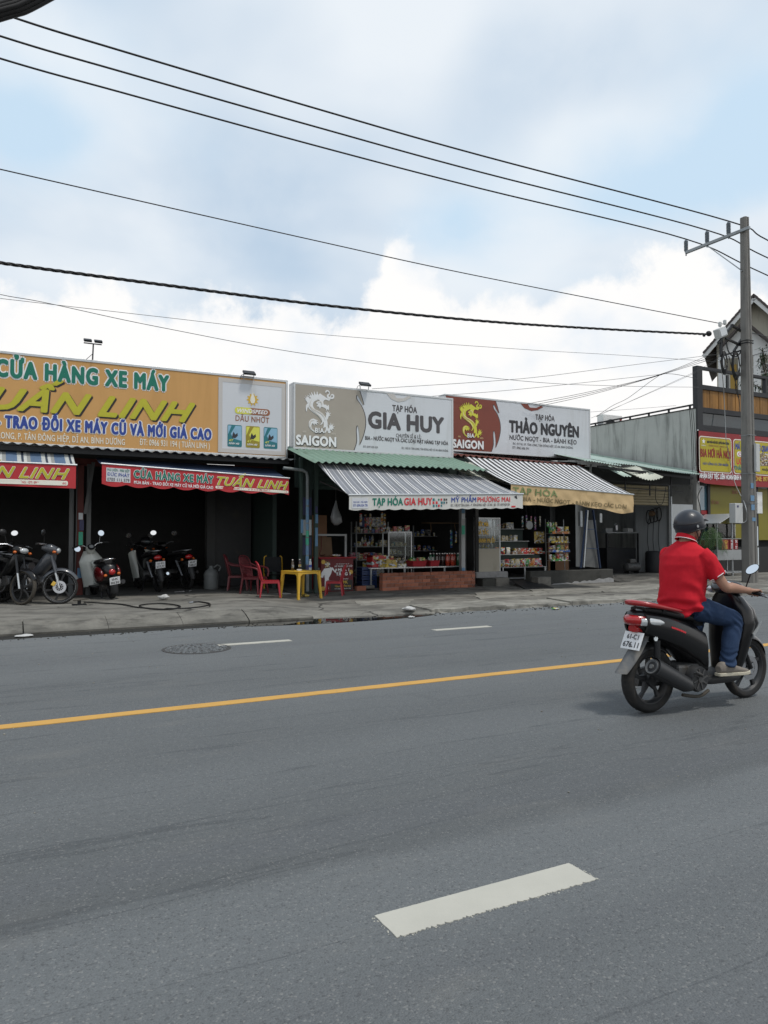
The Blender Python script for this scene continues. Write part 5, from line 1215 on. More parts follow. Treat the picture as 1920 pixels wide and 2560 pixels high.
# ---- wires
def wire(pts, r, label, cat='cable', name='overhead_wire', mat='cable', group=None, n=8, seg=6):
    P = [PY(u, v, Y) for u, v, Y in pts]
    o = MB().tube(resample(P, n), r, seg).build(name, mat, smooth=80)
    return mark(o, label, cat, group)
y1, y2, y3 = ins_y[2], ins_y[1], ins_y[0]
def hv(pts, y, right, lab):
    P = [PY(u, v, y) for u, v in pts]
    tip = V(PXc - .13, y, INS_TOP + .015)
    far = P[0] + (P[0] - P[1]) * 1.6 + V(0, 0, .15)
    e = PY(right[0], right[1], y); e = V(e.x, y, e.z); e2 = e + (e - tip) * 3
    mark(MB().tube(resample([far] + P + [tip, e, e2], 8), .019, 6).build('power_line', 'cable', smooth=80), lab, 'cable')
hv([(8, 35), (300, 126), (820, 280), (1200, 388)], y1, (1920, 601), 'thick power line on the insulator next to the pole top')
hv([(0, 90), (300, 178), (800, 320), (1200, 430)], y2, (1920, 645), 'thick power line on the middle insulator of the cross arm')
hv([(0, 146), (300, 230), (800, 367), (1200, 471)], y3, (1920, 689), 'thick power line on the outermost insulator of the cross arm')
wire([(-300, 352, 14.6), (0, 423, 14.5), (800, 604, 14.5), (1200, 691, 14.45), (1812, 811, 14.45)], .011, 'single thin black wire running to the top of the junction box')
tw = thing('twisted_cable', 'heavy twisted black service cable ending at the junction box', 'cable', PY(1765, 836, 14.45))
P = resample([PY(u, v, 14.45) for u, v in ((-300, 613), (0, 657), (400, 711), (800, 762), (1200, 802), (1500, 822), (1772, 836))], 60)
for k in range(3):
    pts = [p + V(0, math.cos(i * .55 + k * 2.094) * .017, math.sin(i * .55 + k * 2.094) * .017) for i, p in enumerate(P)]
    MB().tube(pts, .017, 5).build('strand', 'cable', tw, smooth=80)
MB().ell(PY(1772, 834, 14.45), (.10, .07, .08), 10, 6).ell(PY(1760, 838, 14.45), (.05, .04, .05), 10, 6).build('dead_end_clamp', 'cable', tw)
wire([(-200, 723, 15), (0, 746, 15), (400, 792, 15), (800, 836, 15), (1300, 873, 15), (1552, 888, 15), (1800, 905, 14.6)], .005, 'fine grey wire passing just below the heavy twisted cable', mat='cable_grey')
wire([(-200, 688, 14), (0, 736, 14), (115, 757, 14), (400, 818, 14.2), (800, 890, 14.6), (1300, 952, 15.3), (1549, 965, 15.8), (1748, 968, 16.1)], .006, 'fine grey wire dipping low over the two grocery signs', mat='cable_grey')
wire([(930, 972, 16.3), (1300, 947, 15.8), (1552, 916, 15.2), (1800, 885, 14.5)], .006, 'fine wire rising from the taupe sign to the pole', mat='cable_grey')
wire([(1060, 992, 16.5), (1300, 973, 16.2), (1650, 936, 15.4)], .006, 'fine wire rising from behind the brown sign to the wire bunch', mat='cable_grey')
for k in range(3):
    wire([(1316 + k * 17, 1010 + k * 2.5, 16.4), (1480, 978 + k * 4, 16.0), (1650, 936 + k, 15.4), (1810, 872 + k * 8, 14.5)], .007, ('first', 'second', 'third')[k] + ' strand of the wire bunch leaving the top of the brown sign', mat='cable')
wire([(1655, 934, 15.4), (1620, 958, 15.6), (1570, 995, 15.9), (1530, 1015, 16.2), (1490, 1042, 16.6)], .007, 'kinked slack wire dropping towards the air conditioner')
wire([(1655, 934, 15.4), (1690, 936, 15.6), (1744, 947, 16.1)], .007, 'short wire from the wire bunch to the slat frame post')
for k in range(2): wire([(1490 - k * 12, 1042 + k * 3, 17), (1600, 992 + k, 16.5), (1742, 927 + k * 3, 15.8), (1812, 885 + k * 4, 14.6)], .005, ('upper', 'lower')[k] + ' of two fine wires climbing over the air conditioner to the pole', mat='cable_grey')
wire([(1475, 1030, 17.5), (1590, 1022, 17), (1690, 1014, 16.5)], .005, 'fine wire skimming the top of the grey wall', mat='cable_grey')
for k, (a, b, c) in enumerate((((1800, 900), (1808, 960), (1815, 1100)), ((1822, 890), (1845, 985), (1850, 1030)), ((1856, 900), (1838, 960), (1848, 1000)))):
    wire([(*a, PB.y + .1), (*b, RY - .3), (*c, RY - .25)], .012, ('pale', 'looped', 'bent')[k] + ' drop cable hanging before the restaurant banner', mat=('alu_dull', 'cable', 'cable')[k])
wire([(1815, 1100, RY - .25), (1835, 1200, RY - .3), (1862, 1260, PB.y - .2), (1866, 1300, PB.y - .2), (1850, 1308, PB.y - .1)], .012, 'pale cable looping down to the cream electric box', mat='alu_dull')
wire([(1878, 890, PB.y + .05), (1950, 868, 15)], .012, 'black wire leaving the pole to the right')
wire([(1878, 832, PB.y + .05), (1950, 850, 15)], .012, 'black wire sagging from the pole over the house')
for k, (a, b) in enumerate(((1728, 1180), (1732, 1172), (1737, 1165))):
    wire([(a - 5, 1022, RY - .02), (a, 1080, RY - .06), (a + 3, b, RY - .04)], .009, ('left', 'middle', 'right')[k] + ' of three black cables running down the corner of the grey wall')
wire([(1755, 1218, RY), (1745, 1240, RY - .02), (1750, 1265, RY - .02), (1753, 1290, RY)], .015, 'black cable dangling before the blue window')
# bundle overhead at the upper left
cb = thing('cable_bundle', 'thick bundle of black cables crossing high over the road', 'cable', PY(0, 15, 8.0))
for k in range(9):
    oy = (k % 3) * .035; oz = (k // 3) * .035
    P = [PY(u, v, 8.0) + V(oy, oy, oz) for u, v in ((-500, 160), (-200, 80), (0, 25), (80, -5), (300, -130))]
    MB().tube(resample(P, 6), .026, 6).build('strand', 'cable', cb, smooth=80)

# ---- food cart, potted palm, tree
fc = thing('food_cart', 'steel food cart with glass case and red panels beside the pole', 'food cart', PZ(1820, 1436, .16))
CY = 15.5
def cz(u, v): return PY(u, v, CY)
A = cz(1794, 1430); B = cz(1868, 1430); zr = cz(1815, 1308).z; zm = cz(1830, 1350).z; zs_ = cz(1830, 1375).z; zg = .17; zl = cz(1830, 1400).z
for x_ in (A.x, (A.x + B.x) / 2, B.x - .04):
    for y_ in (CY, CY + .7): MB().box(x_, x_ + .04, y_, y_ + .04, zg, zr).build('post', 'alu_dull', fc)
MB().box(A.x - .02, B.x + .02, CY - .02, CY + .74, zl, zs_).build('counter', 'alu_dull', fc, bevel=.006)
MB().box(A.x, B.x, CY, CY + .72, zg + .1, zg + .14).build('shelf', 'alu_dull', fc)
pt = [(A.x - .08, CY - .15, zr), ((A.x + B.x) / 2 - .1, CY - .15, zr + .30), (B.x + .1, CY - .15, zr)]
rings = [[V(*p) for p in pt] + [V(p[0], p[1], p[2] - .02) for p in reversed(pt)], [V(p[0], CY + .9, p[2]) for p in pt] + [V(p[0], CY + .9, p[2] - .02) for p in reversed(pt)]]
MB().loft(rings).build('roof', 'alu', fc)
rd = MB().box(A.x + .25, A.x + .55, CY + .01, CY + .03, zs_ + .02, zm + .02).build('red_panel', 'sign_red', fc)
rd2 = MB().box(A.x + .60, A.x + .78, CY + .01, CY + .03, zs_ + .02, zm + .02).build('red_panel', 'sign_red', fc); rd3 = MB().box(A.x + .82, A.x + .98, CY + .01, CY + .03, zs_ + .02, zm + .02).build('red_panel', 'sign_red', fc)
def vert_text(s_, x0_, x1_, z0_, z1_, mt, par):
    f_ = plane((x1_, CY + .004, z0_), (0, 0, 1), (-1, 0, 0)); m_ = MB(); text(m_, s_, lambda a, b, d: f_(a, b, 0) + V(0, -d, 0), 0, z1_ - z0_, 0, x1_ - x0_, .002, .02); m_.build('lettering', mt, par)
vert_text('BÁN VIỆT', A.x + .36, A.x + .48, zs_ + .05, zm, 'print_gold', rd); vert_text('NAM 10', A.x + .64, A.x + .73, zs_ + .05, zm, 'print_white', rd2); vert_text('10 - 30', A.x + .85, A.x + .94, zs_ + .05, zm, 'print_white', rd3)
MB().box(A.x + .05, B.x - .05, CY + .36, CY + .365, zm + .05, zr).build('glass', 'pane', fc)
MB().box(A.x, B.x, CY + .0, CY + .7, zm + .03, zm + .05).build('case_shelf', 'alu_dull', fc)
pl = thing('potted_palm', 'areca palm in a pot before the restaurant window', 'palm', PZ(1768, 1425, .2))
pc_ = PZ(1770, 1428, .2); pc_ = V(pc_.x, 15.7, .2); pc_.x = PY(1775, 1400, 15.7).x
MB().lathe([(.14, 0), (.2, .28), (.22, .32), (.19, .32), (.17, .26)], pc_, n=18).build('pot', 'concrete_dark', pl, smooth=40)
for k in range(10):
    q = k * 2.4; ln = R.uniform(.5, .9); h0 = R.uniform(1.0, 1.75)
    spine = [pc_ + V(.03 * math.cos(q), .03 * math.sin(q), .25), pc_ + V(.12 * math.cos(q), .12 * math.sin(q), h0 * .75), pc_ + V(.35 * ln * math.cos(q), .3 * ln * math.sin(q), h0 + .25), pc_ + V(.75 * ln * math.cos(q), .6 * ln * math.sin(q), h0 + .02), pc_ + V(.95 * ln * math.cos(q), .75 * ln * math.sin(q), h0 - .3)]
    sp_ = resample(spine, 6); fr = MB(); fr.tube(sp_, .008, 5)
    for i in range(10, len(sp_)):
        tdir = (sp_[i] - sp_[i - 1]).normalized(); side = tdir.cross(V(0, 0, 1)).normalized()
        for s_ in (-1, 1):
            for sub in (0,):
                p = sp_[i - 1].lerp(sp_[i], sub); Lf = .30 * math.sin(pi * (i - 8) / (len(sp_) - 6)) + .08
                tip = p + side * s_ * Lf * .8 + tdir * Lf * .55 + V(0, 0, -.35 * Lf); wv = tdir * .008
                fr.add([p - wv, p + wv, p.lerp(tip, .5) + wv * 1.3 + V(0, 0, .02), tip, p.lerp(tip, .5) - wv * 1.3 + V(0, 0, .02)], [(0, 1, 2, 3, 4)])
    fr.build('frond', 'leaf' if k % 3 else 'leaf_dark', pl)
tr = thing('street_tree', 'thin leafy tree reaching in beside the house', 'tree', (25.6, 17.3, .1))
tc = V(25.6, 17.3, 0)
MB().tube([tc + V(0, 0, .1), tc + V(.1, 0, 2.5), tc + V(0, .1, 5), tc + V(-.2, .1, 7)], [.12, .10, .07, .03], 8).build('trunk', 'bark', tr, smooth=60)
crn = MB(); tips = []
for k in range(16):
    q = k * 2.39; h0 = R.uniform(3.6, 6.8); e = tc + V(1.6 * math.cos(q) * R.uniform(.5, 1), 1.4 * math.sin(q) * R.uniform(.5, 1), h0 + R.uniform(.3, 1))
    if k == 0: e = PY(1900, 890, 17.0)
    if k == 1: e = PY(1906, 870, 17.0)
    s0 = tc + V(0, .05, h0); mid_ = s0.lerp(e, .5) + V(0, 0, .15); br_ = resample([s0, mid_, e], 6); MB().tube(br_, .02, 5).build('limb', 'bark', tr)
    tips += br_[3:]
for p in tips:
    for j in range(16):
        d = V(R.gauss(0, 1), R.gauss(0, 1), R.gauss(0, .7)).normalized(); c_ = p + d * R.uniform(.03, .26); L_ = R.uniform(.12, .24); t2 = V(R.gauss(0, 1), R.gauss(0, 1), R.gauss(-.5, .5)).normalized(); s2 = t2.cross(V(0, 0, 1)).normalized() * L_ * .12
        crn.add([c_, c_ + t2 * L_ * .5 + s2, c_ + t2 * L_, c_ + t2 * L_ * .5 - s2], [(0, 1, 2, 3)])
crn.build('crown', 'leaf_dark', tr)
# ------------------------------------------------------------------ things on the pavement and in the shops
# ---- brick dwarf wall: every brick a piece
BYW = 15.68; bx0 = PY(957, 1455, BYW).x; bx1 = PY(1188, 1445, BYW).x
bw = thing('brick_wall', 'low unplastered red brick wall before the grocery counter', 'wall', (bx0, BYW, .12))
zb0 = .12; rows = 5; rh = (PY(1070, 1430, BYW).z - zb0) / rows; bl_ = .222
MB().box(bx0 + .01, bx1 - .01, BYW + .012, BYW + .16, zb0 - .05, zb0 + rows * rh - .008).build('mortar', 'mortar', bw)
bme = None
for r_ in range(rows):
    x = bx0 - (bl_ / 2 if r_ % 2 else 0)
    while x < bx1 - .02:
        a = max(x, bx0); b = min(x + bl_ - .010, bx1)
        if b - a > .05:
            if b - a > bl_ - .02 and bme is not None:
                o = bpy.data.objects.new('brick', bme); col.objects.link(o); o.parent = bw
            else:
                mb = MB(); mb.box(-(b - a) / 2, (b - a) / 2, -.085, .085, -rh / 2 + .005, rh / 2 - .005)
                o = mb.build('brick', 'brick', bw, bevel=0, world=False)
                if b - a > bl_ - .02: bme = o.data
            o.location = V((a + b) / 2, BYW + .085 + R.uniform(-.005, .007), zb0 + (r_ + .5) * rh) - V(bx0, BYW, .12)
            o.rotation_euler = (R.uniform(-.01, .01), R.uniform(-.012, .012), R.uniform(-.012, .012))
        x += bl_
for k in range(3):    # hollow ends of the bricks at the right-hand edge
    for j in range(2): MB().lathe([(.014, 0), (.014, .004)], (bx1 - .04 - j * .05, BYW - .008, zb0 + rh * (.5 + 2 * k) + .02 * j), (0, -1, 0), 8).build('brick_hole', 'print_dark', bw)

# ---- plastic furniture
def plastic_chair(name, label, loc, rz, mat, s=1.0, arms=False, group=None):
    c = thing(name, label, 'chair', loc, rz, group)
    SH = .36 * s; W = .19 * s; D = .19 * s
    def B(mb, nm, **k): return mb.build(nm, mat, c, world=False, **k)
    B(MB().grid(lambda a, b: V(-D + 2 * D * a, -W + 2 * W * b, SH - .012 * math.sin(pi * a) * math.sin(pi * b) + (.0)), 6, 6).slab(lambda a, b: V(-D + 2 * D * a, -W + 2 * W * b, SH - .012 - .012 * math.sin(pi * a) * math.sin(pi * b)), 6, 6, (0, 0, -.012)), 'seat', smooth=50)
    sk = MB()
    for (p, q) in (((-D, -W), (D, -W)), ((D, -W), (D, W)), ((D, W), (-D, W)), ((-D, W), (-D, -W))): sk.bar((p[0], p[1], SH - .028), (q[0], q[1], SH - .028), .012, .05)
    B(sk, 'apron')
    for sx in (-1, 1):
        for sy in (-1, 1):
            t0 = V(sx * (D - .015), sy * (W - .015), SH - .02); b0 = V(sx * (D + .025 * s), sy * (W + .03 * s), 0)
            lg = MB(); lg.loft([ring(t0, (.026 * s, 0, 0), (0, .026 * s, 0), 8, 3), ring(t0.lerp(b0, .5), (.021 * s, 0, 0), (0, .021 * s, 0), 8, 3), ring(b0, (.017 * s, 0, 0), (0, .017 * s, 0), 8, 3)]); B(lg, 'leg', smooth=50)
    BH = (.40 if not arms else .44) * s
    def back(a, b):     # a across -1..1, b up 0..1
        w_ = W * (1.0 - .10 * b if not arms else 1.05 + .1 * math.sin(b * 2)); return V(-D - .10 * s * b - .02 * (1 - abs(a)) + .03 * a * a, w_ * a, SH + BH * b)
    edge = [back(-1, .0), back(-1, .35), back(-.98, .7), back(-.80, .90), back(-.4, .99), back(0, 1.01), back(.4, .99), back(.80, .90), back(.98, .7), back(1, .35), back(1, 0)]
    B(MB().tube(resample(edge, 3), .016 * s, 7), 'back_rim', smooth=70)
    if not arms:
        for a0_, a1_ in ((-.62, -.50), (-.07, .07), (.50, .62)):
            B(MB().slab(lambda u, v, a0_=a0_, a1_=a1_: back(a0_ + (a1_ - a0_) * u, .0 + .93 * v * (1 - .12 * ((a0_ + a1_) / 2) ** 2)), 2, 6, (.010, 0, 0)), 'back_slat', smooth=60)
        B(MB().slab(lambda u, v: back(-.78 + 1.56 * u, .80 + .17 * v * (1 - (2 * u - 1) ** 2 * .4)), 8, 2, (.012, 0, 0)), 'back_panel', smooth=60)
    else:
        lat = MB()
        for k in range(-7, 8):
            for sg_ in (1, -1):
                pts = []
                for j in range(9):
                    b = .06 + .88 * j / 8; a = k * .145 + sg_ * (b - .5) * .62
                    if abs(a) < .93 * math.sqrt(max(0.01, 1 - max(0, (b - .55) / .47) ** 2)): pts.append(back(a, b))
                if len(pts) > 2: lat.tube(pts, .007 * s, 5)
        B(lat, 'back_lattice')
        B(MB().slab(lambda u, v: back(-.9 + 1.8 * u, .0 + .16 * v), 8, 1, (.012, 0, 0)), 'back_panel', smooth=60)
        for sy in (-1, 1):
            pts = [back(sy * .99, .62), V(-D * .5, sy * (W + .045 * s), SH + .22 * s), V(D * .5, sy * (W + .05 * s), SH + .20 * s), V(D + .02, sy * (W + .03 * s), SH + .15 * s), V(D + .025, sy * (W + .01), SH)]
            B(MB().tube(resample(pts, 4), .021 * s, 7), 'armrest', smooth=70)
    return c
def ground_at(u, v, z=.15):
    for _ in range(4): p = PZ(u, v, z); z = hs(p.x, p.y) + .004
    return V(p.x, p.y, z)
g = ground_at(681, 1494); plastic_chair('plastic_chair', 'bright red plastic chair with open slatted back left of the yellow table', (g.x, g.y + .15, g.z), rad(-18), 'plastic_red', .98)
g = ground_at(842, 1489); plastic_chair('plastic_chair', 'red plastic chair with open slatted back before the red promotion counter', (g.x, g.y + .12, g.z), rad(150), 'plastic_red', .88)
g = ground_at(634, 1486); plastic_chair('plastic_armchair', 'maroon plastic armchair with a woven lattice back', (g.x + .08, g.y + .2, g.z), rad(-48), 'plastic_maroon', 1.05, True)
g = ground_at(594, 1481); plastic_chair('plastic_armchair', 'dusty maroon plastic armchair in shade beside the woven one', (g.x + .08, g.y + .25, g.z), rad(-20), 'plastic_maroon', 1.05, True)
# yellow table
tp = [ground_at(746, 1500), ground_at(803, 1495)]; ya = math.atan2(tp[1].y - tp[0].y, tp[1].x - tp[0].x)
S = .60; ex = V(math.cos(ya), math.sin(ya), 0); ey = V(-math.sin(ya), math.cos(ya), 0); tc_ = tp[0] + ex * S / 2 + ey * S / 2
tb = thing('plastic_table', 'square yellow plastic table with drink bottles on it', 'table', tc_, ya); h = .585
def B(mb, nm, **k): return mb.build(nm, 'plastic_yellow', tb, world=False, **k)
B(MB().box(-S / 2, S / 2, -S / 2, S / 2, h - .022, h), 'tabletop', bevel=.008)
for i in range(4):
    q = i * pi / 2; c_, s_ = math.cos(q), math.sin(q); rot = Matrix.Rotation(q, 4, 'Z')
    pr = [(-S / 2 + .01, h - .023), (S / 2 - .01, h - .023), (S / 2 - .02, h - .11), (S / 2 - .07, h - .10), (S / 2 - .12, h - .062), (-S / 2 + .12, h - .062), (-S / 2 + .07, h - .10), (-S / 2 + .02, h - .11)]
    B(MB().prism(pr, lambda a, b, d, rot=rot: rot @ V(a, -S / 2 + .008 + d, b), 0, .012), 'apron')
    a0_ = rot @ V(-S / 2 + .035, -S / 2 + .035, h - .03); a1_ = rot @ V(-S / 2 - .005, -S / 2 - .005, 0)
    ex_ = rot.to_3x3() @ V(1, 0, 0); ey_ = rot.to_3x3() @ V(0, 1, 0)
    lg = MB(); lg.loft([ring(a0_, ex_ * .036, ey_ * .036, 10, 5), ring(a0_.lerp(a1_, .85), ex_ * .023, ey_ * .023, 10, 5), ring(a0_.lerp(a1_, .851), ex_ * .027, ey_ * .027, 10, 5), ring(a1_, ex_ * .026, ey_ * .026, 10, 5)]); B(lg, 'leg', smooth=40)
def bottle(p, s, body, label, group=None, cap='cap_white', name='drink_bottle', band=None, r=.032, h_=.235):
    t_ = thing(name, label, 'bottle', p, 0, group)
    MB().lathe([(r * .8, 0), (r, .01), (r, h_ * .55), (r * .92, h_ * .6), (r, h_ * .66), (r * .75, h_ * .8), (r * .42, h_ * .9), (r * .42, h_ * .94)], n=14).build('body', body, t_, world=False, smooth=50)
    MB().lathe([(r * .5, h_ * .93), (r * .5, h_ * 1.0), (r * .4, h_ * 1.005)], n=12).build('cap', cap, t_, world=False)
    if band: MB().lathe([(r * 1.02, h_ * .25), (r * 1.02, h_ * .5)], n=14).build('band', band, t_, world=False)
    return t_
def on_table(a, b): return tc_ + ex * a + ey * b + V(0, 0, h + .001)
bottle(on_table(-.12, .13), 1, 'drink_tea', 'dark tea bottle at the left of three on the yellow table', band='pack_grey')
bottle(on_table(.13, .20), 1, 'drink_dark', 'black drink bottle at the back of three on the yellow table', band='pack_gold')
bottle(on_table(.24, -.02), 1, 'drink_clear', 'clear water bottle at the right corner of the yellow table', band='print_navy')
at_ = thing('ashtray', 'small white ashtray on the yellow table', 'ashtray', on_table(-.06, -.02)); MB().lathe([(.05, 0), (.055, .03), (.045, .03), (.04, .008)], n=18).build('dish', 'white_paint', at_, world=False, smooth=40)
at_ = thing('cigarette_pack', 'flat white cigarette pack beside the ashtray', 'packet', on_table(.02, .05), .5); MB().box(-.04, .04, -.028, .028, 0, .022).build('pack', 'pack_white', at_, world=False, bevel=.003)
# folding chair
g = ground_at(692, 1480); fo = thing('folding_chair', 'folding chair with yellow tube frame and black canvas seat', 'chair', (g.x + .1, g.y + .55, g.z), rad(70))
for sy in (-1, 1):
    MB().tube(resample([V(.28, sy * .22, 0), V(.05, sy * .22, .36), V(-.17, sy * .21, .72), V(-.19, sy * .20, .80), V(-.20, sy * .15, .83)], 4), .013, 8).build('frame_tube', 'plastic_yellow', fo, world=False, smooth=60)
    MB().tube([V(-.25, sy * .20, 0), V(.02, sy * .20, .37), V(.2, sy * .20, .40)], .012, 8).build('leg', 'plastic_yellow', fo, world=False)
MB().slab(lambda a, b: V(.20 - .36 * a, -.19 + .38 * b, .40 - .04 * math.sin(pi * a)), 5, 2, (0, 0, -.008)).build('seat', 'tarp_dark', fo, world=False)
MB().slab(lambda a, b: V(-.06 - .11 * a - .02 * math.sin(pi * b), -.19 + .38 * b, .44 + .36 * a), 4, 4, (-.008, 0, 0)).build('backrest', 'tarp_dark', fo, world=False)
# water can, hose coil, foot pump, litter
g = ground_at(545, 1462, .17); g.y += .3; wcn = thing('water_can', 'grey plastic water can inside the motorbike shop', 'can', (4.62, 17.3, .19))
MB().lathe([(.15, 0), (.17, .03), (.17, .36), (.13, .44), (.07, .47), (.05, .50), (.05, .54), (.0, .55)], n=20).build('body', 'water_can', wcn, world=False, smooth=40); MB().lathe([(.172, .30), (.174, .32), (.172, .34)], n=20).build('rib', 'water_can', wcn, world=False)
MB().tube(resample([V(.06, 0, .50), V(.15, 0, .56), V(.22, 0, .50), V(.17, 0, .42)], 4), .018).build('handle', 'water_can', wcn, world=False)
g = ground_at(420, 1512); hz_ = g.z + .016
hp = [ground_at(210, 1507), ground_at(300, 1512), ground_at(345, 1520), ground_at(420, 1525), ground_at(450, 1517), ground_at(400, 1510), ground_at(350, 1515), ground_at(370, 1523), ground_at(450, 1526), ground_at(515, 1519), ground_at(524, 1511), ground_at(500, 1506), ground_at(482, 1507)]
ho = thing('rubber_hose', 'black rubber air hose coiled on the pavement before the motorbike shop', 'hose', hp[0]); hq = resample(hp, 8)
for i, p in enumerate(hq): p.z = max(hs(p.x, p.y), .17 if p.x < 4.5 else 0) + .016 + (.02 if 60 < i < 75 else 0)
MB().tube(hq, .013, 6).build('tube', 'hose', ho, smooth=80); MB().cyl(hq[-1], hq[-1] + (hq[-1] - hq[-2]).normalized() * .09, .017, .012, 8).build('nozzle', 'steel', ho)
g = ground_at(198, 1512); jk = thing('floor_stand', 'small dark metal stand on the pavement at the end of the hose', 'stand', g)
MB().box(-.12, .12, -.09, .09, 0, .015).build('base', 'iron_dark', jk, world=False); MB().cyl((0, 0, .015), (0, 0, .08), .03).build('post', 'iron_dark', jk, world=False); MB().obox((.03, 0, .09), (.26, .10, .012), (0, rad(-4), .2)).build('plate', 'rubber_dusty', jk, world=False)
def crumple(u, v, s, mat, label, seed, name='litter', flat=.35):
    g = ground_at(u, v); mb = MB(); rr = random.Random(seed)
    mb.ell((0, 0, s * flat), (s, s * .7, s * flat), 12, 8); mb.v = [p * (1 + .45 * noise.noise(p * (2.2 / s) + V(seed, 0, 0))) for p in mb.v]; mz = min(p.z for p in mb.v)
    o = mb.build(name, mat); o.location = g + V(0, 0, -mz + .002); return mark(o, label, 'litter')
crumple(408, 1499, .11, 'paper', 'crumpled pale cloth on the pavement beside the hose coil', 3, flat=.4)
crumple(60, 1592, .13, 'paper', 'flattened white plastic scrap in the wet gutter', 5, flat=.12)
crumple(1023, 1534, .13, 'paper', 'crumpled white bag on the kerb across from the brick wall', 8, flat=.3)
crumple(1028, 1545, .07, 'paper', 'small white paper scrap below the crumpled bag', 9, flat=.25)
crumple(537, 1558, .04, 'paper', 'tiny white scrap on the sloping kerb', 12, flat=.3)
crumple(715, 1486, .10, 'paper', 'sheet of newspaper under the red chair and table', 13, flat=.12)
crumple(763, 1493, .09, 'pack_gold', 'yellow slipper pair lying under the table', 15, 'slippers', .35)
crumple(1135, 1518, .05, 'pack_teal', 'small pale blue wrapper on the broken pavement', 16, flat=.2)
crumple(1390, 1524, .09, 'pack_green', 'green wrapper scraps along the broken kerb', 17, flat=.2)
crumple(505, 1465, .12, 'tarp_dark', 'dark heap of rags on the shop threshold', 18, flat=.4)
# tin things on the shop floor
def tool(p, L_, rz, label):
    t_ = thing('wrench', label, 'tool', p, rz); MB().bar((-L_ / 2, 0, .01), (L_ / 2, 0, .01), .02, .01).build('shaft', 'steel', t_, world=False); MB().lathe([(.012, 0), (.026, 0), (.026, .012), (.012, .012)], (L_ / 2, 0, .004), n=10).build('ring_end', 'steel', t_, world=False)
tool((3.72, 16.6, .20), .22, .3, 'steel wrench lying on the motorbike shop threshold'); tool((4.0, 16.75, .2), .16, 1.2, 'short wrench lying next to the parked motorbikes')

# ---- red promotion counter
CYF = 15.95; c0 = PY(802, 1440, CYF).x; c1 = PY(883, 1440, CYF).x; ct = PY(840, 1393, CYF).z; cz0 = hs(c0, CYF) + .005
pc = thing('promotion_counter', 'red cosmetics promotion counter with a printed poster front', 'counter', ((c0 + c1) / 2, CYF + .25, cz0))
MB().box(c0, c1, CYF, CYF + .55, cz0, ct - .03).build('body', 'poster_red', pc, bevel=.006)
MB().box(c0 - .07, c1 + .06, CYF - .05, CYF + .60, ct - .03, ct).build('top', 'plastic_red', pc, bevel=.008)
f = plane((c0, CYF, cz0), (1, 0, 0)); W = c1 - c0; H = ct - .03 - cz0
def P_(pts, mt, d=.004, nm='poster_print'): return MB().prism([(a * W, b * H) for a, b in pts], f, d, .001).build(nm, mt, pc)
P_([(.30, .02), (.98, .02), (.98, .34), (.30, .34)], 'print_shadow')
P_([(.12, .10), (.24, .08), (.24, .42), (.30, .52), (.36, .70), (.30, .74), (.24, .72), (.10, .70), (.02, .58), (.0, .44), (.06, .42), (.10, .52), (.12, .40)], 'print_white', .006)
P_([(.30, .72), (.37, .64), (.44, .56), (.49, .66), (.46, .70), (.43, .62), (.36, .73)], 'print_white', .007)
P_([(.13, .72), (.12, .86), (.17, .93), (.24, .92), (.28, .84), (.27, .70), (.22, .74), (.18, .74)], 'pack_brown', .006)
P_([(.165, .76), (.16, .85), (.19, .89), (.23, .88), (.245, .82), (.23, .76), (.20, .74)], 'pack_cream', .0085)
def TT(s_, a0, a1, b, cp, mt, off=.02):
    m_ = MB(); text(m_, s_, f, a0 * W, a1 * W, b * H, cp * H, .010, off); m_.build('lettering', mt, pc)
TT('TRI ÂN NGÀY 20-10', .46, .86, .82, .025, 'print_white'); TT('MỸ PHẨM CAO CẤP', .42, .97, .735, .05, 'print_white'); TT('MUA 1', .52, .86, .61, .085, 'print_white', .045); TT('TẶNG 1', .46, .90, .485, .085, 'print_white', .045)
TT('COMBO CHOCK', .62, .84, .36, .03, 'print_white'); TT('599K', .52, .82, .235, .085, 'print_gold', .04); TT('TẶNG MIỄN PHÍ', .42, .92, .13, .045, 'print_gold', .03); TT('QUÀ TẶNG HẤP DẪN KÈM THEO', .42, .92, .07, .022, 'print_white')
for (a, b) in ((.98, .58), (.03, .9), (.06, .1)): MB().lathe([(.05, 0), (.05, .003)], f(min(max(a * W, .06), W - .06), b * H, .004), (0, -1, 0), 18).build('medal_print', 'print_gold', pc)
fl_ = plane((c0, CYF + .5, cz0), (0, -1, 0))
m_ = MB(); text(m_, 'KHUYẾN MÃI', fl_, .06, .45, H * .66, .05, .003, .03); m_.build('lettering', 'print_white', pc)
hb = thing('cloth_bundle', 'folded brown and white cloth on the promotion counter', 'cloth', ((c0 + c1) / 2 + .05, CYF + .2, ct + .002))
for k in range(3): MB().ell((-.06 + .08 * k, .02 * k, .035), (.09, .06, .033), 12, 6, (0, 0, .4 * k)).build('fold', ['pack_brown', 'pack_cream', 'pack_brown'][k], hb, world=False, smooth=60)
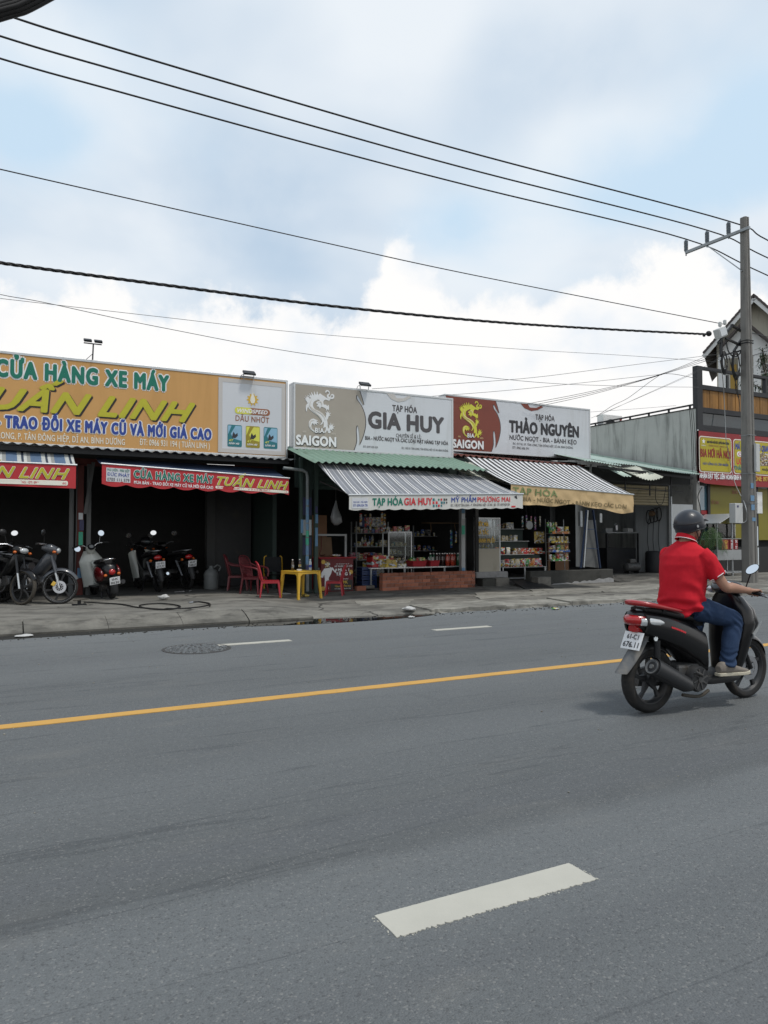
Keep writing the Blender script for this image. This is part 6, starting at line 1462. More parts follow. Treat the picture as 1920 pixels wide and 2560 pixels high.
# boards and frame behind it
def board(u0, u1, v0, v1, Y, mt, nm, lab, cat, th=.02, skew=0):
    z0_ = max(PY((u0 + u1) / 2, v1, Y).z, .17); z1_ = PY((u0 + u1) / 2, v0, Y).z; a = PY(u0, (v0 + v1) / 2, Y).x; b = PY(u1, (v0 + v1) / 2, Y).x
    return mark(MB().prism([(a, z0_), (b + skew, z0_), (b, z1_), (a, z1_)], lambda p, q, d: V(p, Y + d, q), 0, th).build(nm, mt), lab, cat)
board(776, 817, 1288, 1470, 16.6, 'plywood', 'plywood_sheet', 'tall brown plywood sheet leaning behind the promotion counter', 'board')
board(789, 828, 1343, 1465, 16.45, 'chipboard', 'chipboard_sheet', 'pale chipboard offcut standing in front of the plywood', 'board', skew=.1)
a = PY(787, 1365, 16.2).x; b = PY(866, 1365, 16.2).x; z1_ = PY(826, 1335, 16.2).z
wf = thing('window_frame', 'loose grey aluminium window frame standing behind the promotion counter', 'frame', (a, 16.2, .17)); frame_rect(MB(), plane((0, 16.2, 0), (1, 0, 0)), a, b, .17, z1_, .045, .02, -.03).build('frame_bars', 'alu_dull', wf)
hk = PY(803, 1372, 16.40); mark(MB().tube(resample([hk + V(0, 0, .3), hk, hk + V(-.04, 0, -.12), hk + V(.02, 0, -.16), hk + V(.1, 0, -.14)], 4), .012).build('wire_hook', 'rust_red'), 'bent rusty wire hook hanging on the chipboard', 'hook')
bg = thing('hanging_bag', 'clear plastic bag of goods hanging in the grocery doorway', 'bag', PY(840, 1310, 16.0)); c_ = PY(840, 1292, 16.0)
mb = MB(); mb.loft([ring(c_ + V(0, 0, .38), (.015, 0, 0), (0, .015, 0), 12), ring(c_ + V(-.02, 0, .2), (.07, 0, 0), (0, .05, 0), 12), ring(c_ + V(0, 0, .0), (.15, 0, 0), (0, .09, 0), 12), ring(c_ + V(.02, 0, -.13), (.14, 0, 0), (0, .09, 0), 12), ring(c_ + V(0, 0, -.2), (.04, 0, 0), (0, .03, 0), 12)])
mb.v = [p + V(noise.noise(p * 9), noise.noise(p * 9 + V(3, 0, 0)), 0) * .03 for p in mb.v]; mb.build('film', 'bag_film', bg, smooth=60); MB().tube([c_ + V(0, 0, .36), c_ + V(-.02, 0, 1.1)], .004).build('string', 'cable_grey', bg)

# ---- goods
_gc = {}
def good(kind, mat, loc, label, group, rz=0.0, s=1.0, cat=None):
    key = (kind, mat)
    if key not in _gc:
        mb = MB()
        if kind == 'box': mb.box(-.06, .06, -.035, .035, 0, .15)
        elif kind == 'flat_box': mb.box(-.11, .11, -.07, .07, 0, .07)
        elif kind == 'carton': mb.box(-.15, .15, -.1, .1, 0, .22)
        elif kind == 'tin': mb.lathe([(.035, 0), (.035, .11), (.032, .115), (.0, .115)], n=12)
        elif kind == 'jar': mb.lathe([(.05, 0), (.055, .02), (.055, .12), (.04, .14), (.045, .14), (.045, .165), (0, .165)], n=14)
        elif kind == 'bag':
            rg = []
            for j in range(7):
                t_ = j / 6; th = .040 * math.sin(pi * (.06 + .88 * t_)) ** .6; w_ = .075 * (1 - .10 * math.sin(pi * t_)); rg.append(ring((0, .012 * t_, .20 * t_), (w_, 0, 0), (0, th, 0), 12, 2.6))
            mb.loft(rg)
        elif kind == 'bottle': mb.lathe([(.036, 0), (.045, .015), (.045, .16), (.04, .18), (.045, .2), (.03, .26), (.015, .30), (.015, .32)], n=14)
        me_o = mb.build(kind, [mat], None, smooth=40); _gc[key] = me_o.data; bpy.data.objects.remove(me_o)
    nm = {'box': 'goods_box', 'flat_box': 'goods_box', 'carton': 'goods_carton', 'tin': 'goods_tin', 'jar': 'goods_jar', 'bag': 'snack_bag', 'bottle': 'soft_drink_bottle'}[kind]
    o = bpy.data.objects.new(nm, _gc[key]); col.objects.link(o); o.location = loc; o.rotation_euler = (0, 0, rz); o.scale = (s, s, s)
    return mark(o, label, cat or {'bag': 'snack bag', 'bottle': 'bottle', 'tin': 'tin', 'jar': 'jar'}.get(kind, 'box'), group)
# white-topped stall table
TY = 16.05; tz = PY(1020, 1418, TY).z; ta = PY(926, 1418, TY).x; tb_ = PY(1116, 1412, TY).x
st = thing('stall_table', 'white-topped stall table behind the brick wall', 'table', (ta, TY, .17))
MB().box(ta, tb_, TY, TY + .75, tz - .025, tz).build('tabletop', 'white_paint', st, bevel=.004)
for x_ in (ta + .95, tb_ - .05, ta + .02): 
    for y_ in (TY + .03, TY + .68): MB().box(x_, x_ + .035, y_, y_ + .035, .17, tz - .025).build('leg', 'alu_dull', st)
def tpt(u, dy): p = PY(u, 1415, TY + dy); return V(p.x, TY + dy, tz + .001)
good('carton', 'pack_red', tpt(941, .32), 'red carton at the left end of the stall table', 'cartons on the stall table', .1, 1.35)
good('carton', 'pack_red', tpt(962, .52), 'red carton behind the yellow boxes on the stall table', 'cartons on the stall table', -.1, 1.25)
good('carton', 'pack_gold', tpt(957, .22), 'gold coffee carton beside the red carton on the stall table', 'cartons on the stall table', .05, .95)
good('flat_box', 'pack_yellow', tpt(974, .10), 'lower of two yellow flat boxes on the stall table', 'flat boxes on the stall table', .05, 1.35)
p = tpt(976, .10); good('flat_box', 'pack_gold', p + V(0, 0, .097), 'upper of two yellow flat boxes on the stall table', 'flat boxes on the stall table', -.06, 1.3)
good('flat_box', 'pack_white', tpt(1000, .12), 'white flat box beside the yellow boxes on the stall table', 'flat boxes on the stall table', .3, 1.2)
good('flat_box', 'pack_blue', tpt(988, .16), 'blue and white flat box between yellow and white boxes', 'flat boxes on the stall table', .1, .9)
for k, (u, w_, lab) in enumerate(((1041, .42, 'large red plastic basket of vegetables on the stall table'), (1079, .28, 'small red plastic basket on the stall table'))):
    c_ = tpt(u, .28); bk = thing('basket', lab, 'basket', c_); a = w_ / 2
    outer = [(-a * .85, -.15), (a * .85, -.15), (a * .85, .15), (-a * .85, .15)]; top_ = [(-a, -.18), (a, -.18), (a, .18), (-a, .18)]
    MB().loft([[V(x_, y_, 0) for x_, y_ in outer], [V(x_, y_, .15) for x_, y_ in top_], [V(x_ * .95, y_ * .93, .15) for x_, y_ in top_], [V(x_ * .93, y_ * .9, .02) for x_, y_ in outer]]).build('tub', 'plastic_red', bk, world=False, bevel=.006)
    for j in range(5 if k == 0 else 2):
        good('bag', ['pack_green', 'pack_green', 'pack_red', 'pack_cream', 'pack_green'][j] if k == 0 else 'pack_white', c_ + V(-a * .6 + j * .08 + (.05 if k else 0), .02 * (j % 2), .06), (('green', 'green', 'red', 'cream', 'green')[j] if k == 0 else 'white') + (' bag in the large red basket' if k == 0 else ' bag in the small red basket'), 'bags in the red baskets', .6 * j, .85)
cols_ = [('drink_green', 'green'), ('drink_green', 'green'), ('drink_dark', 'dark cola'), ('drink_dark', 'dark cola'), ('drink_dark', 'dark cola'), ('drink_dark', 'dark cola'), ('drink_red', 'orange red'), ('drink_red', 'orange red'), ('drink_red', 'orange red'), ('drink_red', 'orange red'), ('drink_green', 'green')]
for i, u in enumerate((1076, 1084, 1092, 1099, 1106, 1112, 1118, 1124, 1130, 1136, 1145)):
    mt, nm = cols_[i]; yy = TY + (.28 if i < 6 else .22) + (.08 if i % 2 else 0); p = PY(u, 1405, yy)
    b_ = bottle(V(p.x, yy, tz + .001), 1, mt, nm + (' soft drink bottle standing apart next to the sticker post' if i == 10 else ' soft drink bottle in the row on the stall table'), 'soft drink bottles on the stall table', r=.045, h_=.33, name='soft_drink_bottle')
xs = PY(1130, 1410, TY).x
MB().box(tb_ + .005, PY(1158, 1412, TY).x, TY + .05, TY + .7, tz - .025, tz).build('side_board', 'alu_dull', st)
# glass display cabinet on the table
DY = 16.75; d0 = PY(971, 1360, DY).x; d1 = PY(1030, 1360, DY).x; dz1 = PY(1000, 1329, DY).z
dc = thing('display_cabinet', 'aluminium framed glass display cabinet of small cards', 'cabinet', (d0, DY, tz))
def frame_box(par, x0, x1, y0, y1, z0, z1, w_, mt):
    for x_ in (x0, x1 - w_):
        for y_ in (y0, y1 - w_): MB().box(x_, x_ + w_, y_, y_ + w_, z0, z1).build('frame_post', mt, par)
    for z_ in (z0, z1 - w_):
        for y_ in (y0, y1 - w_): MB().box(x0 + w_, x1 - w_, y_, y_ + w_, z_, z_ + w_).build('frame_rail', mt, par)
frame_box(dc, d0, d1, DY, DY + .35, .17, dz1, .028, 'alu')
MB().box(d0 + .03, d1 - .03, DY + .012, DY + .016, .9, dz1 - .03).build('glass', 'pane', dc)
for k in range(3): MB().box(d0 + .03, d1 - .03, DY + .03, DY + .32, tz + .1 + k * .2, tz + .108 + k * .2).build('shelf', 'alu_dull', dc)
for k in range(26):
    x_ = d0 + .06 + R.random() * (d1 - d0 - .14); z_ = tz + .11 + (k % 3) * .2
    m_ = R.choice(['pack_white', 'pack_grey', 'pack_cream', 'pack_white', 'pack_teal', 'pack_gold']); good('box', m_, V(x_, DY + .1 + (k % 4) * .05, z_), m_[5:] + ' packet on the ' + ('lower', 'middle', 'upper')[k % 3] + ' shelf of the display cabinet', 'packets in the display cabinet', R.uniform(-.1, .1), R.uniform(.4, .8))
# wall shelves of goods at the back of the first grocery
def shelf(x0, x1, y, zs_list, label, mt='alu_dull', dep=.34, z0=.17):
    s_ = thing('shelf_unit', label, 'shelf', (x0, y, z0))
    for x_ in (x0, x1 - .03):
        for y_ in (y, y + dep - .03): MB().box(x_, x_ + .03, y_, y_ + .03, z0, zs_list[-1] + .3).build('upright', mt, s_)
    for z_ in zs_list: MB().box(x0 + .031, x1 - .031, y + .001, y + dep - .001, z_ - .02, z_).build('shelf_board', mt, s_)
    return s_
SY_ = 17.9; sx0 = PY(890, 1350, SY_).x; sx1 = PY(972, 1350, SY_).x
zl_ = [PY(930, v, SY_).z for v in (1440, 1399, 1366, 1332)]
shelf(sx0, sx1, SY_, zl_, 'steel goods shelf inside the taupe-signed grocery')
kinds = ['box', 'tin', 'jar', 'box', 'carton', 'tin']
def fill(x0, x1, y, z, group, place, seed, pool, kinds, step=.12, smin=.7, smax=1.2):
    r_ = random.Random(seed); x = x0 + .06
    while x < x1 - .05:
        k_ = r_.choice(kinds); m_ = r_.choice(pool); s_ = r_.uniform(smin, smax)
        if k_ == 'carton': s_ *= .7
        good(k_, m_, V(x, y + r_.uniform(0, .06), z + .001), m_.replace('pack_', '') + {'box': ' box', 'tin': ' tin', 'jar': ' jar', 'carton': ' carton', 'bag': ' snack bag', 'flat_box': ' flat box', 'bottle': ' bottle'}[k_] + ' ' + place, group, r_.uniform(-.15, .15), s_); x += step * s_ * (1.5 if k_ in ('carton', 'flat_box') else 1) + .015
pool = ['pack_red', 'pack_white', 'pack_blue', 'pack_brown', 'pack_cream', 'pack_grey', 'pack_teal', 'pack_gold', 'pack_white', 'pack_pink']
for i, z_ in enumerate(zl_): fill(sx0 + .03, sx1 - .03, SY_ + .1, z_, 'goods on the grocery shelf', 'on the ' + ('bottom', 'second', 'third', 'top')[i] + ' board of the steel goods shelf', 40 + i, pool, kinds)
S2 = 18.1; sx2 = PY(1033, 1350, S2).x; sx3 = PY(1150, 1350, S2).x; z2_ = [PY(1090, v, S2).z for v in (1410, 1376, 1340)]
shelf(sx2, sx3, S2, z2_, 'dim goods shelf behind the soft drink bottles')
for i, z_ in enumerate(z2_): fill(sx2 + .03, sx3 - .03, S2 + .1, z_, 'goods on the dim shelf', 'on the ' + ('bottom', 'middle', 'top')[i] + ' board behind the soft drinks', 60 + i, pool, kinds, .16)
p = PY(918, 1302, SY_ - .05); po = thing('drink_poster', 'blue and white soft drink poster above the goods shelf', 'poster', (p.x, SY_ - .1, p.z - .2)); MB().box(PY(895, 1300, SY_).x, PY(924, 1300, SY_).x, SY_ - .1, SY_ - .09, p.z - .16, p.z + .1).build('blue_half', 'poster_blue', po); MB().box(PY(924, 1300, SY_).x + .002, PY(953, 1300, SY_).x, SY_ - .1, SY_ - .09, p.z - .16, p.z + .1).build('white_half', 'pack_grey', po)
MB().lathe([(.11, 0), (.11, .004)], V(p.x + .02, SY_ - .101, p.z - .02), (0, -1, 0), 20).build('round_mark', 'pack_red', po)
q = PY(1150, 1307, 16.9); rk = thing('wall_bracket_shelf', 'wooden bracket shelf high up beside the sticker post', 'shelf', (q.x - .5, 16.9, q.z)); MB().box(PY(1068, 1305, 16.9).x, PY(1160, 1308, 16.9).x, 16.9, 17.2, q.z - .02, q.z).build('board', 'chipboard', rk); MB().bar((q.x - .15, 16.95, q.z - .02), (q.x, 17.1, q.z - .25), .02).build('strut', 'chipboard', rk); MB().bar((q.x - .9, 16.95, q.z - .02), (q.x - .8, 17.1, q.z - .25), .02).build('strut', 'chipboard', rk)
# blue drink crates left of the wall
for k in range(4):
    c_ = V(PY(919, 1440, 16.25).x, 16.3, .175 + k * .125); cr = thing('bottle_crate', 'blue plastic bottle crate stacked beside the brick wall', 'crate', c_, 0, 'stack of blue bottle crates')
    MB().box(-.2, .2, -.15, .15, 0, .04).box(-.2, .2, -.15, -.135, .06, .118).box(-.2, .2, .135, .15, .06, .118).box(-.2, -.185, -.135, .135, .06, .118).box(.185, .2, -.135, .135, .06, .118).build('tub', 'plastic_blue', cr, world=False)
    for sx in (-.19, 0, .19):
        for sy in (-.142, .142): MB().box(sx - .01, sx + .01, sy - .006, sy + .006, .041, .059).build('corner_post', 'plastic_blue', cr, world=False)
for k in range(2):
    x_ = PY(892, 1480, 15.9).x + k * .28; mark(MB().box(x_, x_ + .25, 15.9 + k * .1, 16.05 + k * .1, .13, .24).build('kerb_brick', 'brick' if k == 0 else 'concrete_block', bevel=.01), ('red brick', 'grey concrete lump')[k] + ' lying in the grocery doorway beside the crates', 'brick')

# ---- juice cabinet with beige board
JY = 16.25; j0 = PY(1186, 1360, JY).x; j1 = PY(1251, 1360, JY).x; jz0 = PY(1218, 1429, JY).z; jz1 = PY(1218, 1294, JY).z; jm = PY(1218, 1372, JY).z
base_ = MB(); base_.box(j0 - .03, PY(1270, 1440, JY - .1).x, JY - .12, JY + .5, .1, jz0); mo = base_.build('mortar_plinth', 'mortar_rough', bevel=.03, segs=3); mark(mo, 'rough grey mortar plinth under the juice cabinet', 'plinth')
jc = thing('juice_cabinet', 'glass juice cabinet with a plain beige board below', 'cabinet', (j0, JY, jz0))
frame_box(jc, j0, j1, JY, JY + .42, jz0, jz1, .028, 'alu')
MB().box(j0 + .03, j1 - .03, JY - .006, JY + .004, jz0 - .03, jm).build('beige_board', 'board_beige', jc, bevel=.003)
MB().box(j0 + .03, j1 - .03, JY + .012, JY + .016, jm + .01, jz1 - .03).build('glass', 'pane', jc)
MB().box(j0 + .03, j1 - .03, JY + .39, JY + .40, jm, jz1 - .03).build('back_sheet', 'plastic_dark', jc)
jsh = [jm + .01, jm + (jz1 - jm) * .36, jm + (jz1 - jm) * .68]
for z_ in jsh: MB().box(j0 + .03, j1 - .03, JY + .03, JY + .39, z_ - .012, z_).build('shelf', 'alu_dull', jc)
fj = plane((0, JY + .010, 0), (1, 0, 0))
for s_, zf, w_ in (('NƯỚC MÍA', .72, .55), ('TRÀ TẮC', .46, .55), ('CHANH MUỐI', .20, .80)):
    m_ = MB(); text(m_, s_, fj, j0 + .045, j0 + .045 + (j1 - j0 - .09) * w_, jm + (jz1 - jm) * zf, .11, .003, .03); m_.build('lettering', 'print_gold', jc)
for k in range(9): good('bottle', 'drink_clear', V(j1 - .07 - (k % 3) * .085, JY + .2 + (k % 2) * .06, jsh[1 + k // 6 if k < 12 else 1] + .001), 'clear bottle on the ' + ('middle' if k < 6 else 'upper') + ' shelf of the juice cabinet', 'bottles in the juice cabinet', 0, .72)
fill(j0 + .04, j1 - .04, JY + .15, jsh[0], 'jars in the juice cabinet', 'at the bottom of the juice cabinet', 77, ['pack_red', 'pack_teal', 'pack_white', 'pack_yellow'], ['jar', 'tin'], .12, .6, .8)
b1 = PY(1240, 1455, 15.75).x
mark(MB().box(PY(1207, 1455, 15.75).x, b1 - .004, 15.75, 16.08, .11, PY(1225, 1446, 15.75).z).build('concrete_block', 'concrete_dark', bevel=.015), 'black mossy concrete block at the foot of the plinth', 'block')
mark(MB().box(b1, PY(1273, 1455, 15.75).x, 15.73, 16.08, .11, PY(1255, 1445, 15.75).z).build('concrete_block', 'concrete_block', bevel=.02), 'pale concrete block at the foot of the plinth', 'block')
# ---- snack stand of the second grocery
NY = 16.35; n0 = PY(1256, 1400, NY).x; n1 = PY(1366, 1400, NY).x
zn = [PY(1310, v, NY).z for v in (1417, 1386)] + [PY(1310, v, NY + .6).z for v in (1352, 1322)]
ns = thing('snack_stand', 'stepped snack stand with green shelf fronts in the brown-signed grocery', 'stand', (n0, NY, .22))
for i, z_ in enumerate(zn):
    yy = NY + i * .22; xe = n1 if i == 0 else n1 - .25
    MB().box(n0, xe, yy, yy + .30, z_ - .018, z_).build('shelf_board', 'alu_dull', ns)
    if i < 3: MB().box(n0, xe, yy + .29, yy + .30, z_ + .001, zn[i + 1] - .02).build('riser', 'print_teal' if False else 'wall_green', ns)
for x_ in (n0 + .02, (n0 + n1) / 2, n1 - .05):
    MB().box(x_, x_ + .028, NY + .01, NY + .038, .22, zn[0] - .018).build('leg', 'alu', ns)
MB().box(n0 + .05, n1 - .05, NY + .012, NY + .036, .26, .29).build('stretcher', 'alu', ns)
for i in range(16):
    m_ = ['pack_grey', 'pack_white', 'pack_red', 'pack_red', 'pack_cream', 'pack_gold', 'pack_cream', 'pack_white', 'pack_red', 'pack_white', 'pack_green', 'pack_orange', 'pack_orange', 'pack_red', 'pack_pink', 'pack_red'][i]
    x_ = n0 + .07 + i * (n1 - n0 - .12) / 16; nm = m_[5:]
    good('bag', m_, V(x_, NY + .12 + .03 * (i % 2), zn[0] + .001), nm + ' snack bag on the lowest board of the snack stand', 'snack bags on the snack stand', R.uniform(-.2, .2), R.uniform(.95, 1.15))
fill(n0 + .05, n1 - .1, NY + .03, zn[0], 'small packs on the snack stand', 'lying before the snack bags on the stand', 81, ['pack_yellow', 'pack_red', 'pack_gold', 'pack_green', 'pack_cream'], ['flat_box', 'tin'], .16, .4, .55)
for i in range(9):
    m_ = ['pack_red', 'pack_red', 'pack_white', 'pack_brown', 'pack_brown', 'pack_red', 'pack_red', 'pack_orange', 'pack_red'][i]; k_ = 'bag' if i < 3 else 'flat_box'
    good(k_, m_, V(n0 + .08 + i * .19, NY + .34, zn[1] + .001), m_[5:] + (' pouch' if k_ == 'bag' else ' cake box') + ' on the second board of the snack stand', 'cake boxes on the snack stand', 0, .95); 
    if i > 3: good('carton', m_, V(n0 + .06 + i * .19, NY + .44, zn[1] + .001), m_[5:] + ' carton standing behind the cake boxes', 'cartons on the snack stand', 0, .75)
fill(n0 + .1, n1 - .6, NY + .56, zn[2], 'goods on the upper snack boards', 'on the third board of the snack stand', 85, ['pack_gold', 'pack_grey', 'pack_white', 'pack_cream'], ['box', 'jar'], .13, .8, 1.1)
fill(n0 + .1, n1 - .5, NY + .78, zn[3], 'goods on the upper snack boards', 'on the top board of the snack stand', 86, ['pack_red', 'pack_brown', 'pack_grey', 'pack_red'], ['box', 'carton', 'tin'], .14, .8, 1.2)
q = PY(1347, 1343, NY + .4); mark(MB().box(q.x - .16, q.x + .2, NY + .4, NY + .41, q.z - .17, q.z + .16).build('hanging_pack_card', 'pack_gold'), 'yellow noodle pack card hanging by the snack rack', 'card'); 
q = PY(1324, 1313, NY + .4); fn_ = thing('wall_fan', 'small round grey fan above the snack stand', 'fan', (q.x, NY + .42, q.z)); MB().lathe([(.02, 0), (.12, .0), (.125, .02), (.12, .04), (.02, .04)], V(q.x, NY + .44, q.z), (0, -1, 0), 20).build('cage', 'alu_dull', fn_); MB().tube([V(q.x, NY + .42, q.z), V(q.x, NY + .6, q.z + .6)], .008).build('rod', 'cable', fn_)
# snack rack
QY = 16.3; q0 = PY(1378, 1350, QY).x; q1 = PY(1424, 1350, QY).x
zr_ = [PY(1400, v, QY).z for v in (1401, 1379, 1356, 1333)]
rkk = thing('wire_rack', 'wire snack rack hung full of chip bags beside the snack stand', 'rack', (q0, QY, .22))
for x_ in (q0, q1): MB().tube([(x_, QY + .2, .22), (x_, QY + .25, zr_[-1] + .4)], .010).build('upright', 'alu_dull', rkk)
for i, z_ in enumerate(zr_):
    MB().box(q0 - .02, q1 + .02, QY, QY + .2, z_ - .012, z_).build('tray', 'alu_dull', rkk)
    MB().box(q0 + .04 * (i % 2), q1 - .10 * ((i + 1) % 2), QY - .012, QY - .003, z_ - .015, z_ + .05).build('price_strip', ['pack_green', 'pack_blue', 'pack_yellow', 'pack_orange'][i], rkk)
    for j in range(5):
        m_ = [['pack_brown', 'pack_green', 'pack_red', 'pack_white', 'pack_red'], ['pack_purple', 'pack_grey', 'pack_green', 'pack_gold', 'pack_orange'], ['pack_teal', 'pack_cream', 'pack_gold', 'pack_cream', 'pack_gold'], ['pack_green', 'pack_green', 'pack_red', 'pack_white', 'pack_yellow']][i][j]
        good('bag', m_, V(q0 + .04 + j * (q1 - q0 - .06) / 4.2, QY + .07 + .03 * (j % 2), z_ + .001), m_[5:] + ' chip bag on the ' + ('lowest', 'second', 'third', 'top')[i] + ' tray of the wire rack', 'chip bags on the wire rack', R.uniform(-.3, .3), R.uniform(.8, .95))
for j in range(4):
    m_ = ['pack_green', 'pack_white', 'pack_green', 'pack_gold'][j]; good('bag', m_, V(q0 + .03 + j * .1, QY + .17, zr_[-1] + .17), m_[5:] + ' chip bag clipped above the top tray of the wire rack', 'chip bags clipped on the wire rack', .3, .7)
for x_ in (q0 + .08, q1 - .05): MB().bar((x_, QY + .2, zr_[-1] + .36), (x_, QY + .2, zr_[-1] + .12), .01).build('clip_bar', 'alu_dull', rkk)
mark(MB().box(q1 + .15, q1 + .95, 17.4, 17.44, .23, 1.35).build('dark_crate_stack', 'plywood'), 'dark reddish plank screen behind the wire rack', 'screen')
# ---- concrete threshold walls and ramp
wy = 15.55; w0 = PY(1326, 1440, wy).x; w1 = PY(1533, 1440, wy).x; wz = PY(1450, 1425, wy).z
mb = MB(); mb.box(w0, w1, wy, wy + .22, .05, wz); tw_ = mark(mb.build('threshold_wall', 'concrete_dark', bevel=.02, segs=3), 'low blackened concrete threshold wall before the brown-signed grocery', 'wall')
mb = MB(); pts = [(PY(1372, 1460, wy).x, .05)]
n = 26; xa = pts[0][0]
for i in range(n + 1): t_ = i / n; pts.append((xa + (w1 - xa) * t_, .14 + .07 * t_ + R.uniform(-.02, .03) + .05 * math.exp(-((t_ - .85) / .1) ** 2)))
pts.append((w1, .05)); mb.prism(pts, lambda a, b, d: V(a, wy - .004 - d, b), .018, 0).build('bare_render_patch', 'mortar_rough', tw_)
mark(MB().box(PY(1346, 1455, wy - .3).x, PY(1378, 1455, wy - .3).x, wy - .3, wy - .02, .08, PY(1360, 1443, wy - .3).z).build('concrete_step', 'concrete_block', bevel=.012), 'small square concrete step against the threshold wall', 'step')
A = PY(1278, 1454, 15.95); B_ = PY(1330, 1450, 15.95); C = ground_at(1385, 1471); D_ = ground_at(1312, 1473)
MB_ = MB(); P4 = [V(A.x, 15.95, .25), V(B_.x, 15.95, .26), C + V(0, 0, .012), D_ + V(0, 0, .012)]
mark(MB_.add(P4 + [p - V(0, 0, .02) for p in P4], [(0, 1, 2, 3), (7, 6, 5, 4), (0, 4, 5, 1), (1, 5, 6, 2), (2, 6, 7, 3), (3, 7, 4, 0)]).build('ramp_plate', 'plastic_dark'), 'dark steel ramp plate up to the brown-signed grocery', 'ramp')
# ---- workshop contents
wsY = 17.6
def wp(u, v, Y=wsY): return PY(u, v, Y)
bn_ = thing('workbench', 'cluttered workbench in the dim repair workshop', 'workbench', (wp(1520, 1400).x, wsY, .26))
x0_, x1_ = wp(1518, 1330).x, wp(1600, 1330).x; zt_ = wp(1560, 1330).z
MB().box(x0_, x1_, wsY, wsY + .6, zt_ - .04, zt_).build('top', 'alu_dull', bn_)
for x_ in (x0_, x1_ - .06): MB().box(x_, x_ + .06, wsY + .02, wsY + .08, .26, zt_ - .04).build('leg', 'iron_dark', bn_)
MB().box(x0_ + .1, x1_ - .1, wsY + .1, wsY + .5, .26, .26 + (zt_ - .26) * .6).build('cupboard', 'plastic_dark', bn_)
def obj_on(u, v, kind, mat, lab, cat, nm, size):
    p = wp(u, v); t_ = MB()
    if kind == 'box': t_.box(-size[0] / 2, size[0] / 2, -size[1] / 2, size[1] / 2, 0, size[2])
    else: t_.lathe([(size[0] * .6, 0), (size[0], size[2] * .2), (size[0], size[2] * .8), (size[0] * .3, size[2])], n=14)
    o = t_.build(nm, mat, bevel=.006); o.location = (p.x, wsY + .25, zt_ + .002); return mark(o, lab, cat)
obj_on(1532, 1325, 'box', 'alu_dull', 'grey metal tool box on the workbench', 'tool box', 'tool_box', (.3, .2, .12)); obj_on(1585, 1325, 'box', 'box_grey', 'pale carton on the right end of the workbench', 'box', 'parts_carton', (.24, .2, .12)); obj_on(1610, 1325, 'pot', 'iron_dark', 'dark pot beside the workbench carton', 'pot', 'glue_pot', (.08, 0, .2)); obj_on(1555, 1320, 'pot', 'steel', 'shiny steel canister on the workbench', 'canister', 'steel_canister', (.07, 0, .28))
x2_ = wp(1604, 1345).x
mark(MB().box(x2_, x2_ + .25, wsY - .1, wsY + .1, wp(1612, 1352).z, wp(1612, 1338).z).build('charger_box', 'box_grey', bevel=.01), 'grey charger box mounted beside the workbench', 'charger')
g = V(wp(1640, 1420, 16.9).x, 16.9, .262); tyre = thing('tyre_stack', 'black tarpaulin covered bin in the workshop doorway', 'bin', g); MB().lathe([(.30, 0), (.32, .1), (.32, .62), (.28, .68), (.0, .69)], n=22).build('bin', 'tarp_dark', tyre, world=False, smooth=40)
cp_ = thing('air_compressor', 'low dark air compressor on the workshop floor', 'compressor', (wp(1580, 1415, 16.9).x, 16.9, .262)); MB().lathe([(.06, -.3), (.13, -.26), (.13, .26), (.06, .3)], V(0, 0, .2), (1, 0, 0), 18).build('tank', 'engine', cp_, world=False, smooth=40); MB().box(-.15, .12, -.08, .08, .32, .45).build('motor', 'engine', cp_, world=False, bevel=.02)
for s_ in (-.2, .2): MB().box(s_ - .02, s_ + .02, -.1, .1, 0, .09).build('foot', 'iron_dark', cp_, world=False)
hx = V(18.0, WY + .3, 0); hc = PX(1652, 1285, 18.80); hr = thing('hose_reel', 'coiled black hoses and cables hanging on the white workshop wall', 'hose', hc)
for k in range(4):
    c_ = hc + V(-.03 - .01 * k, .05 + .13 * k, -.03 * k); MB().tube([c_ + V(0, .10 * math.cos(q * .45), .22 * math.sin(q * .45)) for q in range(15)], .014, 6).build('loop', 'hose', hr)
for k in range(3):
    y_ = hc.y + .05 + .22 * k; MB().tube(resample([V(18.78, y_, hc.z - .15), V(18.77, y_ + .03, 1.3), V(18.76, y_ - .02, .9), V(18.77, y_ + .05, .4)], 4), .010, 5).build('drop', 'hose', hr)
MB().ell(hc + V(-.06, .3, .02), (.06, .14, .09), 12, 8).build('reel', 'chipboard', hr)

# ---- sachet strips hanging from the shop fronts
def sachets(p, n, mats, label, group, w_=.06, h_=.075):
    t_ = thing('sachet_strip', label, 'sachets', p, R.uniform(-.4, .4), group)
    for k in range(n):
        z_ = -k * (h_ + .004); MB().loft([ring((0, 0, z_), (w_ / 2, 0, 0), (0, .003, 0), 10, 4), ring((0, 0, z_ - h_ / 2), (w_ / 2, 0, 0), (0, .012, 0), 10, 4), ring((0, 0, z_ - h_), (w_ / 2, 0, 0), (0, .003, 0), 10, 4)]).build('sachet', mats[k % len(mats)], t_, world=False)
    MB().tube([(0, 0, 0), (0, 0, .35)], .002, 4).build('string', 'cable_grey', t_, world=False)
for i, (u, v, Y, c) in enumerate(((902, 1283, 16.9, ('red', 'white')), (914, 1286, 16.9, ('brown', 'red')), (926, 1284, 16.9, ('gold', 'brown')), (955, 1280, 16.7, ('orange', 'cream')), (962, 1284, 16.7, ('brown', 'orange')), (1128, 1325, 16.8, ('teal', 'blue')), (1140, 1328, 16.8, ('blue', 'white')), (1150, 1326, 16.8, ('red', 'grey')))):
    sachets(PY(u, v, Y), 4 + i % 3, ['pack_' + q for q in c], c[0] + ' and ' + c[1] + ' sachet strip hanging in the taupe-signed grocery', 'sachet strips in the first grocery')
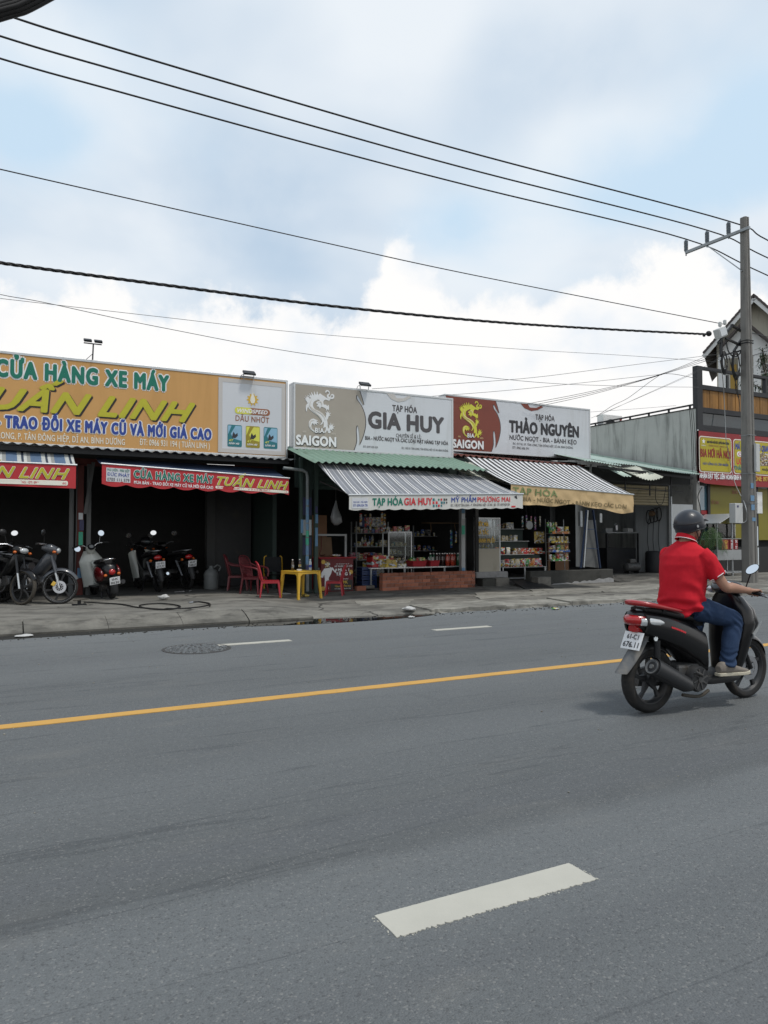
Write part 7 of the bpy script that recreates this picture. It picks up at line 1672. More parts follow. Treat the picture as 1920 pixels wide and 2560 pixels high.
for i, (u, v, Y, c) in enumerate(((1306, 1290, 17.0, ('teal', 'black')), (1316, 1288, 17.0, ('purple', 'teal')), (1328, 1290, 17.1, ('pink', 'grey')), (1338, 1292, 17.1, ('purple', 'pink')), (1350, 1290, 17.2, ('grey', 'white')))):
    sachets(PY(u, v, Y), 4 + i % 2, ['pack_' + q for q in c], c[0] + ' and ' + c[1] + ' sachet strip hanging in the brown-signed grocery', 'sachet strips in the second grocery')
# extra stock standing behind and beside the counters
fill(ta + .1, tb_ - .2, TY + .58, tz, 'stock at the back of the stall table', 'at the back of the stall table', 91, ['pack_red', 'pack_cream', 'pack_brown', 'pack_white', 'pack_gold'], ['box', 'tin', 'jar', 'box'], .13, .8, 1.2)
fill(sx0 + .03, sx1 - .03, SY_ + .24, zl_[1], 'rear goods on the grocery shelf', 'in the rear row of the steel goods shelf', 93, pool, ['box', 'carton'], .14, 1.0, 1.3)
fill(sx0 + .03, sx1 - .03, SY_ + .24, zl_[2], 'rear goods on the grocery shelf', 'in the rear upper row of the steel goods shelf', 94, pool, ['box', 'bottle', 'tin'], .11, .8, 1.0)
fill(d0 - .02, d1, DY + .05, dz1, 'boxes on top of the display cabinet', 'on top of the display cabinet', 95, ['pack_white', 'pack_brown', 'pack_red', 'pack_grey', 'pack_teal'], ['box', 'tin'], .11, .8, 1.1)
# ------------------------------------------------------------------ motorbikes
def hoop(mb, c, prof, axis, n=36, m=0):
    """closed ring: prof = [(radius, offset along axis)] swept round axis"""
    ax = Vector(axis).normalized(); q = Vector((0, 1, 0)).rotation_difference(ax).to_matrix(); c = Vector(c)
    rings = [[c + q @ V(r * math.cos(t), h, r * math.sin(t)) for r, h in prof] for t in (2 * pi * i / n for i in range(n))]
    return mb.loft(rings, False, m, True)
def wheel(par, c, r, w, axis=(0, 1, 0), spokes=5, rim='plastic_black', tyre='rubber', disc=None, line=None, hub=.035, wire=False):
    c = V(*c); ax = Vector(axis).normalized(); q = Vector((0, 1, 0)).rotation_difference(ax).to_matrix(); ri = r - w * .72
    mb = MB(); hoop(mb, c, [(ri, -w * .34), (ri + .012, -w * .36), (ri + .012, w * .36), (ri, w * .34), (ri - .016, w * .12), (ri - .016, -w * .12)], ax)
    mb.lathe([(hub, -w * .45), (hub, w * .45)], c, ax, 16)
    ns = 24 if wire else spokes
    for i in range(ns):
        t = 2 * pi * i / ns + .3; d = q @ V(math.cos(t), 0, math.sin(t)); e = q @ V(-math.sin(t), 0, math.cos(t))
        if wire: mb.tube([c + d * hub + ax * (w * .3 if i % 2 else -w * .3), c + d * ri], .0025, 4)
        else: mb.loft([ring(c + d * hub * .8, e * .030, ax * .022, 8, 4), ring(c + d * ((hub + ri) / 2) + e * .012, e * .013, ax * .014, 8, 4), ring(c + d * (ri - .005), e * .022, ax * .016, 8, 4)])
    wh = mb.build('wheel', rim, par, world=False, smooth=35)
    tm = MB(); k = w / 2
    hoop(tm, c, [(ri + .008, -k * .72), (r - k * .75, -k * .98), (r - k * .35, -k * .9), (r - k * .08, -k * .55), (r, 0), (r - k * .08, k * .55), (r - k * .35, k * .9), (r - k * .75, k * .98), (ri + .008, k * .72)], ax, 44)
    tm.build('tyre', tyre, wh, world=False, smooth=50)
    tg = MB()      # tread lugs
    for i in range(40):
        t = 2 * pi * i / 40; d = q @ V(math.cos(t), 0, math.sin(t)); e = q @ V(-math.sin(t), 0, math.cos(t)); sgn = 1 if i % 2 else -1
        tg.bar(c + d * (r - k * .03) + ax * sgn * k * .12 - e * .004, c + d * (r - k * .22) + ax * sgn * k * .62 + e * .012, .010, .006, up=d)
    mark(tg.build('tread', tyre, wh, world=False), kind='stuff')
    if disc:
        dm = MB(); o_ = c + ax * disc; hoop(dm, o_, [(.062, -.002), (.105, -.002), (.105, .002), (.062, .002)], ax, 30)
        for i in range(10):
            t = 2 * pi * i / 10; d = q @ V(math.cos(t), 0, math.sin(t)); dm.bar(o_ + d * .03, o_ + d * .066, .010, .004, up=ax)
        dm.build('brake_disc', 'steel', wh, world=False)
    if line:
        lm = MB()
        for s_ in (-1, 1): hoop(lm, c, [(ri + .010, s_ * w * .37), (ri + .016, s_ * w * .37), (ri + .016, s_ * w * .385), (ri + .010, s_ * w * .385)], ax, 40)
        lm.build('rim_stripe', line, wh, world=False)
    return wh
def sec(x, z0, z1, hw, pw=2.6, n=20, y=0.0): return ring((x, y, (z0 + z1) / 2), (0, hw, 0), (0, 0, (z1 - z0) / 2), n, pw)
def fine_loft(secs, n=4, **k):
    """sections (x,z0,z1,hw[,pw]) smoothed along x"""
    pts = resample([V(*s_[:3]) for s_ in secs], n); hw = resample([V(s_[3], 0, 0) for s_ in secs], n)
    return MB().loft([sec(p.x, p.y, p.z, h_.x, k.get('pw', 2.6)) for p, h_ in zip(pts, hw)])
def arc_slab(c, r, a0, a1, w, n=12, th=.006, flare=0.0, axis_rot=None, ytaper=0.0):
    def g(a, b):
        t = rad(a0 + (a1 - a0) * a); rr = r - .35 * w * (2 * b - 1) ** 2 + flare * a; ww = w * (1 - ytaper * abs(2 * a - 1) ** 3)
        p = V(rr * math.cos(t), ww * (b - .5), rr * math.sin(t))
        if axis_rot is not None: p = axis_rot @ p
        return V(*c) + p
    return MB().slab(g, n, 6, (0, 0, -th))
def plate(par, c, rot, l1, l2, w=.19, h=.14):
    T_ = Matrix.Translation(V(*c)) @ Euler(rot).to_matrix().to_4x4()      # plate faces local -X
    mb = MB(); mb.box(-.003, .003, -w / 2, w / 2, -h / 2, h / 2, T=T_); p = mb.build('number_plate', 'plate_white', par, world=False, bevel=.006)
    f_ = lambda a, b, d=0: T_ @ V(-.0035 - d, -a, b)
    m_ = MB(); text(m_, l1, f_, -w * .30, w * .30, h * .09, h * .27, .002, .02); m_.build('lettering', 'print_dark', p, world=False)
    m_ = MB(); text(m_, l2, f_, -w * .40, w * .40, -h * .37, h * .30, .002, .02); m_.build('lettering', 'print_dark', p, world=False)
    return p
def mirror(par, base, head, nrm, rx=.065, ry=.05, mat='plastic_black', stem='plastic_black', name='mirror', roll=0.0):
    base, head, nrm = V(*base), V(*head), V(*nrm).normalized()
    MB().tube(resample([base, base.lerp(head, .55) + V(.01, 0, .02), head - nrm * .012], 4), .006, 6).build('mirror_stem', stem, par, world=False)
    sx = V(0, 0, 1).cross(nrm).normalized(); sz = nrm.cross(sx).normalized(); sx, sz = sx * math.cos(roll) + sz * math.sin(roll), sz * math.cos(roll) - sx * math.sin(roll)
    mb = MB().loft([ring(head - nrm * .028, sx * rx * .45, sz * ry * .45, 20), ring(head - nrm * .02, sx * rx * .85, sz * ry * .85, 20), ring(head, sx * (rx + .005), sz * (ry + .005), 20), ring(head + nrm * .003, sx * (rx + .004), sz * (ry + .004), 20)])
    o = mb.build(name, mat, par, world=False, smooth=40)
    MB().loft([ring(head + nrm * .0035, sx * rx, sz * ry, 20), ring(head + nrm * .0055, sx * rx, sz * ry, 20)]).build('mirror_glass', 'mirror', o, world=False)

def underbone(label, loc, rz, lean, paint, steer=0.0, plate_txt=None, shield=None, tyre_f='rubber', line=None, disc=True, group='motorbikes parked at the motorbike shop', basket=False, fairing=None, mirrors=(1, -1)):
    b = thing('motorbike', label, 'motorbike', loc, rz, group, lean); b.scale = (1.1, 1.1, 1.1)
    def B(mb, nm, mt, **k): return mb.build(nm, mt, b, world=False, **k)
    r = .285; WB = .62
    wheel(b, (-WB, 0, r), r, .075, spokes=5, rim='plastic_black')
    st = Matrix.Rotation(steer, 4, 'Z'); pv = V(WB - .10, 0, 0)
    def F(x, y, z): return pv + (st @ V(x - pv.x, y, z))
    fa = st.to_3x3() @ V(0, 1, 0); fc_ = F(WB, 0, r)
    wheel(b, fc_, r, .068, fa, spokes=6, rim='plastic_black', tyre=tyre_f, disc=(-.055 if disc else None), line=line)
    if disc: B(MB().obox(F(WB - .095, -.060, r + .05), (.06, .03, .075), (0, .5, steer)), 'caliper', 'print_gold', bevel=.008)
    for s_ in (-1, 1):
        B(MB().tube([F(WB - .17, s_ * .075, .80), F(WB - .08, s_ * .075, .52)], .024, 10), 'fork_upper', paint, smooth=60); B(MB().tube([F(WB - .09, s_ * .075, .54), F(WB, s_ * .070, r - .02)], .017, 10), 'fork_lower', 'alu', smooth=60)
    rot = st.to_3x3() @ Matrix.Rotation(0, 3, 'Y')
    B(arc_slab(fc_, r + .04, 30, 165, .13, axis_rot=st.to_3x3(), ytaper=.5), 'front_fender', paint, smooth=60)
    # handlebar, headlight
    hb = fine_loft([(WB - .34, .90, .95, .05), (WB - .28, .87, .98, .10), (WB - .20, .84, 1.0, .13), (WB - .12, .84, .97, .11), (WB - .07, .87, .94, .05)]); hb.v = [F(*p) for p in hb.v]; B(hb, 'headlight_cowl', fairing or paint, smooth=50)
    hl = MB(); hl.ell((WB - .085, 0, .895), (.045, .085, .05), 16, 8); hl.v = [F(*p) for p in hl.v]; B(hl, 'headlight', 'lens_clear', smooth=60)
    for s_ in (-1, 1):
        B(MB().tube([F(WB - .24, s_ * .08, .95), F(WB - .28, s_ * .20, .985), F(WB - .36, s_ * .33, .97)], .012, 8), 'handlebar', 'steel'); B(MB().tube([F(WB - .32, s_ * .24, .98), F(WB - .375, s_ * .355, .968)], .018, 8), 'grip', 'rubber')
        B(MB().tube([F(WB - .24, s_ * .2, .985), F(WB - .30, s_ * .34, .965)], .006, 6), 'lever', 'steel'); B(MB().ell(F(WB - .12, s_ * .15, .86), (.035, .03, .025), 10, 6), 'indicator', 'lens_amber', smooth=60)
        if s_ in mirrors: mirror(b, F(WB - .28, s_ * .20, .99), F(WB - .30, s_ * .28, 1.17), st.to_3x3() @ V(-1, s_ * -.1, .12))
    # frame and cowling
    B(fine_loft([(-.05, .36, .50, .09), (.12, .42, .60, .10), (.28, .52, .80, .11), (.38, .62, .88, .10), (.46, .70, .86, .06)]), 'leg_cowl', paint, smooth=50)
    if shield:
        for s_ in (-1, 1):
            sh = MB().slab(lambda u, v, s_=s_: V(.30 + .10 * v + .05 * math.sin(pi * u) - .12 * (1 - v) * u, s_ * (.09 + .16 * u), .26 + .58 * v - .06 * u * u), 6, 8, (.008, 0, 0)); B(sh, 'leg_shield', shield, smooth=60)
    B(MB().lathe([(.0, -.12), (.10, -.12), (.115, -.10), (.115, .10), (.10, .12), (0, .12)], (.0, 0, .32), (0, 1, 0), 20), 'crankcase', 'engine', smooth=40)
    B(MB().obox((.17, 0, .36), (.24, .13, .12), (0, rad(-12), 0)), 'cylinder', 'engine', bevel=.02)
    for k in range(4): B(MB().obox((.14 + .035 * k, 0, .368 + .007 * k), (.010, .17, .16), (0, rad(-12), 0)), 'cooling_fin', 'engine')
    B(fine_loft([(-.62, .765, .80, .06), (-.5, .74, .815, .10), (-.3, .72, .80, .12), (-.1, .70, .775, .115), (.06, .69, .75, .07)]), 'seat', 'seat_vinyl', smooth=50)
    B(fine_loft([(-.82, .70, .74, .03), (-.70, .62, .765, .075), (-.5, .56, .75, .10), (-.25, .48, .72, .105), (-.02, .40, .70, .085)]), 'tail_cowl', paint, smooth=50)
    B(MB().ell((-.80, 0, .70), (.045, .085, .05), 14, 8), 'tail_light', 'lens_red', smooth=60)
    for s_ in (-1, 1):
        B(MB().tube([V(-WB, s_ * .09, r + .02), V(-.42, s_ * .105, .62)], [.022, .026], 10), 'shock', 'steel', smooth=60); B(MB().bar(V(-.05, s_ * .075, .32), V(-WB, s_ * .075, r), .03, .045), 'swing_arm', 'plastic_black')
        B(MB().ell((-.74, s_ * .13, .65), (.035, .03, .028), 10, 6), 'indicator', 'lens_amber', smooth=60)
        B(MB().cyl((.02, s_ * .10, .27), (.02, s_ * .27, .27), .014), 'foot_peg', 'rubber')
    B(MB().tube(resample([V(-.35, .13, .80), V(-.65, .12, .835), V(-.80, .06, .84), V(-.80, -.06, .84), V(-.65, -.12, .835), V(-.35, -.13, .80)], 3), .012, 8), 'grab_rail', 'steel', smooth=60)
    B(arc_slab((-WB, 0, r), r + .05, 62, 188, .13, ytaper=.2), 'rear_fender', 'plastic_dark', smooth=60)
    B(MB().tube(resample([V(.22, -.06, .30), V(.20, -.10, .20), V(.0, -.13, .19), V(-.3, -.15, .25)], 4), .018, 8), 'exhaust_pipe', 'exhaust_black', smooth=60); B(MB().tube([V(-.25, -.15, .24), V(-.35, -.155, .255), V(-.72, -.17, .34), V(-.80, -.17, .36)], [.03, .045, .05, .03], 12), 'muffler', 'chrome' if shield else 'exhaust_black', smooth=50)
    B(MB().bar(V(-.1, .08, .26), V(-.18, .22, .0 + .01), .02), 'side_stand', 'iron_dark')
    if plate_txt: plate(b, (-.93, 0, .56), (0, rad(-14), 0), *plate_txt)
    if basket:
        m_ = MB()
        for k in range(7):
            y_ = -.15 + .05 * k; m_.tube([F(WB - .02, y_, 1.02), F(WB - .04, y_ * .9, .80), F(WB - .16, y_ * .9, .80)], .004, 4)
        for z_ in (.82, .9, .97, 1.02): m_.tube([F(WB - .18, -.15, z_), F(WB - .02, -.15, z_), F(WB - .02, .15, z_), F(WB - .18, .15, z_)], .004, 4)
        B(m_, 'basket', 'iron_dark')
    return b
zf = .182
gB = ground_at(135, 1512)
def place(front, head, WB=.62 * 1.1):     # origin so that the front wheel stands at front with heading angle head
    return V(front.x - WB * math.cos(head), front.y - WB * math.sin(head), front.z)
hd = rad(-50)
underbone('dark blue-grey motorbike with a silver front disc beside the red column', place(V(gB.x + .05, gB.y + .12, hs(gB.x, gB.y) + .004), hd), hd, rad(-6), 'gloss_grey', rad(38), None, None, 'rubber', 'sticker_white', True, mirrors=(-1,))
gA = ground_at(47, 1514); hd = rad(-62)
underbone('black motorbike with a dusty brown front tyre', place(V(gA.x + .02, gA.y + .10, hs(gA.x, gA.y) + .004), hd), hd, rad(-7), 'gloss_black', rad(10), None, None, 'rubber_dusty', None, False, fairing='gloss_black', mirrors=(-1,))
hd = rad(96)
underbone('old motorbike with white leg shield and chrome tail seen from behind', (3.28, 17.65, .192), hd, rad(-6), 'gloss_black', rad(10), ('61-F1', '577.77'), 'gloss_white', disc=False, basket=True)
hd = rad(105)
underbone('black motorbike parked deep in the shop behind the wrench', (3.92, 18.1, .192), hd, rad(-5), 'gloss_black', rad(0), ('60-V7', '248.67'), None, disc=False)
hd = rad(85)
underbone('dim motorbike standing in the dark left bay of the shop', (.35, 17.6, .192), hd, rad(-5), 'gloss_black', rad(-15), None, None, disc=False)
hd = rad(-66)
underbone('motorbike with a white leg shield behind the black one', (-.42, 15.95, hs(-.4, 16) + .004), hd, rad(-6), 'gloss_black', rad(8), None, 'gloss_white', disc=False, mirrors=())
# ---- white vintage scooter seen from behind
vs_ = thing('scooter', 'white and dark red retro scooter with round mirrors seen from behind', 'scooter', (2.12, 16.25, .184), rad(99), 'motorbikes parked at the motorbike shop', rad(-9))
def B(mb, nm, mt, par=vs_, **k): return mb.build(nm, mt, par, world=False, **k)
wheel(vs_, (-.55, 0, .23), .23, .09, rim='plastic_black'); wheel(vs_, (.62, 0, .23), .23, .085, rim='plastic_black')
B(fine_loft([(-.78, .46, .60, .06), (-.70, .36, .72, .15), (-.5, .30, .76, .20), (-.25, .28, .74, .20), (.0, .27, .68, .15), (.08, .26, .55, .10)]), 'rear_body', 'gloss_black', smooth=50)
for s_ in (-1, 1): B(MB().ell((-.46, s_ * .165, .52), (.27, .07, .155), 18, 10), 'side_panel', 'gloss_maroon', smooth=60)
B(fine_loft([(-.66, .72, .78, .07), (-.5, .72, .82, .13), (-.25, .71, .80, .14), (0, .68, .77, .11), (.06, .67, .73, .06)]), 'seat', 'seat_vinyl', smooth=50)
B(MB().tube(resample([V(-.55, .14, .76), V(-.74, .11, .80), V(-.80, 0, .81), V(-.74, -.11, .80), V(-.55, -.14, .76)], 4), .012, 8), 'grab_rail', 'chrome', smooth=60)
B(MB().ell((-.80, 0, .55), (.04, .065, .06), 16, 10), 'tail_light', 'lens_red', smooth=60)
for s_ in (-1, 1):
    B(MB().ell((-.78, s_ * .13, .50), (.03, .035, .03), 12, 8), 'indicator', 'lens_amber', smooth=60)
B(arc_slab((-.55, 0, .25), .30, 120, 205, .15), 'rear_fender', 'plastic_dark', smooth=60)
plate(vs_, (-.90, 0, .38), (0, rad(-12), 0), '50-PC', '8630', .20, .15)
def shield_fn(u, v):
    a = 2 * u - 1; z = .22 + .74 * v; w_ = .24 * (1 - .0 * v) * (1 - .55 * max(0, v - .72) / .28) ; return V(.42 + .10 * v + .10 * a * a - .03, w_ * a, z)
B(MB().slab(shield_fn, 16, 14, (-.014, 0, 0)), 'leg_shield', 'gloss_white', smooth=60)
B(MB().box(.0, .44, -.16, .16, .21, .245), 'floorboard', 'plastic_dark', bevel=.01)
B(MB().loft([ring((.47, 0, .9), (.05, 0, 0), (0, .07, 0), 14), ring((.44, 0, 1.0), (.09, 0, 0), (0, .10, 0), 14), ring((.43, 0, 1.05), (.07, 0, 0), (0, .085, 0), 14)]), 'headset', 'gloss_white', smooth=50)
B(MB().lathe([(.06, 0), (.075, .01), (.075, .03), (0, .035)], (.38, 0, 1.02), (-.7, 0, .7), 20), 'speedometer', 'plastic_black', smooth=40); B(MB().lathe([(.045, 0), (.045, .003)], (.355, 0, 1.046), (-.7, 0, .7), 18), 'dial', 'alu_dull')
for s_ in (-1, 1):
    B(MB().tube(resample([V(.44, s_ * .07, 1.02), V(.43, s_ * .14, 1.08), V(.38, s_ * .26, 1.09)], 4), .012, 8), 'handlebar', 'chrome', smooth=60); B(MB().tube([V(.385, s_ * .24, 1.09), V(.35, s_ * .37, 1.075)], .019, 8), 'grip', 'rubber')
mirror(vs_, (.40, -.18, 1.09), (.36, -.235, 1.29), (-1, .05, .25), .056, .056, 'chrome', 'chrome'); mirror(vs_, (.40, .18, 1.09), (.36, .28, 1.04), (-1, .05, .25), .056, .056, 'chrome', 'chrome')
B(fine_loft([(.40, .62, .72, .04), (.33, .58, .76, .07), (.30, .60, .74, .06)]), 'glove_box', 'gloss_white', smooth=50)
B(arc_slab((.62, 0, .23), .28, 20, 170, .14), 'front_fender', 'gloss_white', smooth=60); B(MB().tube([(.52, 0, .9), (.62, 0, .23)], .025, 8), 'fork', 'steel')
B(MB().tube([V(-.15, -.17, .22), V(-.35, -.19, .25), V(-.75, -.2, .32)], [.03, .05, .045], 12), 'muffler', 'exhaust_black', smooth=50); B(MB().lathe([(.0, -.1), (.1, -.1), (.1, .1), (0, .1)], (-.3, .02, .25), (0, 1, 0), 16), 'engine', 'engine')
for s_ in (-1, 1): B(MB().bar((-.25, s_ * .08, .22), (-.33, s_ * .14, .005), .025), 'centre_stand', 'iron_dark')
# helmets piled on the shelf behind
hm = thing('helmet', 'dark helmet with clear visor resting on the old motorbike', 'helmet', (3.2, 17.75, 1.18)); MB().ell((0, 0, .12), (.13, .12, .12), 18, 10).build('shell', 'gloss_black', hm, world=False, smooth=60); MB().ell((.03, -.05, .12), (.105, .085, .06), 16, 8).build('visor', 'glass_dark', hm, world=False, smooth=60)
# ------------------------------------------------------------------ the scooter on the road and its rider
SX, SYR = 4.80, 4.41
sct = thing('ridden_scooter', 'black scooter with red grab rail ridden along the road', 'scooter', (SX, SYR, 0))
def B(mb, nm, mt, par=sct, **k): return mb.build(nm, mt, par, world=False, **k)
RW = .270
wheel(sct, (0, 0, RW), RW, .112, spokes=5, rim='plastic_dark', tyre='rubber', hub=.05)
wheel(sct, (1.205, 0, RW), RW, .085, spokes=5, rim='plastic_dark', tyre='rubber', disc=-.055)
B(fine_loft([(-.20, .765, .80, .04), (-.15, .70, .845, .085), (-.06, .615, .85, .122), (.08, .55, .825, .140), (.26, .47, .785, .146), (.42, .36, .745, .142), (.53, .285, .66, .128), (.60, .25, .52, .11)]), 'body', 'gloss_black', smooth=60)
# side panels: raised sweeping cover on each flank
for s_ in (-1, 1):
    def flank(u, v, s_=s_):
        x = -.13 + .65 * u; zt = .82 - .19 * u ** 1.6; zb = .66 - .30 * u ** .8 + .05 * math.sin(pi * u); z = zb + (zt - zb) * v
        bul = .030 * math.sin(pi * min(1, max(0, v))) ** .7; hw = .085 + .058 * math.sin(min(1, u * 1.6 + .18) * pi / 2); return V(x, s_ * (hw + bul), z)
    B(MB().slab(flank, 22, 10, (0, -s_ * .02, 0)), 'side_panel', 'gloss_black', smooth=60)
    st = MB(); 
    for k in range(7):
        u = .34 + k * .035; p = flank(u, .62); q = flank(u + .026, .60); st.bar(p + V(0, s_ * .003, 0), q + V(0, s_ * .003, 0), .004, .014)
    B(st, 'decal', 'print_red')
B(fine_loft([(-.10, .825, .868, .085), (.02, .80, .872, .128), (.18, .765, .835, .14), (.36, .735, .80, .135), (.5, .70, .79, .105), (.60, .67, .74, .06)]), 'seat', 'seat_vinyl', smooth=60)
# red grab rail, a flat winged hoop
gr = resample([V(.24, .150, .825), V(.05, .142, .862), V(-.09, .10, .890), V(-.175, .0, .905), V(-.09, -.10, .890), V(.05, -.142, .862), V(.24, -.150, .825)], 5)
rg = []
for i, p in enumerate(gr):
    t = (gr[min(i + 1, len(gr) - 1)] - gr[max(i - 1, 0)]).normalized(); sd_ = t.cross(V(0, 0, 1)).normalized(); k_ = math.sin(pi * i / (len(gr) - 1)) ** .5 + .25
    rg.append(ring(p, sd_ * (.032 * k_), V(0, 0, .018 * k_), 12, 3))
B(MB().loft(rg), 'grab_rail', 'gloss_red', smooth=60)
for s_ in (-1, 1): B(MB().bar((.05, s_ * .12, .82), (.05, s_ * .137, .858), .04, .02), 'rail_mount', 'plastic_black')
# rear lamp cluster
B(fine_loft([(-.235, .752, .778, .02), (-.20, .725, .805, .07), (-.13, .705, .815, .108), (-.06, .70, .805, .128)]), 'tail_light', 'lens_red', smooth=60)
for s_ in (-1, 1):
    B(MB().loft([ring((-.165, s_ * .088, .752), (.0, .012, 0), (0, 0, .030), 10), ring((-.105, s_ * .120, .752), (0, .018, 0), (0, 0, .036), 10), ring((-.02, s_ * .145, .747), (0, .014, 0), (0, 0, .026), 10), ring((.02, s_ * .152, .742), (0, .006, 0), (0, 0, .010), 10)]), 'turn_signal', 'lens_clear', smooth=60)
B(fine_loft([(-.17, .665, .72, .045), (-.13, .655, .72, .055), (-.08, .65, .70, .06)]), 'plate_lamp', 'lens_red', smooth=60)
# tail fender and plate
def tailf(u, v):
    a = resample([V(-.05, 0, .70), V(-.12, 0, .61), V(-.20, 0, .505), V(-.275, 0, .42), V(-.35, 0, .345)], 5)[int(round(u * 20))]; w_ = .062 + .012 * math.sin(pi * u); y = (2 * v - 1); return a + V(.035 * (1 - y * y) * 0 + .045 * y * y, w_ * y, 0)
B(MB().slab(tailf, 20, 8, (.008, 0, 0)), 'rear_mudguard', ['dust_fender'], smooth=60)
plate(sct, (-.175, 0, .595), (0, rad(24), 0), '61-C1', '676.11', .20, .15)
B(MB().bar((-.10, 0, .64), (-.165, 0, .60), .06, .02), 'plate_bracket', 'plastic_black')
B(arc_slab((0, 0, RW), RW + .035, 40, 128, .125), 'hugger', 'plastic_black', smooth=60)
for s_ in (-1, 1): B(MB().tube([V(-.01, s_ * .105, .27), V(-.02, s_ * .115, .60)], .026, 10), 'shock', 'iron_dark', smooth=60)
# engine, transmission, exhaust
B(MB().loft([sec(-.05, .20, .34, .04, y=.09), sec(.15, .18, .37, .05, y=.09), sec(.42, .18, .38, .06, y=.09), sec(.52, .22, .34, .04, y=.09)]), 'transmission_case', 'engine', smooth=50)
B(MB().obox((.36, -.04, .29), (.26, .15, .18)), 'engine_block', 'engine', bevel=.025)
B(MB().lathe([(.055, 0), (.098, .0), (.105, .02), (.105, .07)], (.40, -.185, .265), (0, 1, 0), 26), 'fan_cover', 'plastic_dark', smooth=40)
fan = MB()
for k in range(8): t = 2 * pi * k / 8; fan.bar((.40 + .02 * math.cos(t), -.189, .265 + .02 * math.sin(t)), (.40 + .085 * math.cos(t + .25), -.189, .265 + .085 * math.sin(t + .25)), .012, .006, up=(0, 1, 0))
B(fan, 'fan_grille', 'engine'); B(MB().lathe([(.0, 0), (.03, 0), (.03, .01)], (.40, -.195, .265), (0, 1, 0), 14), 'fan_hub', 'engine')
a0 = V(-.125, -.155, .405); a1 = V(.33, -.150, .195); ax = (a1 - a0).normalized(); e_z = (V(0, 0, 1) - ax * ax.z).normalized(); e_y = V(0, 1, 0)
B(MB().loft([ring(a0, e_y * .060, e_z * .062, 20), ring(a0.lerp(a1, .06), e_y * .068, e_z * .072, 20), ring(a0.lerp(a1, .5), e_y * .068, e_z * .072, 20), ring(a0.lerp(a1, .85), e_y * .06, e_z * .062, 20), ring(a1, e_y * .03, e_z * .03, 20)]), 'muffler', 'exhaust_black', smooth=50)
def shield(u, v):
    t = .05 + .80 * u; q = rad(150 + 105 * v); k_ = 1.14 - .10 * u; c = a0.lerp(a1, t); return c + e_y * (.068 * k_ * math.cos(q)) + e_z * (.072 * k_ * math.sin(q) + .012)
def shield2(u, v):
    t = .02 + .86 * u; q = rad(70 + 150 * v); c = a0.lerp(a1, t); k_ = 1.13 * (1 - .18 * u); return c + e_y * (.068 * k_ * math.cos(q)) + e_z * (.072 * k_ * math.sin(q))
B(MB().slab(shield2, 14, 10, (0, .004, 0)), 'heat_shield', 'shield_grey', smooth=60)
B(MB().lathe([(.0, 0), (.018, 0), (.02, .012), (.04, .014), (.058, .004), (.06, .02)], a0 - ax * .012, ax, 20), 'end_cap', 'dust_fender', smooth=40)
B(MB().tube(resample([a1, a1 + V(.10, .02, -.03), a1 + V(.22, .07, -.02), V(.62, -.04, .22)], 5), .019, 8), 'exhaust_pipe', 'engine', smooth=60)
B(MB().tube(resample([V(.25, -.13, .14), V(.42, -.15, .115), V(.55, -.14, .15)], 4), .014, 8), 'centre_stand', 'rubber_dusty', smooth=60)
B(MB().tube([V(.56, -.10, .20), V(.40, -.20, .30), V(.30, -.215, .34)], .013, 8), 'passenger_peg', 'engine', smooth=60)
# floor, leg shield, nose
B(fine_loft([(.50, .20, .30, .12), (.62, .185, .275, .15), (.85, .185, .27, .155), (.95, .20, .30, .15), (1.01, .24, .36, .12)], pw=4), 'floorboard', 'plastic_dark', smooth=50)
def vsec(x, z, hx, hy, pw=2.6): return ring((x, 0, z), (hx, 0, 0), (0, hy, 0), 22, pw)
B(MB().loft([vsec(.95, .26, .06, .13), vsec(.98, .36, .07, .16), vsec(1.01, .52, .085, .195), vsec(1.04, .68, .095, .215), vsec(1.03, .80, .09, .195), vsec(1.0, .90, .07, .14), vsec(.98, .95, .05, .09)]), 'leg_shield', 'gloss_black', smooth=60)
B(MB().loft([vsec(1.09, .47, .05, .08), vsec(1.12, .56, .09, .14), vsec(1.135, .68, .10, .175), vsec(1.10, .80, .09, .16), vsec(1.05, .90, .05, .10)]), 'front_fairing', 'gloss_black', smooth=60)
for s_ in (-1, 1):
    B(MB().prism([(1.035, .60), (1.11, .66), (1.155, .70), (1.10, .63), (1.04, .56)], lambda a, b, d, s_=s_: V(a, s_ * (.205 + d), b), 0, .012), 'fairing_vent', 'alu_dull')
    B(MB().tube([V(1.08, s_ * .06, .52), V(1.205, s_ * .066, RW)], .020, 10), 'fork_leg', 'plastic_black', smooth=60)
B(arc_slab((1.205, 0, RW), RW + .035, 18, 150, .12, ytaper=.45), 'front_fender', 'gloss_black', smooth=60)
B(fine_loft([(.87, .955, .985, .04), (.91, .94, 1.02, .11), (.98, .93, 1.05, .15), (1.06, .92, 1.03, .12), (1.11, .92, .98, .05)]), 'handlebar_cowl', 'gloss_black', smooth=60)
B(MB().ell((.955, .02, 1.025), (.05, .10, .022), 18, 8, (0, rad(25), 0)), 'instrument_glass', 'lens_clear', smooth=60)
B(MB().ell((.93, .11, .965), (.04, .05, .028), 14, 8, (0, rad(20), 0)), 'cowl_trim', 'alu', smooth=60)
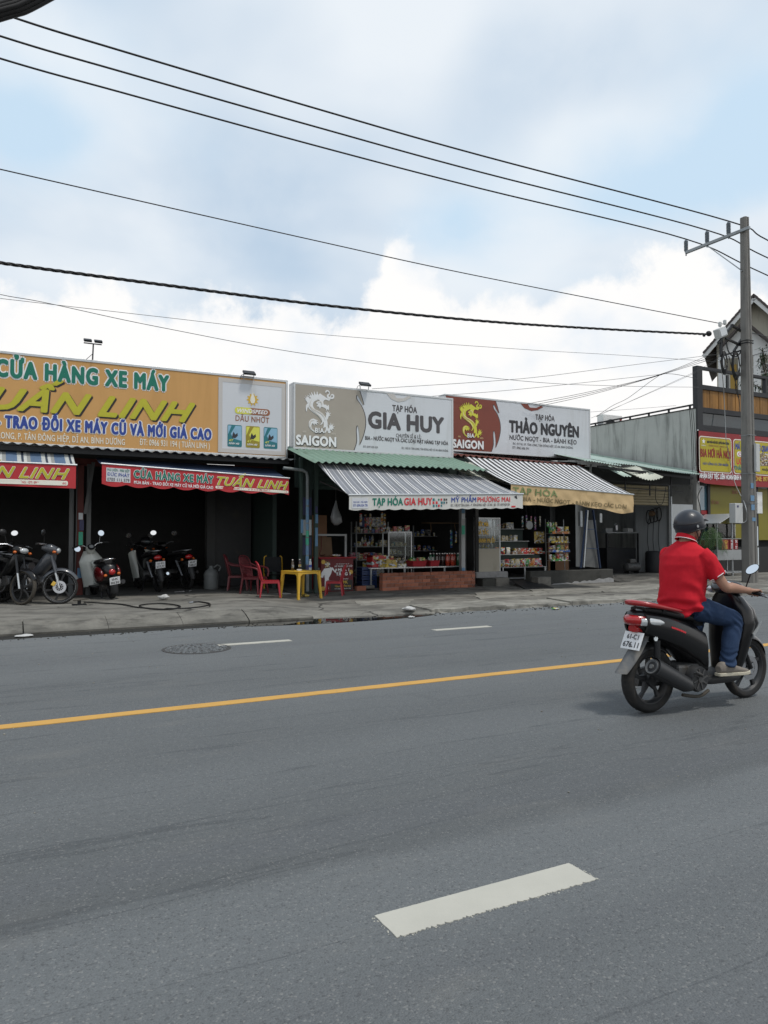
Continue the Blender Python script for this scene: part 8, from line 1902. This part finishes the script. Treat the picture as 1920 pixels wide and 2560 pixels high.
for s_ in (-1, 1):
    B(MB().tube([V(.99, s_ * .12, .985), V(.95, s_ * .25, .975), V(.93, s_ * .37, .955)], .011, 8), 'handlebar', 'steel', smooth=60)
    B(MB().tube([V(.955, s_ * .235, .975), V(.928, s_ * .375, .953)], .017, 10), 'grip', 'rubber', smooth=60)
    B(MB().cyl((.928, s_ * .378, .953), (.925, s_ * .398, .950), .014, n=10), 'bar_end', 'steel')
    B(MB().tube(resample([V(.985, s_ * .21, .965), V(.985, s_ * .30, .945), V(.965, s_ * .42, .925)], 4), .006, 6), 'brake_lever', 'steel', smooth=60)
    B(MB().obox((.965, s_ * .205, .975), (.05, .05, .05)), 'switch_box', 'plastic_black', bevel=.01)
mirror(sct, (.965, -.20, .995), (.955, -.275, 1.160), (-.80, -.30, .34),   .056, .034, roll=rad(38))
B(MB().prism([(.0, .0), (.02, .0), (.03, .02), (.02, .035), (.012, .02), (.006, .038), (-.004, .02), (-.012, .034), (-.012, .01)], lambda a, b, d: V(-.06 + a, -.131 - d, .60 + b), .004, 0), 'sticker', 'sticker_white')

# ---- rider
def part(name, mats, shapes, voxel, smooth_it=4, parent=None, warp=None):
    """several closed shapes fused into one continuous skin"""
    mb = MB()
    for s_ in shapes: s_(mb)
    o = mb.build(name, mats, parent, world=False)
    evaluated(o, [('REMESH', dict(mode='VOXEL', voxel_size=voxel)), ('SMOOTH', dict(factor=.5, iterations=smooth_it))])
    if warp:
        me = o.data; nn = [v.normal.copy() for v in me.vertices]
        for v, n_ in zip(me.vertices, nn): v.co += n_ * warp(v.co)
    o.data.shade_smooth(); 
    o.data.materials.clear()
    for m_ in (mats if isinstance(mats, (list, tuple)) else [mats]): o.data.materials.append(MT[m_])
    return o
def limb(pts, rs, n=14, sq=1.0): return lambda mb: mb.tube(pts, rs, n)
def dense(pts, rs, k=5):
    P = resample(pts, k); q = resample([V(r_, 0, 0) for r_ in rs], k); return lambda mb: mb.tube(P, [x.x for x in q], 16)
HD = V(.525, 0, 1.525)
def head(mb):
    mb.ell(HD + V(-.005, 0, .02), (.100, .078, .115), 20, 14)
    mb.ell(HD + V(.035, 0, -.055), (.062, .060, .068), 16, 10)          # jaw
    mb.ell(HD + V(.106, 0, -.02), (.018, .014, .028), 10, 8, (0, rad(20), 0))   # nose
    mb.ell(HD + V(.092, 0, -.072), (.014, .026, .010), 10, 6)           # lips
    for s_ in (-1, 1):
        mb.ell(HD + V(.078, s_ * .032, .012), (.018, .020, .012), 10, 6)
        mb.ell(HD + V(.0, s_ * .078, -.012), (.022, .012, .034), 12, 8, (0, rad(-12), 0))   # ear
    mb.tube([HD + V(-.025, 0, -.02), V(.475, 0, 1.40), V(.45, 0, 1.33)], [.058, .060, .075], 16)
J = {}
def arm(s_):
    sh = V(.455, s_ * .175, 1.305); el_ = V(.590, s_ * .285, 1.025); wr_ = V(.815, s_ * .318, .988)
    return dense([sh, sh.lerp(el_, .5), el_, el_.lerp(wr_, .3), el_.lerp(wr_, .7), wr_, wr_ + V(.035, s_ * .003, -.002)], [.052, .047, .041, .044, .036, .027, .028])
def hand(s_):
    def f(mb):
        mb.loft([ring((.845, s_ * .320, .986), (0, .026, 0), (0, 0, .020), 12), ring((.880, s_ * .316, .986), (0, .040, 0), (.004, 0, .017), 12), ring((.912, s_ * .312, .983), (0, .042, 0), (.006, 0, .015), 12), ring((.926, s_ * .312, .978), (0, .038, 0), (.006, 0, .010), 12)])
        for k, (dy, ln, rr) in enumerate(((-.034, .90, .0088), (-.0115, 1.0, .0092), (.0115, .97, .0090), (.033, .82, .0080))):
            y = s_ * (.312 - dy * 1.0); cx_, cz_ = .942, .963
            pts = [V(.912, y, .984)]
            for q in (75, 35, -5, -50, -95): pts.append(V(cx_ + .030 * ln * math.cos(rad(q)), y, cz_ + .028 * ln * math.sin(rad(q))))
            mb.tube(resample(pts, 2), [rr] * (2 * (len(pts) - 1)) + [rr * .75], 8)
        mb.tube(resample([V(.868, s_ * .288, .978), V(.895, s_ * .268, .962), V(.925, s_ * .262, .950), V(.950, s_ * .266, .942)], 3), [.014, .013, .012, .012, .011, .011, .0105, .010, .009, .008], 8)
    return f
def torso(mb):
    mb.loft([ring((.41, 0, .80), (.11, 0, 0), (0, .15, 0), 18), ring((.415, 0, .95), (.10, 0, 0), (0, .15, 0), 18), ring((.435, 0, 1.18), (.105, 0, 0), (0, .165, 0), 18), ring((.455, 0, 1.32), (.08, 0, 0), (0, .15, 0), 18), ring((.46, 0, 1.38), (.05, 0, 0), (0, .06, 0), 18)])
def leg_(s_, g=0.0, hem=False):
    hp_ = V(.43, s_ * .100, .850); kn = V(.815, s_ * .185, .735); an = V(.705, s_ * .205, .345)
    P = [hp_, hp_.lerp(kn, .35), hp_.lerp(kn, .75), kn + V(-.01, 0, .0), kn.lerp(an, .12) + V(.012, 0, 0), kn.lerp(an, .4), kn.lerp(an, .75), an]
    return dense(P, [r_ + g for r_ in (.095, .088, .074, .066, .063, .062, .052, .050)])
body = part('person', 'skin', [head, arm(1), arm(-1), hand(1), hand(-1), torso, leg_(1, -.02), leg_(-1, -.02)], .0055, 3)
body.location = (SX, SYR, 0); mark(body, 'rider in a red polo shirt and blue jeans on the black scooter', 'person'); WM[body.name] = Matrix.Translation(V(SX, SYR, 0))
def sleeve(s_):
    sh = V(.452, s_ * .160, 1.292); el_ = V(.590, s_ * .285, 1.025); e = sh.lerp(el_, .68)
    return dense([sh, sh.lerp(e, .35) + V(0, s_ * .012, .012), sh.lerp(e, .75) + V(0, s_ * .006, .0), e], [.080, .076, .070, .071])
def shirt_t(mb):
    P = [(.405, .800, .150, .196), (.405, .835, .158, .204), (.405, .90, .154, .200), (.410, 1.00, .146, .200), (.425, 1.11, .146, .210), (.435, 1.20, .142, .220), (.445, 1.275, .126, .218), (.455, 1.335, .098, .178), (.462, 1.378, .074, .105), (.470, 1.403, .066, .076)]
    mb.loft([ring((x, 0, z + (.018 if z < .88 else 0)), (hx, 0, .05 * max(0, 1 - (z - .80) / .16)), (0, hy, 0), 26, 2.3) for x, z, hx, hy in P])
def folds(p):
    x, y, z = p
    low = max(0, min(1, (1.22 - z) / .35)); right = max(0, min(1, (-y + .02) / .18))
    w_ = noise.noise(V(x * 6, y * 6, z * 7)) * .9
    a = math.sin((z * .80 + x * 1.0 + y * .35) * 46 + w_ * 3.2) * .0095 * low * (.25 + .75 * right)          # pulls from the arm to the hip
    b = math.sin(z * 78 + w_ * 4 + y * 8) * .007 * max(0, min(1, (.96 - z) / .10))                 # bunching above the belt
    c = noise.noise(p * 9) * .007 + noise.noise(p * 24 + V(5, 0, 0)) * .0016
    d = math.sin((x - y * .6) * 70 + w_ * 3) * .005 * max(0, min(1, (abs(y) - .17) / .08)) * max(0, min(1, (1.3 - z) / .1))   # sleeve
    return a + b + c + d
part('polo_shirt', 'shirt', [shirt_t, sleeve(1), sleeve(-1)], .0065, 5, body, folds)
# collar with white piping, cuffs, hem
def collar_ring(z_off, hx, hy, k): return [V(.468 + hx * math.cos(t) - .018 * z_off, hy * math.sin(t), 1.402 + z_off + .030 * -math.cos(t)) for t in (2 * pi * i / 28 for i in range(28))]
cl_ = MB(); inner = [collar_ring(.0, .070, .075, 0), collar_ring(.035, .068, .070, 0), collar_ring(.040, .072, .075, 0), collar_ring(.004, .086, .092, 0)]
cl_.loft(inner + [inner[0]], cap=False); cl_.build('collar', 'shirt', body, world=False, smooth=60)
MB().tube(collar_ring(.003, .0865, .0925, 0), .0035, 6, True).build('collar_piping', 'trim_white', body, world=False, smooth=80)
for s_ in (-1, 1):
    sh = V(.452, s_ * .160, 1.292); el_ = V(.590, s_ * .285, 1.025); e = sh.lerp(el_, .672); ax = (el_ - sh).normalized(); ux = ax.cross(V(0, 0, 1)).normalized(); uy = ax.cross(ux)
    MB().tube([e + (ux * math.cos(t) + uy * math.sin(t)) * .0745 for t in (2 * pi * i / 28 for i in range(28))], .0042, 6, True).build('cuff_piping', 'trim_white', body, world=False, smooth=80)
def seatj(mb):
    mb.loft([ring((.36, 0, .79), (.09, 0, 0), (0, .14, 0), 18), ring((.40, 0, .815), (.140, 0, 0), (0, .182, 0), 18), ring((.405, 0, .88), (.132, 0, 0), (0, .178, 0), 18), ring((.41, 0, .93), (.12, 0, 0), (0, .165, 0), 18)])
    mb.ell((.42, .0, .845), (.17, .188, .075), 18, 10)
def jfold(p):
    x, y, z = p; kn = math.exp(-((x - .80) / .07) ** 2 - ((z - .72) / .09) ** 2); w_ = noise.noise(p * 8)
    lo = max(0, min(1, (.52 - z) / .12))
    return noise.noise(p * 13) * .007 + math.sin(z * 120 + w_ * 5) * .006 * lo + math.sin((x + z) * 90 + w_ * 4) * .006 * (kn + max(0, .5 - abs(x - .45) * 4))
part('jeans', 'denim', [seatj, leg_(1, .012), leg_(-1, .012)], .0065, 4, body, jfold)
for s_ in (-1, 1):
    c = V(.735, s_ * .212, 0)
    def up(mb, s_=s_):
        ya = .14 * s_
        rg = []
        for t, zb_, zt_, hw in ((-.13, .300, .355, .030), (-.105, .292, .385, .038), (-.06, .288, .395, .041), (.0, .287, .378, .043), (.06, .286, .350, .046), (.12, .286, .332, .046), (.165, .288, .318, .036), (.185, .294, .308, .018)):
            rg.append(ring((c.x + t, c.y + ya * t, (zb_ + zt_) / 2), (0, hw, 0), (0, 0, (zt_ - zb_) / 2), 14, 2.4))
        mb.loft(rg)
    sh_ = part('shoe', 'shoe', [up], .005, 3, body)
    pts = []
    sl = []
    for t, hw in ((-.140, .020), (-.125, .034), (-.06, .041), (.0, .040), (.06, .047), (.12, .049), (.17, .040), (.195, .018)): sl.append((t, hw))
    out_ = [(c.x + t, c.y + .14 * s_ * t + hw) for t, hw in sl] + [(c.x + t, c.y + .14 * s_ * t - hw) for t, hw in reversed(sl)]
    out_ = [(p.x, p.y) for p in resample([V(a, b_, 0) for a, b_ in out_], 3, True)]
    MB().prism(out_, lambda a, b, d: V(a, b, d + .012 * max(0, (a - c.x - .13)) * 6), .2725, .300).build('sole', 'sole', sh_, world=False, bevel=.005)
# helmet
HC = HD + V(-.010, 0, .020)
def helm(k, th0=0.0):
    def g(u, v):
        az_ = 2 * pi * u; ca = math.cos(az_)
        low = rad(100 + 24 * max(0, -ca) ** 1.2 - 24 * max(0, ca) ** 2 + 10 * abs(math.sin(az_)))
        th = .02 + (low - .02) * v; rx_, ry_, rz_ = .138 * k, .122 * k, .128 * k
        return HC + V(rx_ * math.sin(th) * math.cos(az_), ry_ * math.sin(th) * math.sin(az_), rz_ * math.cos(th))
    return g
hm_ = MB(); n_ = 40; mrows = 16
outer = [[helm(1.0)(i / n_, j / mrows) for i in range(n_)] for j in range(mrows + 1)]; inner_ = [[helm(.94)(i / n_, j / mrows) for i in range(n_)] for j in range(mrows, -1, -1)]
hm_.loft(outer + inner_); ho_ = hm_.build('helmet', 'helmet', body, world=False, smooth=60)
edge = [helm(1.005)(i / n_, 1.0) for i in range(n_)]
MB().tube(edge, .006, 6, True).build('edge_trim', 'plastic_black', ho_, world=False, smooth=80)
rib = [helm(1.006)(.25 + .5 * i / 14, .74) for i in range(15)]
MB().tube(rib, .004, 6).build('seam', 'plastic_black', ho_, world=False)
MB().slab(lambda u, v: HC + V(.128 * math.cos(rad(-58 + 116 * u)) * 1.0 + .055 * v * math.cos(rad(-58 + 116 * u)), .124 * math.sin(rad(-58 + 116 * u)) * (1 + .06 * v), .045 - .012 * v), 14, 4, (0, 0, -.006)).build('peak', 'helmet', ho_, world=False, smooth=60)
for s_ in (-1, 1): MB().lathe([(.0, 0), (.012, 0), (.012, .004)], HC + V(-.045, s_ * .121, -.02), (0, s_, 0), 12).build('rivet', 'alu_dull', ho_, world=False)
for s_ in (-1, 1):
    MB().tube(resample([HC + V(.035, s_ * .108, -.02), HD + V(.03, s_ * .080, -.07), HD + V(.04, s_ * .045, -.125), HD + V(.045, 0, -.132)], 5), .006, 6).build('chin_strap', 'plastic_black', ho_, world=False, smooth=80)
    MB().tube(resample([HC + V(-.05, s_ * .106, -.04), HD + V(-.005, s_ * .082, -.08), HD + V(.03, s_ * .062, -.11)], 4), .005, 6).build('chin_strap', 'plastic_black', ho_, world=False, smooth=80)
mb = MB().ell(HD + V(-.045, 0, -.015), (.062, .074, .062), 18, 12); mb.build('hair', 'hair', body, world=False, smooth=60)
